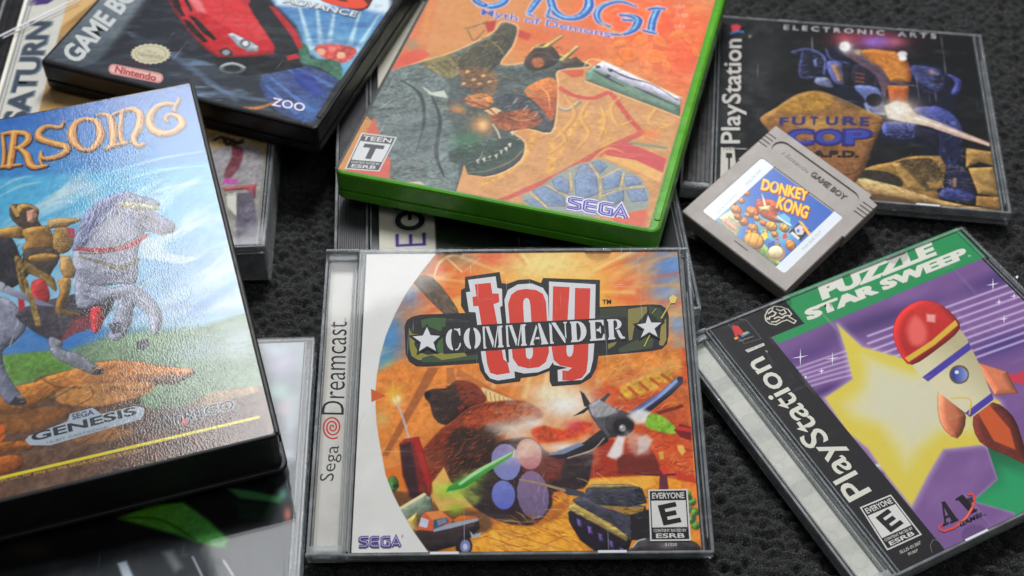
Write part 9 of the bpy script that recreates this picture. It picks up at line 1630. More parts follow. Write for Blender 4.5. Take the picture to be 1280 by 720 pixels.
 P([(4,-14.1),(4,-14.5),(3.8,-14.9),(3.4,-15.2),(2.9,-15.3),(2.5,-15.1),(2.1,-14.8),(1.9,-14.4),(1.8,-13.9),(2.1,-13.6),(2.4,-13.3),(2.9,-13.2),(3.4,-13.4),(3.8,-13.7)],'e0b060',s=0.2,m=0.3)
 P([(3.1,-14.1),(3,-14.4),(2.8,-14.6),(2.5,-14.6),(2.2,-14.5),(2,-14.3),(2,-14),(2.3,-13.8),(2.6,-13.7),(2.9,-13.9)],'f0b858',s=0.6,a=0.6)
 S([(2.3,-13.4),(2.7,-15.2)],0.25,'7c3c18',s=0.15)
 S([(3.1,-13.3),(3.6,-15.1)],0.25,'7c3c18',s=0.15)
 P([(-8.8,-6.3),(-6.5,-.5),(-.5,.8),(1.6,-4.1),(7,-2.2),(4.2,-7.3),(-2.7,-9.5)],'a84a28',s=0.4,m=0.6)
 P([(-6.7,-6.6),(-3.4,-2.1),(-1.8,-5.2),(-4.7,-8.1)],'d8a068',s=0.4,m=0.3)
 P([(-10.5,.1),(-6.9,-2.1),(-4.3,-4.2),(-5.6,-4.3)],'e0d8c8',s=0.2)
 P([(1.7,-6.3),(3,-1.5),(6.5,-1.5),(8.5,-4.1)],'6ab0d0',s=0.4)
 S([(2.1,-4.7),(5.6,-4.7),(9,-4.2)],0.6,'e0e0d0',s=0.2)
 P([(3,-17.6),(3.4,-13.8),(5.9,-15.8),(6,-19.1)],'e0c838',s=0.4)
 P([(7.9,-18.3),(8.8,-15.2),(11.3,-17.2),(9.9,-20.8)],'3a4a9c',s=0.3)
 P([(8.6,-14.8),(9.2,-12.5),(10.3,-14.3)],'b83a34',s=0.2)
 P([(9.7,-10.9),(9.9,-8.5),(11.9,-10.4),(11.2,-12.2)],'c83a34',s=0.3)
 P([(7.1,-19.9),(7.5,-21.8),(6.9,-23.6),(5.6,-25),(3.8,-25.7),(1.8,-25.6),(0,-24.6),(-1.1,-23),(-1.5,-21.1),(-.9,-19.2),(.4,-17.8),(2.2,-17.1),(4.2,-17.3),(6,-18.3)],'6a3418',s=0.2)
 P([(6.5,-19.9),(6.8,-21.6),(6.3,-23.3),(5,-24.6),(3.3,-25.2),(1.5,-25.1),(-.1,-24.2),(-1.2,-22.8),(-1.5,-21),(-1,-19.3),(.3,-18),(2,-17.4),(3.8,-17.5),(5.4,-18.4)],'cf8e30',s=0.2,m=0.3)
 P([(3.1,-20.4),(3.1,-21.5),(2.4,-22.4),(1.2,-22.8),(0,-22.6),(-.8,-21.8),(-.8,-20.7),(-.1,-19.8),(1.1,-19.3),(2.3,-19.6)],'f0b858',s=0.6,a=0.6)
 S([(-.3,-18.6),(2.5,-25.1)],0.25,'7c3c18',s=0.15)
 S([(2.8,-17.5),(5.6,-24)],0.25,'7c3c18',s=0.15)
 P([(17.9,-13.5),(17.4,-14.3),(16.5,-14.8),(15.4,-14.8),(14.2,-14.3),(13.3,-13.3),(12.7,-12.2),(12.7,-11.1),(13.2,-10.2),(14.1,-9.7),(15.2,-9.8),(16.4,-10.3),(17.3,-11.2),(17.9,-12.4)],'6a3418',s=0.2)
 P([(17.4,-13.3),(16.9,-14.1),(16.1,-14.5),(15,-14.5),(14,-14),(13.1,-13.1),(12.6,-12.1),(12.5,-11.1),(13,-10.3),(13.8,-9.9),(14.9,-9.9),(15.9,-10.4),(16.8,-11.2),(17.3,-12.3)],'c87c34',s=0.2,m=0.3)
 P([(15.3,-12.6),(14.9,-13),(14.3,-13.1),(13.5,-12.7),(13,-12.1),(12.9,-11.5),(13.2,-11.1),(13.9,-11),(14.6,-11.3),(15.2,-12)],'f0b858',s=0.6,a=0.6)
 S([(14.4,-9.9),(13.6,-13.6)],0.25,'7c3c18',s=0.15)
 S([(16.3,-10.8),(15.5,-14.4)],0.25,'7c3c18',s=0.15)
 P([(16.1,-16.8),(16.8,-18),(17,-19.4),(16.9,-20.7),(16.3,-21.9),(15.4,-22.9),(14.2,-23.4),(13,-23.4),(11.8,-23),(10.9,-22.1),(10.2,-20.9),(9.9,-19.6),(10.1,-18.2),(10.7,-17),(11.6,-16.1),(12.7,-15.6),(14,-15.5),(15.2,-16)],'a87c48',s=0.2)
 P([(15.2,-17.1),(15.8,-18.2),(16,-19.3),(15.9,-20.5),(15.4,-21.6),(14.6,-22.3),(13.6,-22.8),(12.5,-22.8),(11.5,-22.4),(10.6,-21.7),(10.1,-20.6),(9.8,-19.4),(10,-18.3),(10.4,-17.2),(11.2,-16.4),(12.2,-16),(13.3,-16),(14.3,-16.4)],'e0cc9c',s=0.3,m=0.2)
 P([(10.6,-7.7),(10.4,-1.1),(16.2,-.4),(16.9,-7.7)],'1c1a1e',s=0.15)
 P([(11,-4.5),(11.4,-1.2),(14.6,-1.5),(15.4,-4.6),(13.7,-6.3)],'c8c0c8',s=0.2)
 P([(15.4,-.6),(15.6,-1),(15.7,-1.4),(15.6,-1.8),(15.4,-2.2),(15.1,-2.5),(14.7,-2.7),(14.4,-2.7),(14,-2.6),(13.7,-2.3),(13.5,-2),(13.4,-1.5),(13.5,-1.1),(13.7,-.7),(14,-.4),(14.4,-.3),(14.8,-.2),(15.1,-.4)],'d0403c',s=0.2)
 P([(11.3,-7.6),(11.5,-6.2),(15.7,-6.6),(15.8,-7.9)],'d8d0c8',s=0.15)
 P([(13.3,-3.8),(13.5,-4.1),(13.6,-4.4),(13.7,-4.7),(13.6,-4.9),(13.4,-5.1),(13.2,-5.1),(13,-5.1),(12.7,-4.9),(12.5,-4.7),(12.3,-4.4),(12.2,-4.1),(12.2,-3.8),(12.2,-3.6),(12.4,-3.4),(12.6,-3.4),(12.9,-3.4),(13.1,-3.6)],'3a5ab0',s=0.15)
 P([(9.6,-.1),(11.3,.5),(17.7,-1.7),(17.5,-3.1)],'e0b040',s=0.3)
 T('DONKEY',[(-11,.73),(6.83,9.99),(-14,6.05)],'7c2c1c',0.075)
 T('DONKEY',[(-11.56,.88),(6.28,10.14),(-14.57,6.2)],'d8602c',0.065)
 T('DONKEY',[(-11.62,1.06),(6.22,10.32),(-14.63,6.38)],'ecc42c',0.03)
 T('KONG',[(-.59,-2.1),(12.21,2.6),(-3.39,3.99)],'7c2c1c',0.075)
 T('KONG',[(-1.14,-1.95),(11.66,2.75),(-3.95,4.14)],'d8602c',0.065)
 T('KONG',[(-1.2,-1.77),(11.61,2.93),(-4.01,4.32)],'ecc42c',0.03)
 VP([(-9.4,8.85),(-8.9,8.04),(-8.12,8.09),(-8.55,7.43),(-8.13,6.58),(-8.9,6.98),(-9.42,6.41),(-9.47,7.31),(-10.21,7.81),(-9.46,7.97)],'2c4a9c')
 VP([(.74,4.58),(1.23,3.79),(2,3.83),(1.57,3.18),(1.98,2.34),(1.22,2.73),(.7,2.17),(.67,3.06),(-.06,3.55),(.67,3.71)],'2c4a9c')
 VP([(-23,-27),(-15.2,-27),(-15.2,16),(-23,16)],'cdd3da')
 VP([(17.6,-27),(23,-27),(23,16),(17.6,16)],'cdd3da')
 T('DMG-DK-USA',[(-16.81,-1.65),(-17.6,9.05),(-18.34,-1.51)],'8a929a',0)
 T('MADE IN JAPAN',[(-16.11,-21.8),(-16.62,-8.31),(-17.52,-21.59)],'8a929a',0)
 T('THIS SIDE OUT',[(20.72,-10.69),(20.37,2.29),(19.56,-10.5)],'8a929a',0)
 VS([(-13,-22.15),(-6.15,-22.18)],2.0,'d07868',0)
 VS([(-13,-22.15),(-6.15,-22.18)],1.2,'e0c8b8',0)
 T('Nintendo',[(-12.27,-23.03),(-6.03,-22.97),(-12.63,-21.55)],'c04038',0.02)
def art_puzzle(A):
 P,S,G,N,VP,VS,T=A.P,A.S,A.G,A.N,A.VP,A.VS,A.T
 P([(-58,-64),(70,-64),(70,66),(-58,66)],'7a568e')
 N('9a74aa',0.35,12,3,3,20,None)
 G([(8.2,35.7),(38,-2.4),(-2.2,-5.6)],'4a3468',0.9)
 G([(68.5,32.4),(28.6,-1.8),(-2.7,-5.7)],'4c3870',0.9)
 G([(44.4,3.6),(27,-2.1),(-2.9,-6.1)],'4a3a7c',0.9)
 S([(-1.2,30.9),(23.5,29.8),(46.8,28.7),(86.7,26.6)],[1.0, 1.0, 1.0, 1.0],'c8b4d8',s=0.9,a=0.85,k=1)
 S([(-3.5,27.7),(21,26.6),(44.2,25.4),(83.8,23.2)],[1.0, 1.0, 1.0, 1.0],'c8b4d8',s=0.9,a=0.85,k=1)
 S([(-5.9,24.5),(18.5,23.3),(41.5,22.1),(80.9,19.9)],[1.0, 1.0, 1.0, 1.0],'c8b4d8',s=0.9,a=0.85,k=1)
 S([(-8.2,21.4),(16.1,20.2),(38.9,18.9),(78.1,16.7)],[1.0, 1.0, 1.0, 1.0],'c8b4d8',s=0.9,a=0.85,k=1)
 S([(-10.5,18.3),(13.6,17),(36.4,15.7),(75.3,13.4)],[1.0, 1.0, 1.0, 1.0],'c8b4d8',s=0.9,a=0.85,k=1)
 S([(-12.8,15.2),(11.2,13.9),(33.8,12.6),(72.5,10.2)],[1.0, 1.0, 1.0, 1.0],'c8b4d8',s=0.9,a=0.85,k=1)
 S([(-15,12.1),(8.8,10.8),(31.3,9.5),(69.7,7.1)],[1.0, 1.0, 1.0, 1.0],'c8b4d8',s=0.9,a=0.85,k=1)
 S([(-17.3,9.1),(6.4,7.7),(28.8,6.4),(67,3.9)],[1.0, 1.0, 1.0, 1.0],'c8b4d8',s=0.9,a=0.85,k=1)
 S([(-19.5,6.1),(4.1,4.7),(26.3,3.3),(64.3,.8)],[1.0, 1.0, 1.0, 1.0],'c8b4d8',s=0.9,a=0.85,k=1)
 G([(-27.8,33.9),(18.8,-1.6),(-1.7,-4.5)],'563878',0.8)
 G([(-31.2,15.6),(13.3,-1.2),(-1.3,-3.5)],'4a2c6c',0.95)
 S([(-37,30),(-21.7,29.1),(-10,28.2)],0.95,'b8a0c8',s=0.8,a=0.85,k=1)
 S([(-38.3,28.2),(-23.1,27.1),(-11.5,26)],0.95,'b8a0c8',s=0.8,a=0.85,k=1)
 S([(-39.5,26.4),(-24.5,25.1),(-13.1,23.8)],0.95,'b8a0c8',s=0.8,a=0.85,k=1)
 S([(-40.7,24.6),(-25.9,23.1),(-14.7,21.7)],0.95,'b8a0c8',s=0.8,a=0.85,k=1)
 S([(-42,22.8),(-27.3,21.2),(-16.2,19.5)],0.95,'b8a0c8',s=0.8,a=0.85,k=1)
 S([(-43.2,21),(-28.7,19.2),(-17.8,17.4)],0.95,'b8a0c8',s=0.8,a=0.85,k=1)
 G([(-31.6,-22.7),(4.8,-.4),(-.6,-1.7)],'e8e0ea',0.9)
 G([(-36.3,-25.3),(4.8,-.4),(-.5,-1.4)],'3c2450',0.8)
 S([(-36.1,-21.4),(-29.6,-22.4)],1.2,'ece6ee',s=1,a=0.8)
 P([(-8.4,41.3),(-6.7,27.3),(4.8,14.4),(14.3,12.9),(27.5,9.7),(20.1,-5.6),(24,-18.4),(14.6,-37.6),(4.2,-30.9),(-9.3,-26.3),(-21.2,-32.8),(-35.2,-41.3),(-35,-25.9),(-33.9,-13.5),(-36.2,-4.2),(-34.5,12.9),(-19.5,15.7),(-14.1,27)],'dcd2e0',s=6,a=0.9)
 P([(-8.4,41.3),(-6.7,27.3),(4.8,14.4),(14.3,12.9),(27.5,9.7),(20.1,-5.6),(24,-18.4),(14.6,-37.6),(4.2,-30.9),(-9.3,-26.3),(-21.2,-32.8),(-35.2,-41.3),(-35,-25.9),(-33.9,-13.5),(-36.2,-4.2),(-34.5,12.9),(-19.5,15.7),(-14.1,27)],'d8c44c',s=1.3)
 P([(-8.8,23.2),(-3.4,15),(2.5,7.6),(16.9,3.7),(9.5,-7.9),(9,-20.4),(8.6,-25.5),(-5.4,-19.5),(-16.6,-22.1),(-26.8,-27),(-24.6,-18.1),(-23.8,-7.3),(-30.4,1.3),(-29.7,7.3),(-18.3,10.2),(-13.4,14.4)],'d8cf9a',s=9)
 P([(-9.6,16.9),(.6,5.2),(10.3,.4),(4.3,-9.7),(4.3,-19.2),(-6.3,-16),(-18.1,-19.3),(-18.4,-9.9),(-24.6,1.6),(-18.1,8)],'d2cdae',s=10)
 P([(6.8,-31.2),(14.9,-43.9),(18.9,-57.7),(9.6,-68.3),(-4.5,-61.3),(-4.2,-59.7),(-13.9,-49.5),(0,-46.1)],'d8d0dc',s=3,a=0.6)
 P([(6.8,-31.2),(14.9,-43.9),(18.9,-57.7),(9.6,-68.3),(-4.5,-61.3),(-4.2,-59.7),(-13.9,-49.5),(0,-46.1)],'1c5a3c',s=0.4,g=[(6.5,-31.6),(.6,-55.3)],c2='2a9a60')
 P([(4.7,-42.7),(10.2,-49.4),(15.2,-59.7),(9.4,-66.3),(-2.2,-58.6),(-8.1,-51.4),(.1,-49.3)],'2a9a62',s=7)
 P([(35.8,-9),(40.3,-10.7),(46.1,-8.6),(40.9,-19.2),(34.6,-12.8)],'c83c50',s=0.5)
 P([(10.4,-19.4),(5,-29.7),(10.1,-39.3),(14.6,-46),(19,-37.7),(23.9,-26.1),(21.4,-17.2)],'6a2c24',s=0.3,m=0.3,q=1)
 P([(13.1,-18.8),(10,-31.8),(14.6,-38.5),(19,-30.1),(19.5,-17.5)],'c8582c',s=0.6)
 P([(7.6,-2.3),(-2.5,-15.7),(-1.5,-24.8),(7.9,-18.3),(9.7,-8.4)],'dc8660',s=0.3,q=1,m=0.1,b=0.5,g=[(.6,-10.3),(7,-18.5)],c2='b05c3c')
 P([(28.2,2),(36.2,-7.8),(33.1,-18.1),(24.3,-15)],'d87c58',s=0.3,q=1,m=0.1,b=0.5)
 P([(6.1,19.8),(4.9,6.9),(6.4,-5.8),(9.5,-19.5),(22.3,-17),(28.7,-1.2),(33.3,13.2),(34.9,26.5)],'d6cda8',s=0.3,g=[(12.4,.3),(29.4,3.9)],c2='b8ac84')
 P([(5,4.5),(5.7,1.8),(31.3,7.3),(32.6,10.5)],'4a3c9c',s=0.3)
 P([(8.6,-16.6),(9.2,-19.1),(22.7,-16.4),(24,-13.5)],'4a3c9c',s=0.3)
 P([(21.8,36.6),(13.8,33),(7.6,26.2),(4.5,17.8),(5.3,11.2),(19.3,13.3),(33.8,17.6),(36.2,25),(34.7,32.6),(29.5,36.7)],'c8322e',s=0.3,q=1,m=0.1,b=0.5,g=[(27.1,32.6),(8.5,16.1)],c2='b02424')
 P([(22.2,31.4),(15.1,27.1),(11.6,19.4),(17,18.1),(22.4,24.5)],'ea6a60',s=3.5,a=0.9,q=1)
 P([(4.9,15.3),(5.1,13),(19.5,15.4),(34.5,19.6),(35.2,22.2),(19.7,17.7)],'d8b03c',s=0.3)
 P([(26.8,29.9),(24.5,26.7),(27.1,24.7),(29.9,28)],'f4b8b0',s=1.4,a=0.8,q=1)
 P([(22.1,-2.5),(20.9,-3.7),(19.4,-4.6),(17.8,-4.9),(16.3,-4.8),(15.1,-4.2),(14.3,-3.2),(14.1,-1.9),(14.4,-.5),(15.2,.9),(16.4,2.1),(18,3),(19.6,3.4),(21.1,3.2),(22.3,2.6),(23.1,1.6),(23.3,.3),(23,-1.1)],'6a4c24',s=0.3)
 P([(21.6,-2.3),(20.5,-3.3),(19.3,-4),(17.9,-4.3),(16.7,-4.2),(15.7,-3.7),(15,-2.8),(14.8,-1.7),(15.1,-.5),(15.8,.6),(16.8,1.6),(18.1,2.3),(19.4,2.7),(20.7,2.6),(21.7,2.1),(22.3,1.2),(22.5,.1),(22.3,-1.1)],'34408c',s=0.3,g=[(17,.5),(21.2,-2.7)],c2='8c9cd0')
 P([(19.3,.2),(19.1,0),(18.8,-.2),(18.4,-.2),(18.2,-.2),(17.9,-.1),(17.8,.1),(17.7,.4),(17.7,.6),(17.9,.9),(18.1,1.1),(18.4,1.3),(18.7,1.3),(19,1.3),(19.3,1.2),(19.4,1),(19.5,.7),(19.4,.5)],'e8e8f4',s=0.4)
 S([(8.4,-8.7),(14.7,-12.2),(9.7,-17.9)],0.5,'d8b03c',s=0.3)
 VP([(-28.67,37.81),(-31.03,34.04),(-27.91,33.25),(-31.31,33.56),(-34,30.06),(-31.73,33.77),(-34.97,34.94),(-31.38,34.21)],'e8e0ee')
 VP([(-18.41,30.77),(-20.23,27.87),(-17.85,27.22),(-20.52,27.4),(-22.67,24.76),(-20.94,27.61),(-23.39,28.56),(-20.58,28.05)],'e8e0ee')
 VP([(-27.08,25.73),(-27.68,24.53),(-26.82,24.17),(-27.97,24.06),(-28.93,23.09),(-28.38,24.26),(-29.25,24.76),(-28.03,24.7)],'e8e0ee')
 VP([(-34.81,25.36),(-34.95,24.82),(-34.68,24.59),(-35.23,24.35),(-35.72,24.05),(-35.65,24.56),(-35.89,24.88),(-35.3,24.99)],'e8e0ee')
 VP([(63.87,33.76),(61.75,30.89),(64.13,30.24),(61.39,30.39),(58.93,27.79),(60.95,30.6),(58.52,31.55),(61.39,31.07)],'e8e0ee')
 VP([(58.38,23.41),(57.6,22.16),(58.51,21.79),(57.24,21.67),(56.1,20.66),(56.8,21.88),(55.9,22.41),(57.23,22.34)],'e8e0ee')
 VP([(54.72,15.95),(53.38,14.05),(54.92,13.56),(53.03,13.57),(51.35,11.93),(52.6,13.79),(51.05,14.49),(53.03,14.23)],'e8e0ee')
 VP([(66.17,23.45),(65.22,22.02),(66.3,21.62),(64.86,21.53),(63.55,20.35),(64.42,21.74),(63.35,22.31),(64.86,22.2)],'e8e0ee')
 VP([(73.7,30.5),(73.33,29.75),(73.77,29.46),(72.95,29.24),(72.21,28.74),(72.51,29.46),(72.11,29.85),(72.96,29.93)],'e8e0ee')
 VP([(-19.64,63.31),(68.96,63.3),(68.92,44.31),(-35.47,43.37),(-35.27,47.89)],'2a8e54')
 VP([(-55.5,62),(-36,62),(-36,-61.5),(-55.5,-61.5)],'1d1b1d')
 VP([(-36.1,62),(-20,62),(-20,47.5),(-36.1,47.5)],'1d1b1d')
 T('PUZZLE',[(-5.69,54.78),(50.72,54.52),(-3.15,61.62)],'dedccf',0.07)
 T('STAR SWEEP',[(-17.42,48.15),(62.11,47.57),(-15.87,53.33)],'dedccf',0.07)
 T('™',[(61.96,47.39),(63.46,47.41),(62.26,48.27)],'dedccf',0)
 VS([(-31.9,57.96),(-29.03,60.12),(-25.77,60.66),(-23.42,59.13),(-21.69,56.71),(-21.73,54.09),(-23.57,53.22),(-22.27,50.2),(-23.76,49.42),(-25.19,52.25),(-27.46,52.43),(-30.62,52),(-32.47,53.51),(-33.02,55.55)],0.45,'dcd6c0',1)
 VS([(-30.22,58.32),(-27.88,58.95),(-27.04,57.33),(-28.66,56.35),(-30.4,56.62),(-31.64,55.46)],0.55,'dcd6c0',0)
 VS([(-25.84,59.13),(-25,57.51),(-23.13,57.42),(-23.44,55.54),(-25.48,55.37),(-25.96,56.8)],0.55,'dcd6c0',0)
 VS([(-29.55,55.01),(-27.52,55.19),(-26.5,53.85),(-24.71,54.38),(-23.15,53.85)],0.55,'dcd6c0',0)
 VS([(-31.52,54.22),(-29.73,53.33),(-27.58,53.68)],0.55,'dcd6c0',0)
 VS([(-26.62,60.12),(-27.58,59.4)],0.55,'dcd6c0',0)
 VS([(-31.29,56.71),(-32.36,55.82)],0.55,'dcd6c0',0)
 VS([(-44.81,62.96),(-39.86,59.31),(-39.91,48.58),(-47.47,49.34),(-47.49,60.98)],0.22,'6c6a6a',0)
 VP([(-46.66,59.63),(-44.49,58.31),(-44.42,54.77),(-46.06,53.26),(-47.59,54.95),(-47.7,52.45),(-48.95,52.84)],'d03a3a')
 VP([(-49.46,53.79),(-47.82,53.44),(-48.24,52.49),(-49.46,52.63)],'e0a83c')
 VP([(-46.26,53.82),(-42.53,54.06),(-42.13,52.93),(-46.37,52.49)],'3a8cb4')
 VP([(-45.09,54.17),(-42.81,54.2),(-42.87,53.53),(-45.26,53.33)],'d8b03c')
 T('PlayStation',[(-48.72,50.88),(-42,50.54),(-48.55,51.72)],'b8b4ac',0)
 VP([(-48.92,46.4),(-40.32,46.25),(-40.58,45),(-48.53,44.85)],'d8d4c8')
 T('NTSC U/C',[(-48.2,45.36),(-41.15,45.28),(-48.09,46.1)],'1c1a1c',0)
 T('PlayStation',[(-40.74,-29.48),(-40.95,41.07),(-54.54,-30.28)],'d9d6c8',0.012)
 T('®',[(-41.25,41.45),(-41.11,42.52),(-42.21,41.7)],'d9d6c8',0)
 VP([(-54.31,-52.41),(-39.45,-52.62),(-38.96,-34.03),(-52.24,-33.54)],'d8d6d0')
 VP([(-53.71,-51.89),(-39.99,-52.09),(-39.47,-34.55),(-51.81,-34.1)],'1b1a1b')
 VP([(-52.85,-47.53),(-40.27,-47.77),(-39.96,-38.1),(-51.82,-37.74)],'d8d6d0')
 T('EVERYONE',[(-51.37,-37.03),(-40.31,-37.38),(-51.14,-34.76)],'d8d6d0',0.02)
 T('CONTENT RATED BY',[(-52.62,-49.2),(-40.73,-49.41),(-52.51,-48.15)],'d8d6d0',0.01)
 T('ESRB',[(-52.03,-51.4),(-41.63,-51.55),(-51.87,-49.74)],'d8d6d0',0.02)
 VP([(-48.78,-47.06),(-46.67,-46.71),(-47.85,-39.22),(-49.87,-39.56)],'1b1a1b')
 VP([(-46.67,-46.71),(-42.19,-45.97),(-42.53,-44.25),(-46.96,-44.98)],'1b1a1b')
 VP([(-47.14,-43.85),(-43.52,-43.26),(-43.83,-41.52),(-47.42,-42.11)],'1b1a1b')
 VP([(-47.59,-40.98),(-43.27,-40.26),(-43.57,-38.51),(-47.85,-39.22)],'1b1a1b')
 T('SLUS-01307',[(-51.04,-55.65),(-42.03,-55.64),(-50.63,-54.42)],'c8c4b8',0.01)
 T('01307',[(-48.95,-57.42),(-44.95,-57.61),(-48.5,-56.38)],'c8c4b8',0.01)
 VS([(-35.92,-59.41),(-35.89,-57.15),(-37.2,-56.04),(-39.68,-57.53),(-40.83,-60.12)],0.25,'6c6a6c',0)
 VP([(-24.71,-44.76),(-23.34,-45.07),(-24.18,-53.31),(-26.37,-53.16)],'1a161e')
 VP([(-24.58,-44.83),(-24.28,-45.36),(-28.7,-52.74),(-29.55,-52.69)],'1a161e')
 VP([(-27.54,-50.15),(-24.62,-50.29),(-24.79,-50.95),(-27.94,-50.88)],'1a161e')
 VP([(-30.18,-52.37),(-27.75,-52.65),(-27.99,-53.18),(-30.63,-53.17)],'1a161e')
 VP([(-27.26,-52.71),(-23.86,-52.91),(-24.04,-53.57),(-27.43,-53.37)],'1a161e')
 VP([(-18.55,-46.5),(-15.73,-45.8),(-15.83,-53.17),(-18.27,-53.08)],'1a161e')
 VP([(-19.34,-45.92),(-15.81,-45.57),(-16.23,-46.32),(-19.39,-46.66)],'1a161e')
 VP([(-19.19,-52.43),(-15.03,-52.62),(-15.32,-53.42),(-19.47,-53.23)],'1a161e')
 VS([(-32.72,-53.69),(-31.56,-55.01),(-27.45,-55.4),(-20.97,-53.98),(-16.22,-51.65),(-12.82,-48.59),(-12.47,-47.04),(-14.24,-46.54)],0.9,'d84a40',0)
 VS([(-32.72,-53.69),(-31.88,-52.73),(-30.31,-52.31)],0.7,'d84a40',0)
 VS([(-25.65,-55.37),(-20.39,-53.81),(-16.23,-51.45)],0.5,'e8785c',0)
 VP([(-15.73,-47.71),(-13.61,-48),(-14.18,-49.82),(-16.02,-49.86)],'1a161e')
 T('GAMES',[(-25.34,-56.08),(-15.08,-55.98),(-24.66,-54.57)],'1a161e',0.02)
 T('™',[(-15.17,-56.31),(-13.95,-56.36),(-14.86,-55.72)],'1a161e',0)
def art_puzzlespine(A):
 P,S,G,N,VP,VS,T=A.P,A.S,A.G,A.N,A.VP,A.VS,A.T
 P([(-73,-64),(-52,-64),(-52,64),(-73,64)],'c6c6bc')
 P([(-73,-60),(-52,-60),(-52,-53),(-73,-53.8)],'cfcfc5',s=0.3,a=0.8)
 P([(-73,-46.5),(-52,-46.5),(-52,-39.5),(-73,-40.3)],'b8b9b0',s=0.3,a=0.8)
 P([(-73,-33),(-52,-33),(-52,-26),(-73,-26.8)],'cfcfc5',s=0.3,a=0.8)
 P([(-73,-19.5),(-52,-19.5),(-52,-12.5),(-73,-13.3)],'b8b9b0',s=0.3,a=0.8)
 P([(-73,-6),(-52,-6),(-52,1),(-73,.2)],'cfcfc5',s=0.3,a=0.8)
 P([(-73,7.5),(-52,7.5),(-52,14.5),(-73,13.7)],'b8b9b0',s=0.3,a=0.8)
 P([(-73,21),(-52,21),(-52,28),(-73,27.2)],'cfcfc5',s=0.3,a=0.8)
 P([(-73,34.5),(-52,34.5),(-52,41.5),(-73,40.7)],'b8b9b0',s=0.3,a=0.8)
 P([(-73,48),(-52,48),(-52,55),(-73,54.2)],'cfcfc5',s=0.3,a=0.8)
 N('e4e4da',0.15,3,5,1,40,None)
 S([(-60.8,-50),(-61.6,-47.9),(-63.5,-46.8),(-65.6,-47.2),(-67,-48.9),(-67,-51.1),(-65.6,-52.8),(-63.4,-53.1),(-61.5,-52),(-60.8,-49.9)],.25,'a4a59c',s=.3,a=.5)
 S([(-58,-46),(-58.5,-44.7),(-59.7,-44),(-61,-44.3),(-61.9,-45.3),(-61.9,-46.7),(-61,-47.7),(-59.6,-48),(-58.4,-47.3),(-58,-46)],.25,'a4a59c',s=.3,a=.5)
 S([(-64.4,-55),(-64.8,-54),(-65.7,-53.4),(-66.8,-53.6),(-67.5,-54.5),(-67.5,-55.6),(-66.8,-56.4),(-65.7,-56.6),(-64.8,-56),(-64.4,-55)],.25,'a4a59c',s=.3,a=.5)
 S([(-60.8,-33),(-61.6,-30.9),(-63.5,-29.8),(-65.6,-30.2),(-67,-31.9),(-67,-34.1),(-65.6,-35.8),(-63.4,-36.1),(-61.5,-35),(-60.8,-32.9)],.25,'a4a59c',s=.3,a=.5)
 S([(-58,-29),(-58.5,-27.7),(-59.7,-27),(-61,-27.3),(-61.9,-28.3),(-61.9,-29.7),(-61,-30.7),(-59.6,-31),(-58.4,-30.3),(-58,-29)],.25,'a4a59c',s=.3,a=.5)
 S([(-64.4,-38),(-64.8,-37),(-65.7,-36.4),(-66.8,-36.6),(-67.5,-37.5),(-67.5,-38.6),(-66.8,-39.4),(-65.7,-39.6),(-64.8,-39),(-64.4,-38)],.25,'a4a59c',s=.3,a=.5)
 S([(-60.8,-16),(-61.6,-13.9),(-63.5,-12.8),(-65.6,-13.2),(-67,-14.9),(-67,-17.1),(-65.6,-18.8),(-63.4,-19.1),(-61.5,-18),(-60.8,-15.9)],.25,'a4a59c',s=.3,a=.5)
 S([(-58,-12),(-58.5,-10.7),(-59.7,-10),(-61,-10.3),(-61.9,-11.3),(-61.9,-12.7),(-61,-13.7),(-59.6,-14),(-58.4,-13.3),(-58,-12)],.25,'a4a59c',s=.3,a=.5)
 S([(-64.4,-21),(-64.8,-20),(-65.7,-19.4),(-66.8,-19.6),(-67.5,-20.5),(-67.5,-21.6),(-66.8,-22.4),(-65.7,-22.6),(-64.8,-22),(-64.4,-21)],.25,'a4a59c',s=.3,a=.5)
 S([(-60.8,1),(-61.6,3.1),(-63.5,4.2),(-65.6,3.8),(-67,2.1),(-67,-.1),(-65.6,-1.8),(-63.4,-2.1),(-61.5,-1),(-60.8,1.1)],.25,'a4a59c',s=.3,a=.5)
 S([(-58,5),(-58.5,6.3),(-59.7,7),(-61,6.7),(-61.9,5.7),(-61.9,4.3),(-61,3.3),(-59.6,3),(-58.4,3.7),(-58,5)],.25,'a4a59c',s=.3,a=.5)
 S([(-64.4,-4),(-64.8,-3),(-65.7,-2.4),(-66.8,-2.6),(-67.5,-3.5),(-67.5,-4.6),(-66.8,-5.4),(-65.7,-5.6),(-64.8,-5),(-64.4,-4)],.25,'a4a59c',s=.3,a=.5)
 S([(-60.8,18),(-61.6,20.1),(-63.5,21.2),(-65.6,20.8),(-67,19.1),(-67,16.9),(-65.6,15.2),(-63.4,14.9),(-61.5,16),(-60.8,18.1)],.25,'a4a59c',s=.3,a=.5)
 S([(-58,22),(-58.5,23.3),(-59.7,24),(-61,23.7),(-61.9,22.7),(-61.9,21.3),(-61,20.3),(-59.6,20),(-58.4,20.7),(-58,22)],.25,'a4a59c',s=.3,a=.5)
 S([(-64.4,13),(-64.8,14),(-65.7,14.6),(-66.8,14.4),(-67.5,13.5),(-67.5,12.4),(-66.8,11.6),(-65.7,11.4),(-64.8,12),(-64.4,13)],.25,'a4a59c',s=.3,a=.5)
 S([(-60.8,35),(-61.6,37.1),(-63.5,38.2),(-65.6,37.8),(-67,36.1),(-67,33.9),(-65.6,32.2),(-63.4,31.9),(-61.5,33),(-60.8,35.1)],.25,'a4a59c',s=.3,a=.5)
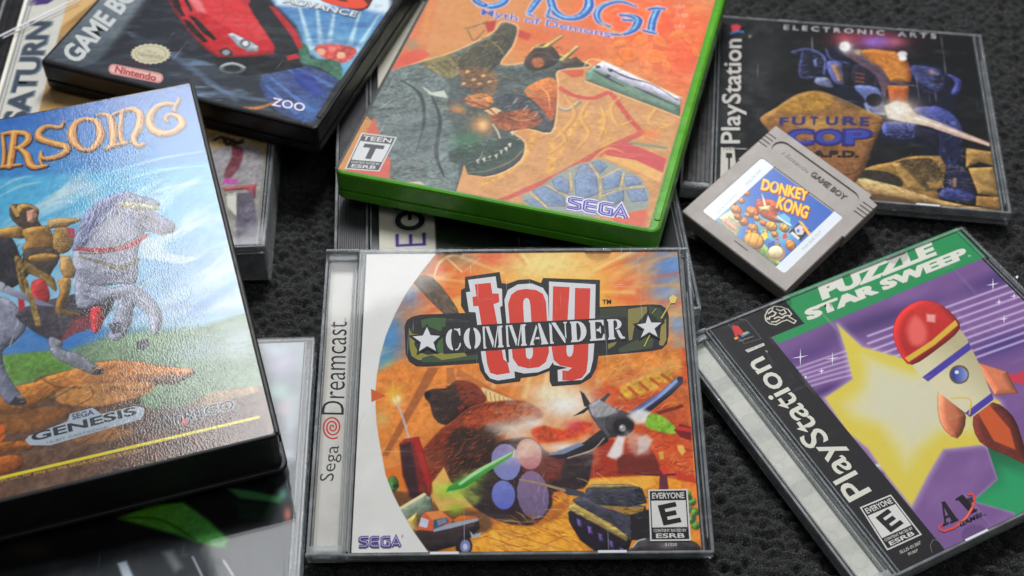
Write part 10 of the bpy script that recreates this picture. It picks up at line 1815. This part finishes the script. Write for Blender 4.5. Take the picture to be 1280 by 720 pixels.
 S([(-58,39),(-58.5,40.3),(-59.7,41),(-61,40.7),(-61.9,39.7),(-61.9,38.3),(-61,37.3),(-59.6,37),(-58.4,37.7),(-58,39)],.25,'a4a59c',s=.3,a=.5)
 S([(-64.4,30),(-64.8,31),(-65.7,31.6),(-66.8,31.4),(-67.5,30.5),(-67.5,29.4),(-66.8,28.6),(-65.7,28.4),(-64.8,29),(-64.4,30)],.25,'a4a59c',s=.3,a=.5)
 S([(-60.8,52),(-61.6,54.1),(-63.5,55.2),(-65.6,54.8),(-67,53.1),(-67,50.9),(-65.6,49.2),(-63.4,48.9),(-61.5,50),(-60.8,52.1)],.25,'a4a59c',s=.3,a=.5)
 S([(-58,56),(-58.5,57.3),(-59.7,58),(-61,57.7),(-61.9,56.7),(-61.9,55.3),(-61,54.3),(-59.6,54),(-58.4,54.7),(-58,56)],.25,'a4a59c',s=.3,a=.5)
 S([(-64.4,47),(-64.8,48),(-65.7,48.6),(-66.8,48.4),(-67.5,47.5),(-67.5,46.4),(-66.8,45.6),(-65.7,45.4),(-64.8,46),(-64.4,47)],.25,'a4a59c',s=.3,a=.5)
def art_rearbox(A):
 P,S,G,N,VP,VS,T=A.P,A.S,A.G,A.N,A.VP,A.VS,A.T
 P([(-60,-108),(70,-108),(70,108),(-60,108)],'b89056')
 N('d8b478',0.5,14,3,1,0,None)
 N('7a5a34',0.35,8,5,2,30,None)
 P([(-40.3,62.6),(-24.7,74.8),(-16.9,74.4),(-43.3,34.6)],'d8b078',s=2)
 P([(20,-108),(70,-108),(70,-55),(40,-50),(10,-60)],'8c8880',s=3,m=0.4)
 P([(36.8,-46.8),(63,-43.2),(64.8,-70.8),(38.9,-69.4)],'8a8688',s=2,m=0.4)
 P([(40.2,-35.2),(63.7,-36.5),(63.8,-46.6),(51.9,-42.6),(42.2,-45.4)],'a48a5c',s=2,m=0.4)
 P([(51,-45),(54.9,-46.1),(56.1,-51.1),(54.8,-59.1),(51.4,-65.4),(48.7,-64.4),(49.3,-58.8),(51,-52.5)],'6a2c3a',s=1,m=0.6)
 S([(42.9,-40.4),(46.1,-38.9),(48.7,-44.1),(50.7,-40.9)],1.6,'2a2420',s=0.8,m=0.5)
 S([(48.4,-39.9),(52.5,-42.6),(55.1,-41.1)],1.6,'2a2420',s=0.8,m=0.5)
 S([(50.9,-44.2),(55.2,-42.8)],1.6,'2a2420',s=0.8,m=0.5)
 P([(48.7,-71.5),(63.1,-69.5),(62.9,-78.8),(59,-72.7),(49.9,-73.4)],'984048',s=0.7,m=0.3)
 P([(54.3,-74.9),(61.8,-74.6),(66.9,-104.9),(57.2,-106.5)],'5e5866',s=1,m=0.6)
 N('4a464e',0.4,5,7,2,60,[(54.3,-74.9),(63.9,-74.7),(66.9,-104.9),(57.2,-106.5)])
 P([(50.6,-74.7),(54.8,-74.2),(55.9,-88.8),(51.7,-82.5)],'ccc8bc',s=0.4)
 VS([(48.55,-69.62),(49.63,-65.57),(50.37,-68.14),(51.5,-68.83),(50.65,-66.26),(52.65,-67),(52.58,-68.89),(54.37,-68.36),(53.25,-66.4),(55.23,-66.82)],1.0,'c040a0',0)
 T('MATURE 17',[(50.18,-76.56),(55.02,-75.58),(50.03,-74.69)],'2a2826',0)
 P([(-60,-108),(-37,-108),(-37,108),(-60,108)],'d2cfc4',s=0.2)
 N('b4b0a4',0.2,8,9,1,0,None)
 T('SATURN',[(-40.6,-25.64),(-41.17,48.6),(-52.05,-25.02)],'7c8894',0.06)
 T('SATURN',[(-41.27,-25.41),(-41.96,48.42),(-51.58,-24.85)],'434c58',0.035)
 VP([(-55.65,65.43),(-49.95,68.64),(-42.75,67.09),(-46.22,62.84),(-52.3,62)],'4a3474')
 VP([(-56.64,63.16),(-51.46,65.21),(-53.55,61.26)],'8c86a0')
def art_lowercase(A):
 P,S,G,N,VP,VS,T=A.P,A.S,A.G,A.N,A.VP,A.VS,A.T
 P([(-72,-64),(70,-64),(70,64),(-72,64)],'2c3034')
 P([(44.6,70.1),(70.4,69),(67.2,4.9),(60.9,3),(59.2,28.3)],'a4abb0',s=8)  # window glare on the lid, painted into the cover as a pale strip
 N('5c5c64',0.3,14,3,1,0,None)
 P([(-106,13.2),(-6.4,15.7),(40.1,11.5),(61.6,-7.1),(59.2,-24),(43.7,-27.4),(17.5,-27.3),(.8,-31.6),(-32.3,-38.2),(-88.5,-49.2)],'0d0e0f',s=4)  # black print merged with the clamshell's cast shadow, painted in
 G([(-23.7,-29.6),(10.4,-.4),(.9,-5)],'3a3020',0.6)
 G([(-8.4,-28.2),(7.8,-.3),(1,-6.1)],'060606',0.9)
 P([(4.9,-18),(15.7,-12.7),(27.1,-12.1),(36.8,-19.9),(45.1,-28.5),(44.1,-32),(39.7,-31.3),(26,-25.6),(13.2,-21)],'4c8a1c',s=2,g=[(9.3,-17.7),(42.2,-30.4)],c2='4aa04a',m=0.3)
 S([(5.8,-18),(20,-19.2),(33.3,-28)],0.8,'2c5a14',s=1)
 P([(41.7,-6.3),(50.9,-8.3),(62.7,-11.5),(62,-14.1),(47.6,-11.4)],'3c7a44',s=2)
 P([(45.9,-12.9),(61.2,-14.6),(58.9,-20.8),(48.3,-20.4)],'142a1c',s=2)
 G([(65,-19),(1.8,-.1),(.3,-4.2)],'e08070',0.8)
 G([(62.7,-10.4),(2.7,-.1),(.2,-3.2)],'6ac0a0',0.6)
 P([(7.5,-36.4),(10.4,-35.6),(16.8,-48.1),(13.7,-49.8)],'b8c4d0',s=1.2)
 P([(22.5,-32.6),(25.9,-31.9),(30.1,-38.9),(27.8,-40.8)],'6c7070',s=3)
 S([(33.2,-35),(37.4,-43.1)],0.4,'d8d8e0',s=0.5)
 S([(44.1,-37),(48.2,-43.6)],0.5,'dcdce4',s=0.5)
 G([(58.7,50.3),(5.8,-.2),(.5,-7.5)],'d0c0dc',0.6)  # pastel tints of the painted glare
 G([(57.7,36.8),(5.7,-.2),(.4,-6)],'b0d8c8',0.6)
 G([(60.2,28.3),(3.8,-.2),(.3,-4.7)],'e0b8c0',0.5)
 G([(55.3,58),(5.9,-.2),(.3,-3.8)],'c8d8e0',0.5)
 P([(48.4,66),(65.7,64),(64.5,62),(48.7,63.4)],'c8ccd0',s=0.6)
def art_longbox(A):
 P,S,G,N,VP,VS,T=A.P,A.S,A.G,A.N,A.VP,A.VS,A.T
 P([(-56,-108),(72,-108),(72,108),(-56,108)],'0e0e11')
 P([(-54,-108),(-30.5,-108),(-30.5,108),(-54,108)],'c9c4b4')
 P([(0,-75),(30,-90),(60,-80),(60,-60),(20,-55)],'15181e',s=8)
 P([(5,-66),(12,-68),(15,-64),(8,-62)],'1e4a54',s=2,a=0.8)
 VS([(-46.6,-64.7),(-34.8,-64.7)],2.4,'b4a8c8',0)
 VS([(-46.2,-65.4),(-46.2,-58)],2.4,'b4a8c8',0)
 VS([(-40.7,-65.4),(-40.7,-58.6)],2.4,'b4a8c8',0)
 VS([(-35.2,-65.4),(-35.2,-58)],2.4,'b4a8c8',0)
 VS([(-46.6,-64.7),(-34.8,-64.7)],1.3,'3e2c66',0)
 VS([(-46.2,-65.4),(-46.2,-58)],1.3,'3e2c66',0)
 VS([(-40.7,-65.4),(-40.7,-58.6)],1.3,'3e2c66',0)
 VS([(-35.2,-65.4),(-35.2,-58)],1.3,'3e2c66',0)
 VS([(-46.6,-75.3),(-34.8,-75.3)],1.3,'3e2c66',0)
 VS([(-46.2,-76),(-46.2,-68.6)],1.3,'3e2c66',0)
 VS([(-40.7,-76),(-40.7,-69.2)],1.3,'3e2c66',0)
 VS([(-35.2,-76),(-35.2,-68.6)],1.3,'3e2c66',0)
 VS([(-41.32,-45.78),(-42.35,-45.98),(-43.3,-46.39),(-44.15,-46.97),(-44.85,-47.71),(-45.37,-48.57),(-45.69,-49.51),(-45.8,-50.5),(-45.69,-51.49),(-45.37,-52.43),(-44.85,-53.29),(-44.15,-54.03),(-43.3,-54.61),(-42.35,-55.02),(-41.32,-55.22),(-40.28,-55.22),(-39.25,-55.02),(-38.3,-54.61),(-37.45,-54.03),(-36.75,-53.29),(-36.23,-52.43),(-35.91,-51.49),(-35.8,-50.5),(-35.91,-49.51),(-36.23,-48.57),(-36.75,-47.71),(-37.45,-46.97),(-38.3,-46.39),(-39.25,-45.98),(-40.28,-45.78)],2.6,'24202c',0)
 VS([(-41.52,-43.98),(-42.93,-44.27),(-44.25,-44.82),(-45.42,-45.63),(-46.38,-46.65),(-47.1,-47.83),(-47.55,-49.14),(-47.7,-50.5),(-47.55,-51.86),(-47.1,-53.17),(-46.38,-54.35),(-45.42,-55.37),(-44.25,-56.18),(-42.93,-56.73),(-41.52,-57.02),(-40.08,-57.02),(-38.67,-56.73),(-37.35,-56.18),(-36.18,-55.37),(-35.22,-54.35),(-34.5,-53.17),(-34.05,-51.86),(-33.9,-50.5),(-34.05,-49.14),(-34.5,-47.83),(-35.22,-46.65),(-36.18,-45.63),(-37.35,-44.82),(-38.67,-44.27),(-40.08,-43.98)],0.4,'8a84a0',0)
 VS([(-40.8,-50.5),(-40.8,-46),(-39,-46)],1.6,'24202c',0)
 VS([(-46.6,-43.3),(-34.8,-43.3)],1.5,'3e2c66',0)
 VS([(-46.2,-44),(-46.2,-36.6)],1.5,'3e2c66',0)
 VS([(-40.7,-44),(-40.7,-37.2)],1.5,'3e2c66',0)
 VS([(-35.2,-44),(-35.2,-36.6)],1.5,'3e2c66',0)
# ------------------------------------------------------------------ the scene: every case where it lies
DISC = 'clear jewel cases lying on the black fabric'
# front middle: clear case with the orange toy-battle cover
root = thing('jewel_case', 'clear square jewel case with orange battle cover and big red title, at the front', 'game case', pose(0.9999, -0.0137, -0.00352, 0.01268, 0.97845, -0.20608, 0.00626, 0.20601, 0.97853, -1.08, 321.02, 14.28), DISC)
jewel(root, 142, 125, 10.2)
sheet_part('cover_sheet', art_toy, (-55, -61, 66.6, 61, 4.2), root, 8.3, M['paper'])
sheet_part('spine_card', art_toycard, (-69.5, -59, -54.5, 60, 2.5), root, 4.2, M['card'])
# right: clear case with the purple star cover
root = thing('jewel_case', 'clear square jewel case with purple cover, big pale yellow star and green title band', 'game case', pose(0.89234, -0.45137, 0.0, 0.45137, 0.89234, 0.0, 0.0, 0.0, 1.0, 156.17, 332.9, 0.0), DISC)
jewel(root, 142, 125, 10.2)
sheet_part('cover_sheet', art_puzzle, (-55, -61, 66.6, 62, 3.2), root, 8.3, M['paper'])
sheet_part('spine_card', art_puzzlespine, (-70, -60, -56.3, 59, 2.2), root, 5.2, M['card'])
# upper right: clear case with the walking machine
root = thing('jewel_case', 'clear square jewel case with black cover showing a blue walking machine and gold badge', 'game case', pose(0.99341, 0.11465, 0.0, -0.11465, 0.99341, 0.0, 0.0, 0.0, 1.0, 150.97, 498.95, 0.0), DISC)
jewel(root, 142, 125, 10.2, strip='tray')
sheet_part('cover_sheet', art_mech, (-55, -61, 66.6, 61, 2.6), root, 8.3, M['paper'])
# lower left: clear case mostly under the fantasy case
root = thing('jewel_case', 'clear square jewel case with dark cover and green leaf shapes, under the blue clamshell', 'game case', pose(0.99881, -0.04885, 0.0, 0.04885, 0.99881, 0.0, 0.0, 0.0, 1.0, -145.26, 291.11, 0.0), DISC)
jewel(root, 142, 125, 10.2, strip='tray', tabs=False)
sheet_part('cover_sheet', art_lowercase, (-69, -61, 66.6, 61, 2.0), root, 8.3, M['paper'])
# long clear boxes underneath
LONG = 'long clear disc boxes at the bottom of the pile'
root = thing('long_disc_box', 'long clear disc box with ridged dark hinge strip, lying under the green case', 'game case', pose(0.99731, -0.07324, 0.0, 0.07324, 0.99731, 0.0, 0.0, 0.0, 1.0, -5.48, 464.54, 0.0), LONG)
jewel(root, 144, 215, 22.4, tray='tray', strip='ridge', tabs=False)
sheet_part('cover_sheet', art_longbox, (-53.5, -105, 69, 105, 1.6), root, 20.5, M['paper'])
root = thing('long_disc_box', 'long clear disc box with tan cover and white lettered strip, under the racing case', 'game case', pose(0.99813, -0.06105, 0.0, 0.06105, 0.99813, 0.0, 0.0, 0.0, 1.0, -175.63, 497.59, 0.0), LONG)
lid = jewel(root, 138, 215, 23, tray='tray', strip='tray', tabs=False)
sheet_part('cover_sheet', art_rearbox, (-58, -105, 66, 105, 1.8), root, 21.1, M['paper'])
m = MB()
for a, b, wd in (((-66, 34), (-30, 66), .9), ((-62, 34.5), (-30, 62.5), .5)):
    dx, dy = b[0] - a[0], b[1] - a[1]; l = math.hypot(dx, dy); nx, ny = -dy / l * wd / 2, dx / l * wd / 2
    m.prism([(a[0] + nx, a[1] + ny), (a[0] - nx, a[1] - ny), (b[0] - nx, b[1] - ny), (b[0] + nx, b[1] + ny)], 22.9, 23.15, .1)
m.build('lid_diagonal_strips', M['whitish'], lid)  # two thin whitish raised strips running diagonally across the lid

# left: black vinyl clamshell with the blue fantasy cover under a pebbled sleeve
root = thing('clamshell_case', 'thick black clamshell case with pebbled blue cover of a gold knight on white horse', 'game case', pose(0.9533, -0.30075, 0.02754, 0.30201, 0.94933, -0.08692, 0.0, 0.09117, 0.99584, -169.95, 357.33, 20.31))
m = MB(); m.rbox(-65.6, -90.6, 0, 65.8, 90.6, 2.4, 4, .7, 0, 6); m.rbox(-64, -89, 2.3, 64.2, 89, 12.4, 3, .2, 0, 6); m.build('base', M['black'], root)
m = MB(); m.rbox(-64.4, -89.4, 12.8, 64.4, 89.4, 23.6, 3, .5, 0, 6); m.rbox(-65, -90, 22.2, 65, 90, 24.7, 2.5, .6, 0, 6)
m.rbox(63.5, -89, 24.6, 64.7, 89, 25.25, .4, .25); lid = m.build('lid', M['black'], root)
for y in (-84, 60):
    m = MB(); m.rbox(64.3, y, 10.2, 65.3, y + 24, 15.4, .3, .3); m.build('latch', M['black'], lid)
sheet_part('cover_sheet', art_warsong, (-62.5, -88.5, 63, 89, 3.0), root, 24.75, M['card'])
sleeve_part(root, (-64, -89, 63.2, 89.4), 24.9, M['sleeve_pebble'], 1.2)

# top left: black case with the racing cover
root = thing('keep_case', 'black plastic case with red sports car cover and grey band, tilted at the top left', 'game case', pose(0.94466, 0.32804, 0.0, -0.32804, 0.94466, 0.0, 0.0, 0.0, 1.0, -115.97, 560.3, 23.5))
softcase(root, 135, 190, 14.5, M['black_smooth'], None, 2.5)
sheet_part('cover_sheet', art_racer, (-65.5, -92.5, 65.5, 0, 2.4), root, 14.0, M['card'])
sleeve_part(root, (-66.6, -93.8, 66.0, 93), 14.12, M['sleeve_thin'])

# top middle: green case
root = thing('keep_case', 'bright green translucent plastic case with orange and tan warrior cover, at the top middle', 'game case', pose(0.96675, 0.25561, 0.00767, -0.25573, 0.96631, 0.029, 0.0, -0.03, 0.99955, 16.19, 493.48, 23.51))
softcase(root, 135, 190, 14.5, M['green'], None, 4.2)
sheet_part('cover_sheet', art_otogi, (-66, -93, 63.2, 90, 2.8), root, 14.0, M['card'])
sleeve_part(root, (-67.0, -93.9, 63.8, 92), 14.12, M['sleeve_haze'])
m = MB(); m.rbox(-67.45, -93, 13.93, -66.1, 92, 13.99, .2, .02); m.build('spine_paper', M['black'], root)

# grey cartridge leaning on the edge of the machine case
root = thing('game_cartridge', 'small warm grey game cartridge with colourful square label, leaning on a case edge', 'cartridge', pose(0.71647, 0.69753, 0.011, -0.68353, 0.70507, -0.18885, -0.13948, 0.12779, 0.98194, 113.61, 426.97, 7.94))
def rr(x0, y0, x1, y1, r, n=6):
    out = []
    for cx, cy, a0 in ((x1 - r, y1 - r, 0), (x0 + r, y1 - r, 90), (x0 + r, y0 + r, 180), (x1 - r, y0 + r, 270)):
        out += [(cx + r * math.cos(math.radians(a0 + 90 * i / n)), cy + r * math.sin(math.radians(a0 + 90 * i / n))) for i in range(n + 1)]
    return out
m = MB(); T0 = 7.8
m.prism([(-28.2, -31.6), (28.0, -31.6), (28.0, 6.6), (28.9, 6.8), (28.9, 30.0), (24.2, 30.6), (24.0, 32.6), (-28.9, 32.6), (-28.9, 6.8), (-28.2, 6.6)], 0, T0, .5)
body = m.build('shell', M['grey'], root)
c = MB(); c.prism(rr(-23, 19.4, 22, 28.6, 4.5, 8), T0 - .75, T0 + 1); c.prism(rr(-22.2, -25.2, 22.2, 14.6, 1.4), T0 - .32, T0 + 1)
for sx in (-1, 1):
    for i in range(4):
        y = 20.2 + i * 2.1; x0, x1 = (-30, -24) if sx < 0 else (23.2, 30); c.prism([(x0, y), (x1, y), (x1, y + .55), (x0, y + .55)], T0 - .9, T0 + 1)
c.prism([(-3.2, -27), (.7, -30.6), (4.6, -27)], T0 - .35, T0 + 1)
cut = c.build('cutter', M['grey'], root); bpy.context.view_layer.update()
bo = body.modifiers.new('recess', 'BOOLEAN'); bo.object = cut; bo.operation = 'DIFFERENCE'; bo.solver = 'EXACT'
dg = bpy.context.evaluated_depsgraph_get(); me = bpy.data.meshes.new_from_object(body.evaluated_get(dg)); body.modifiers.clear(); body.data = me
bpy.data.objects.remove(cut)
sheet_part('label_sticker', art_cartlabel, (-21.3, -24.6, 21.3, 13.8, 6), root, T0 - .28, M['label'], step=.0015)
a = Art(-1, -1, 1, 1, 2); a.T('Nintendo', [(-17.6, 22.6), (-3.2, 22.4), (-17.6, 24.9)], 'ffffff', .015); a.T('GAME BOY', [(-1.8, 22.2), (16.8, 21.9), (-1.8, 25.3)], 'ffffff', .03)
vs, fs = [], []
for v, f, _ in a.vec:
    k = len(vs); n = len(v); vs += [(x, y, T0 - .70) for x, y in v] + [(x, y, T0 - .52) for x, y in v]; ed = {}
    for q in f:
        fs.append(tuple(i + k + n for i in q))
        for i in range(len(q)):
            e = (q[i], q[(i + 1) % len(q)]); ed[e] = 1
    for (i, j) in ed:
        if (j, i) not in ed: fs.append((i + k, j + k, j + k + n, i + k + n))
finish('embossed_lettering', vs, fs, M['grey'], body)
bpy.context.view_layer.update()
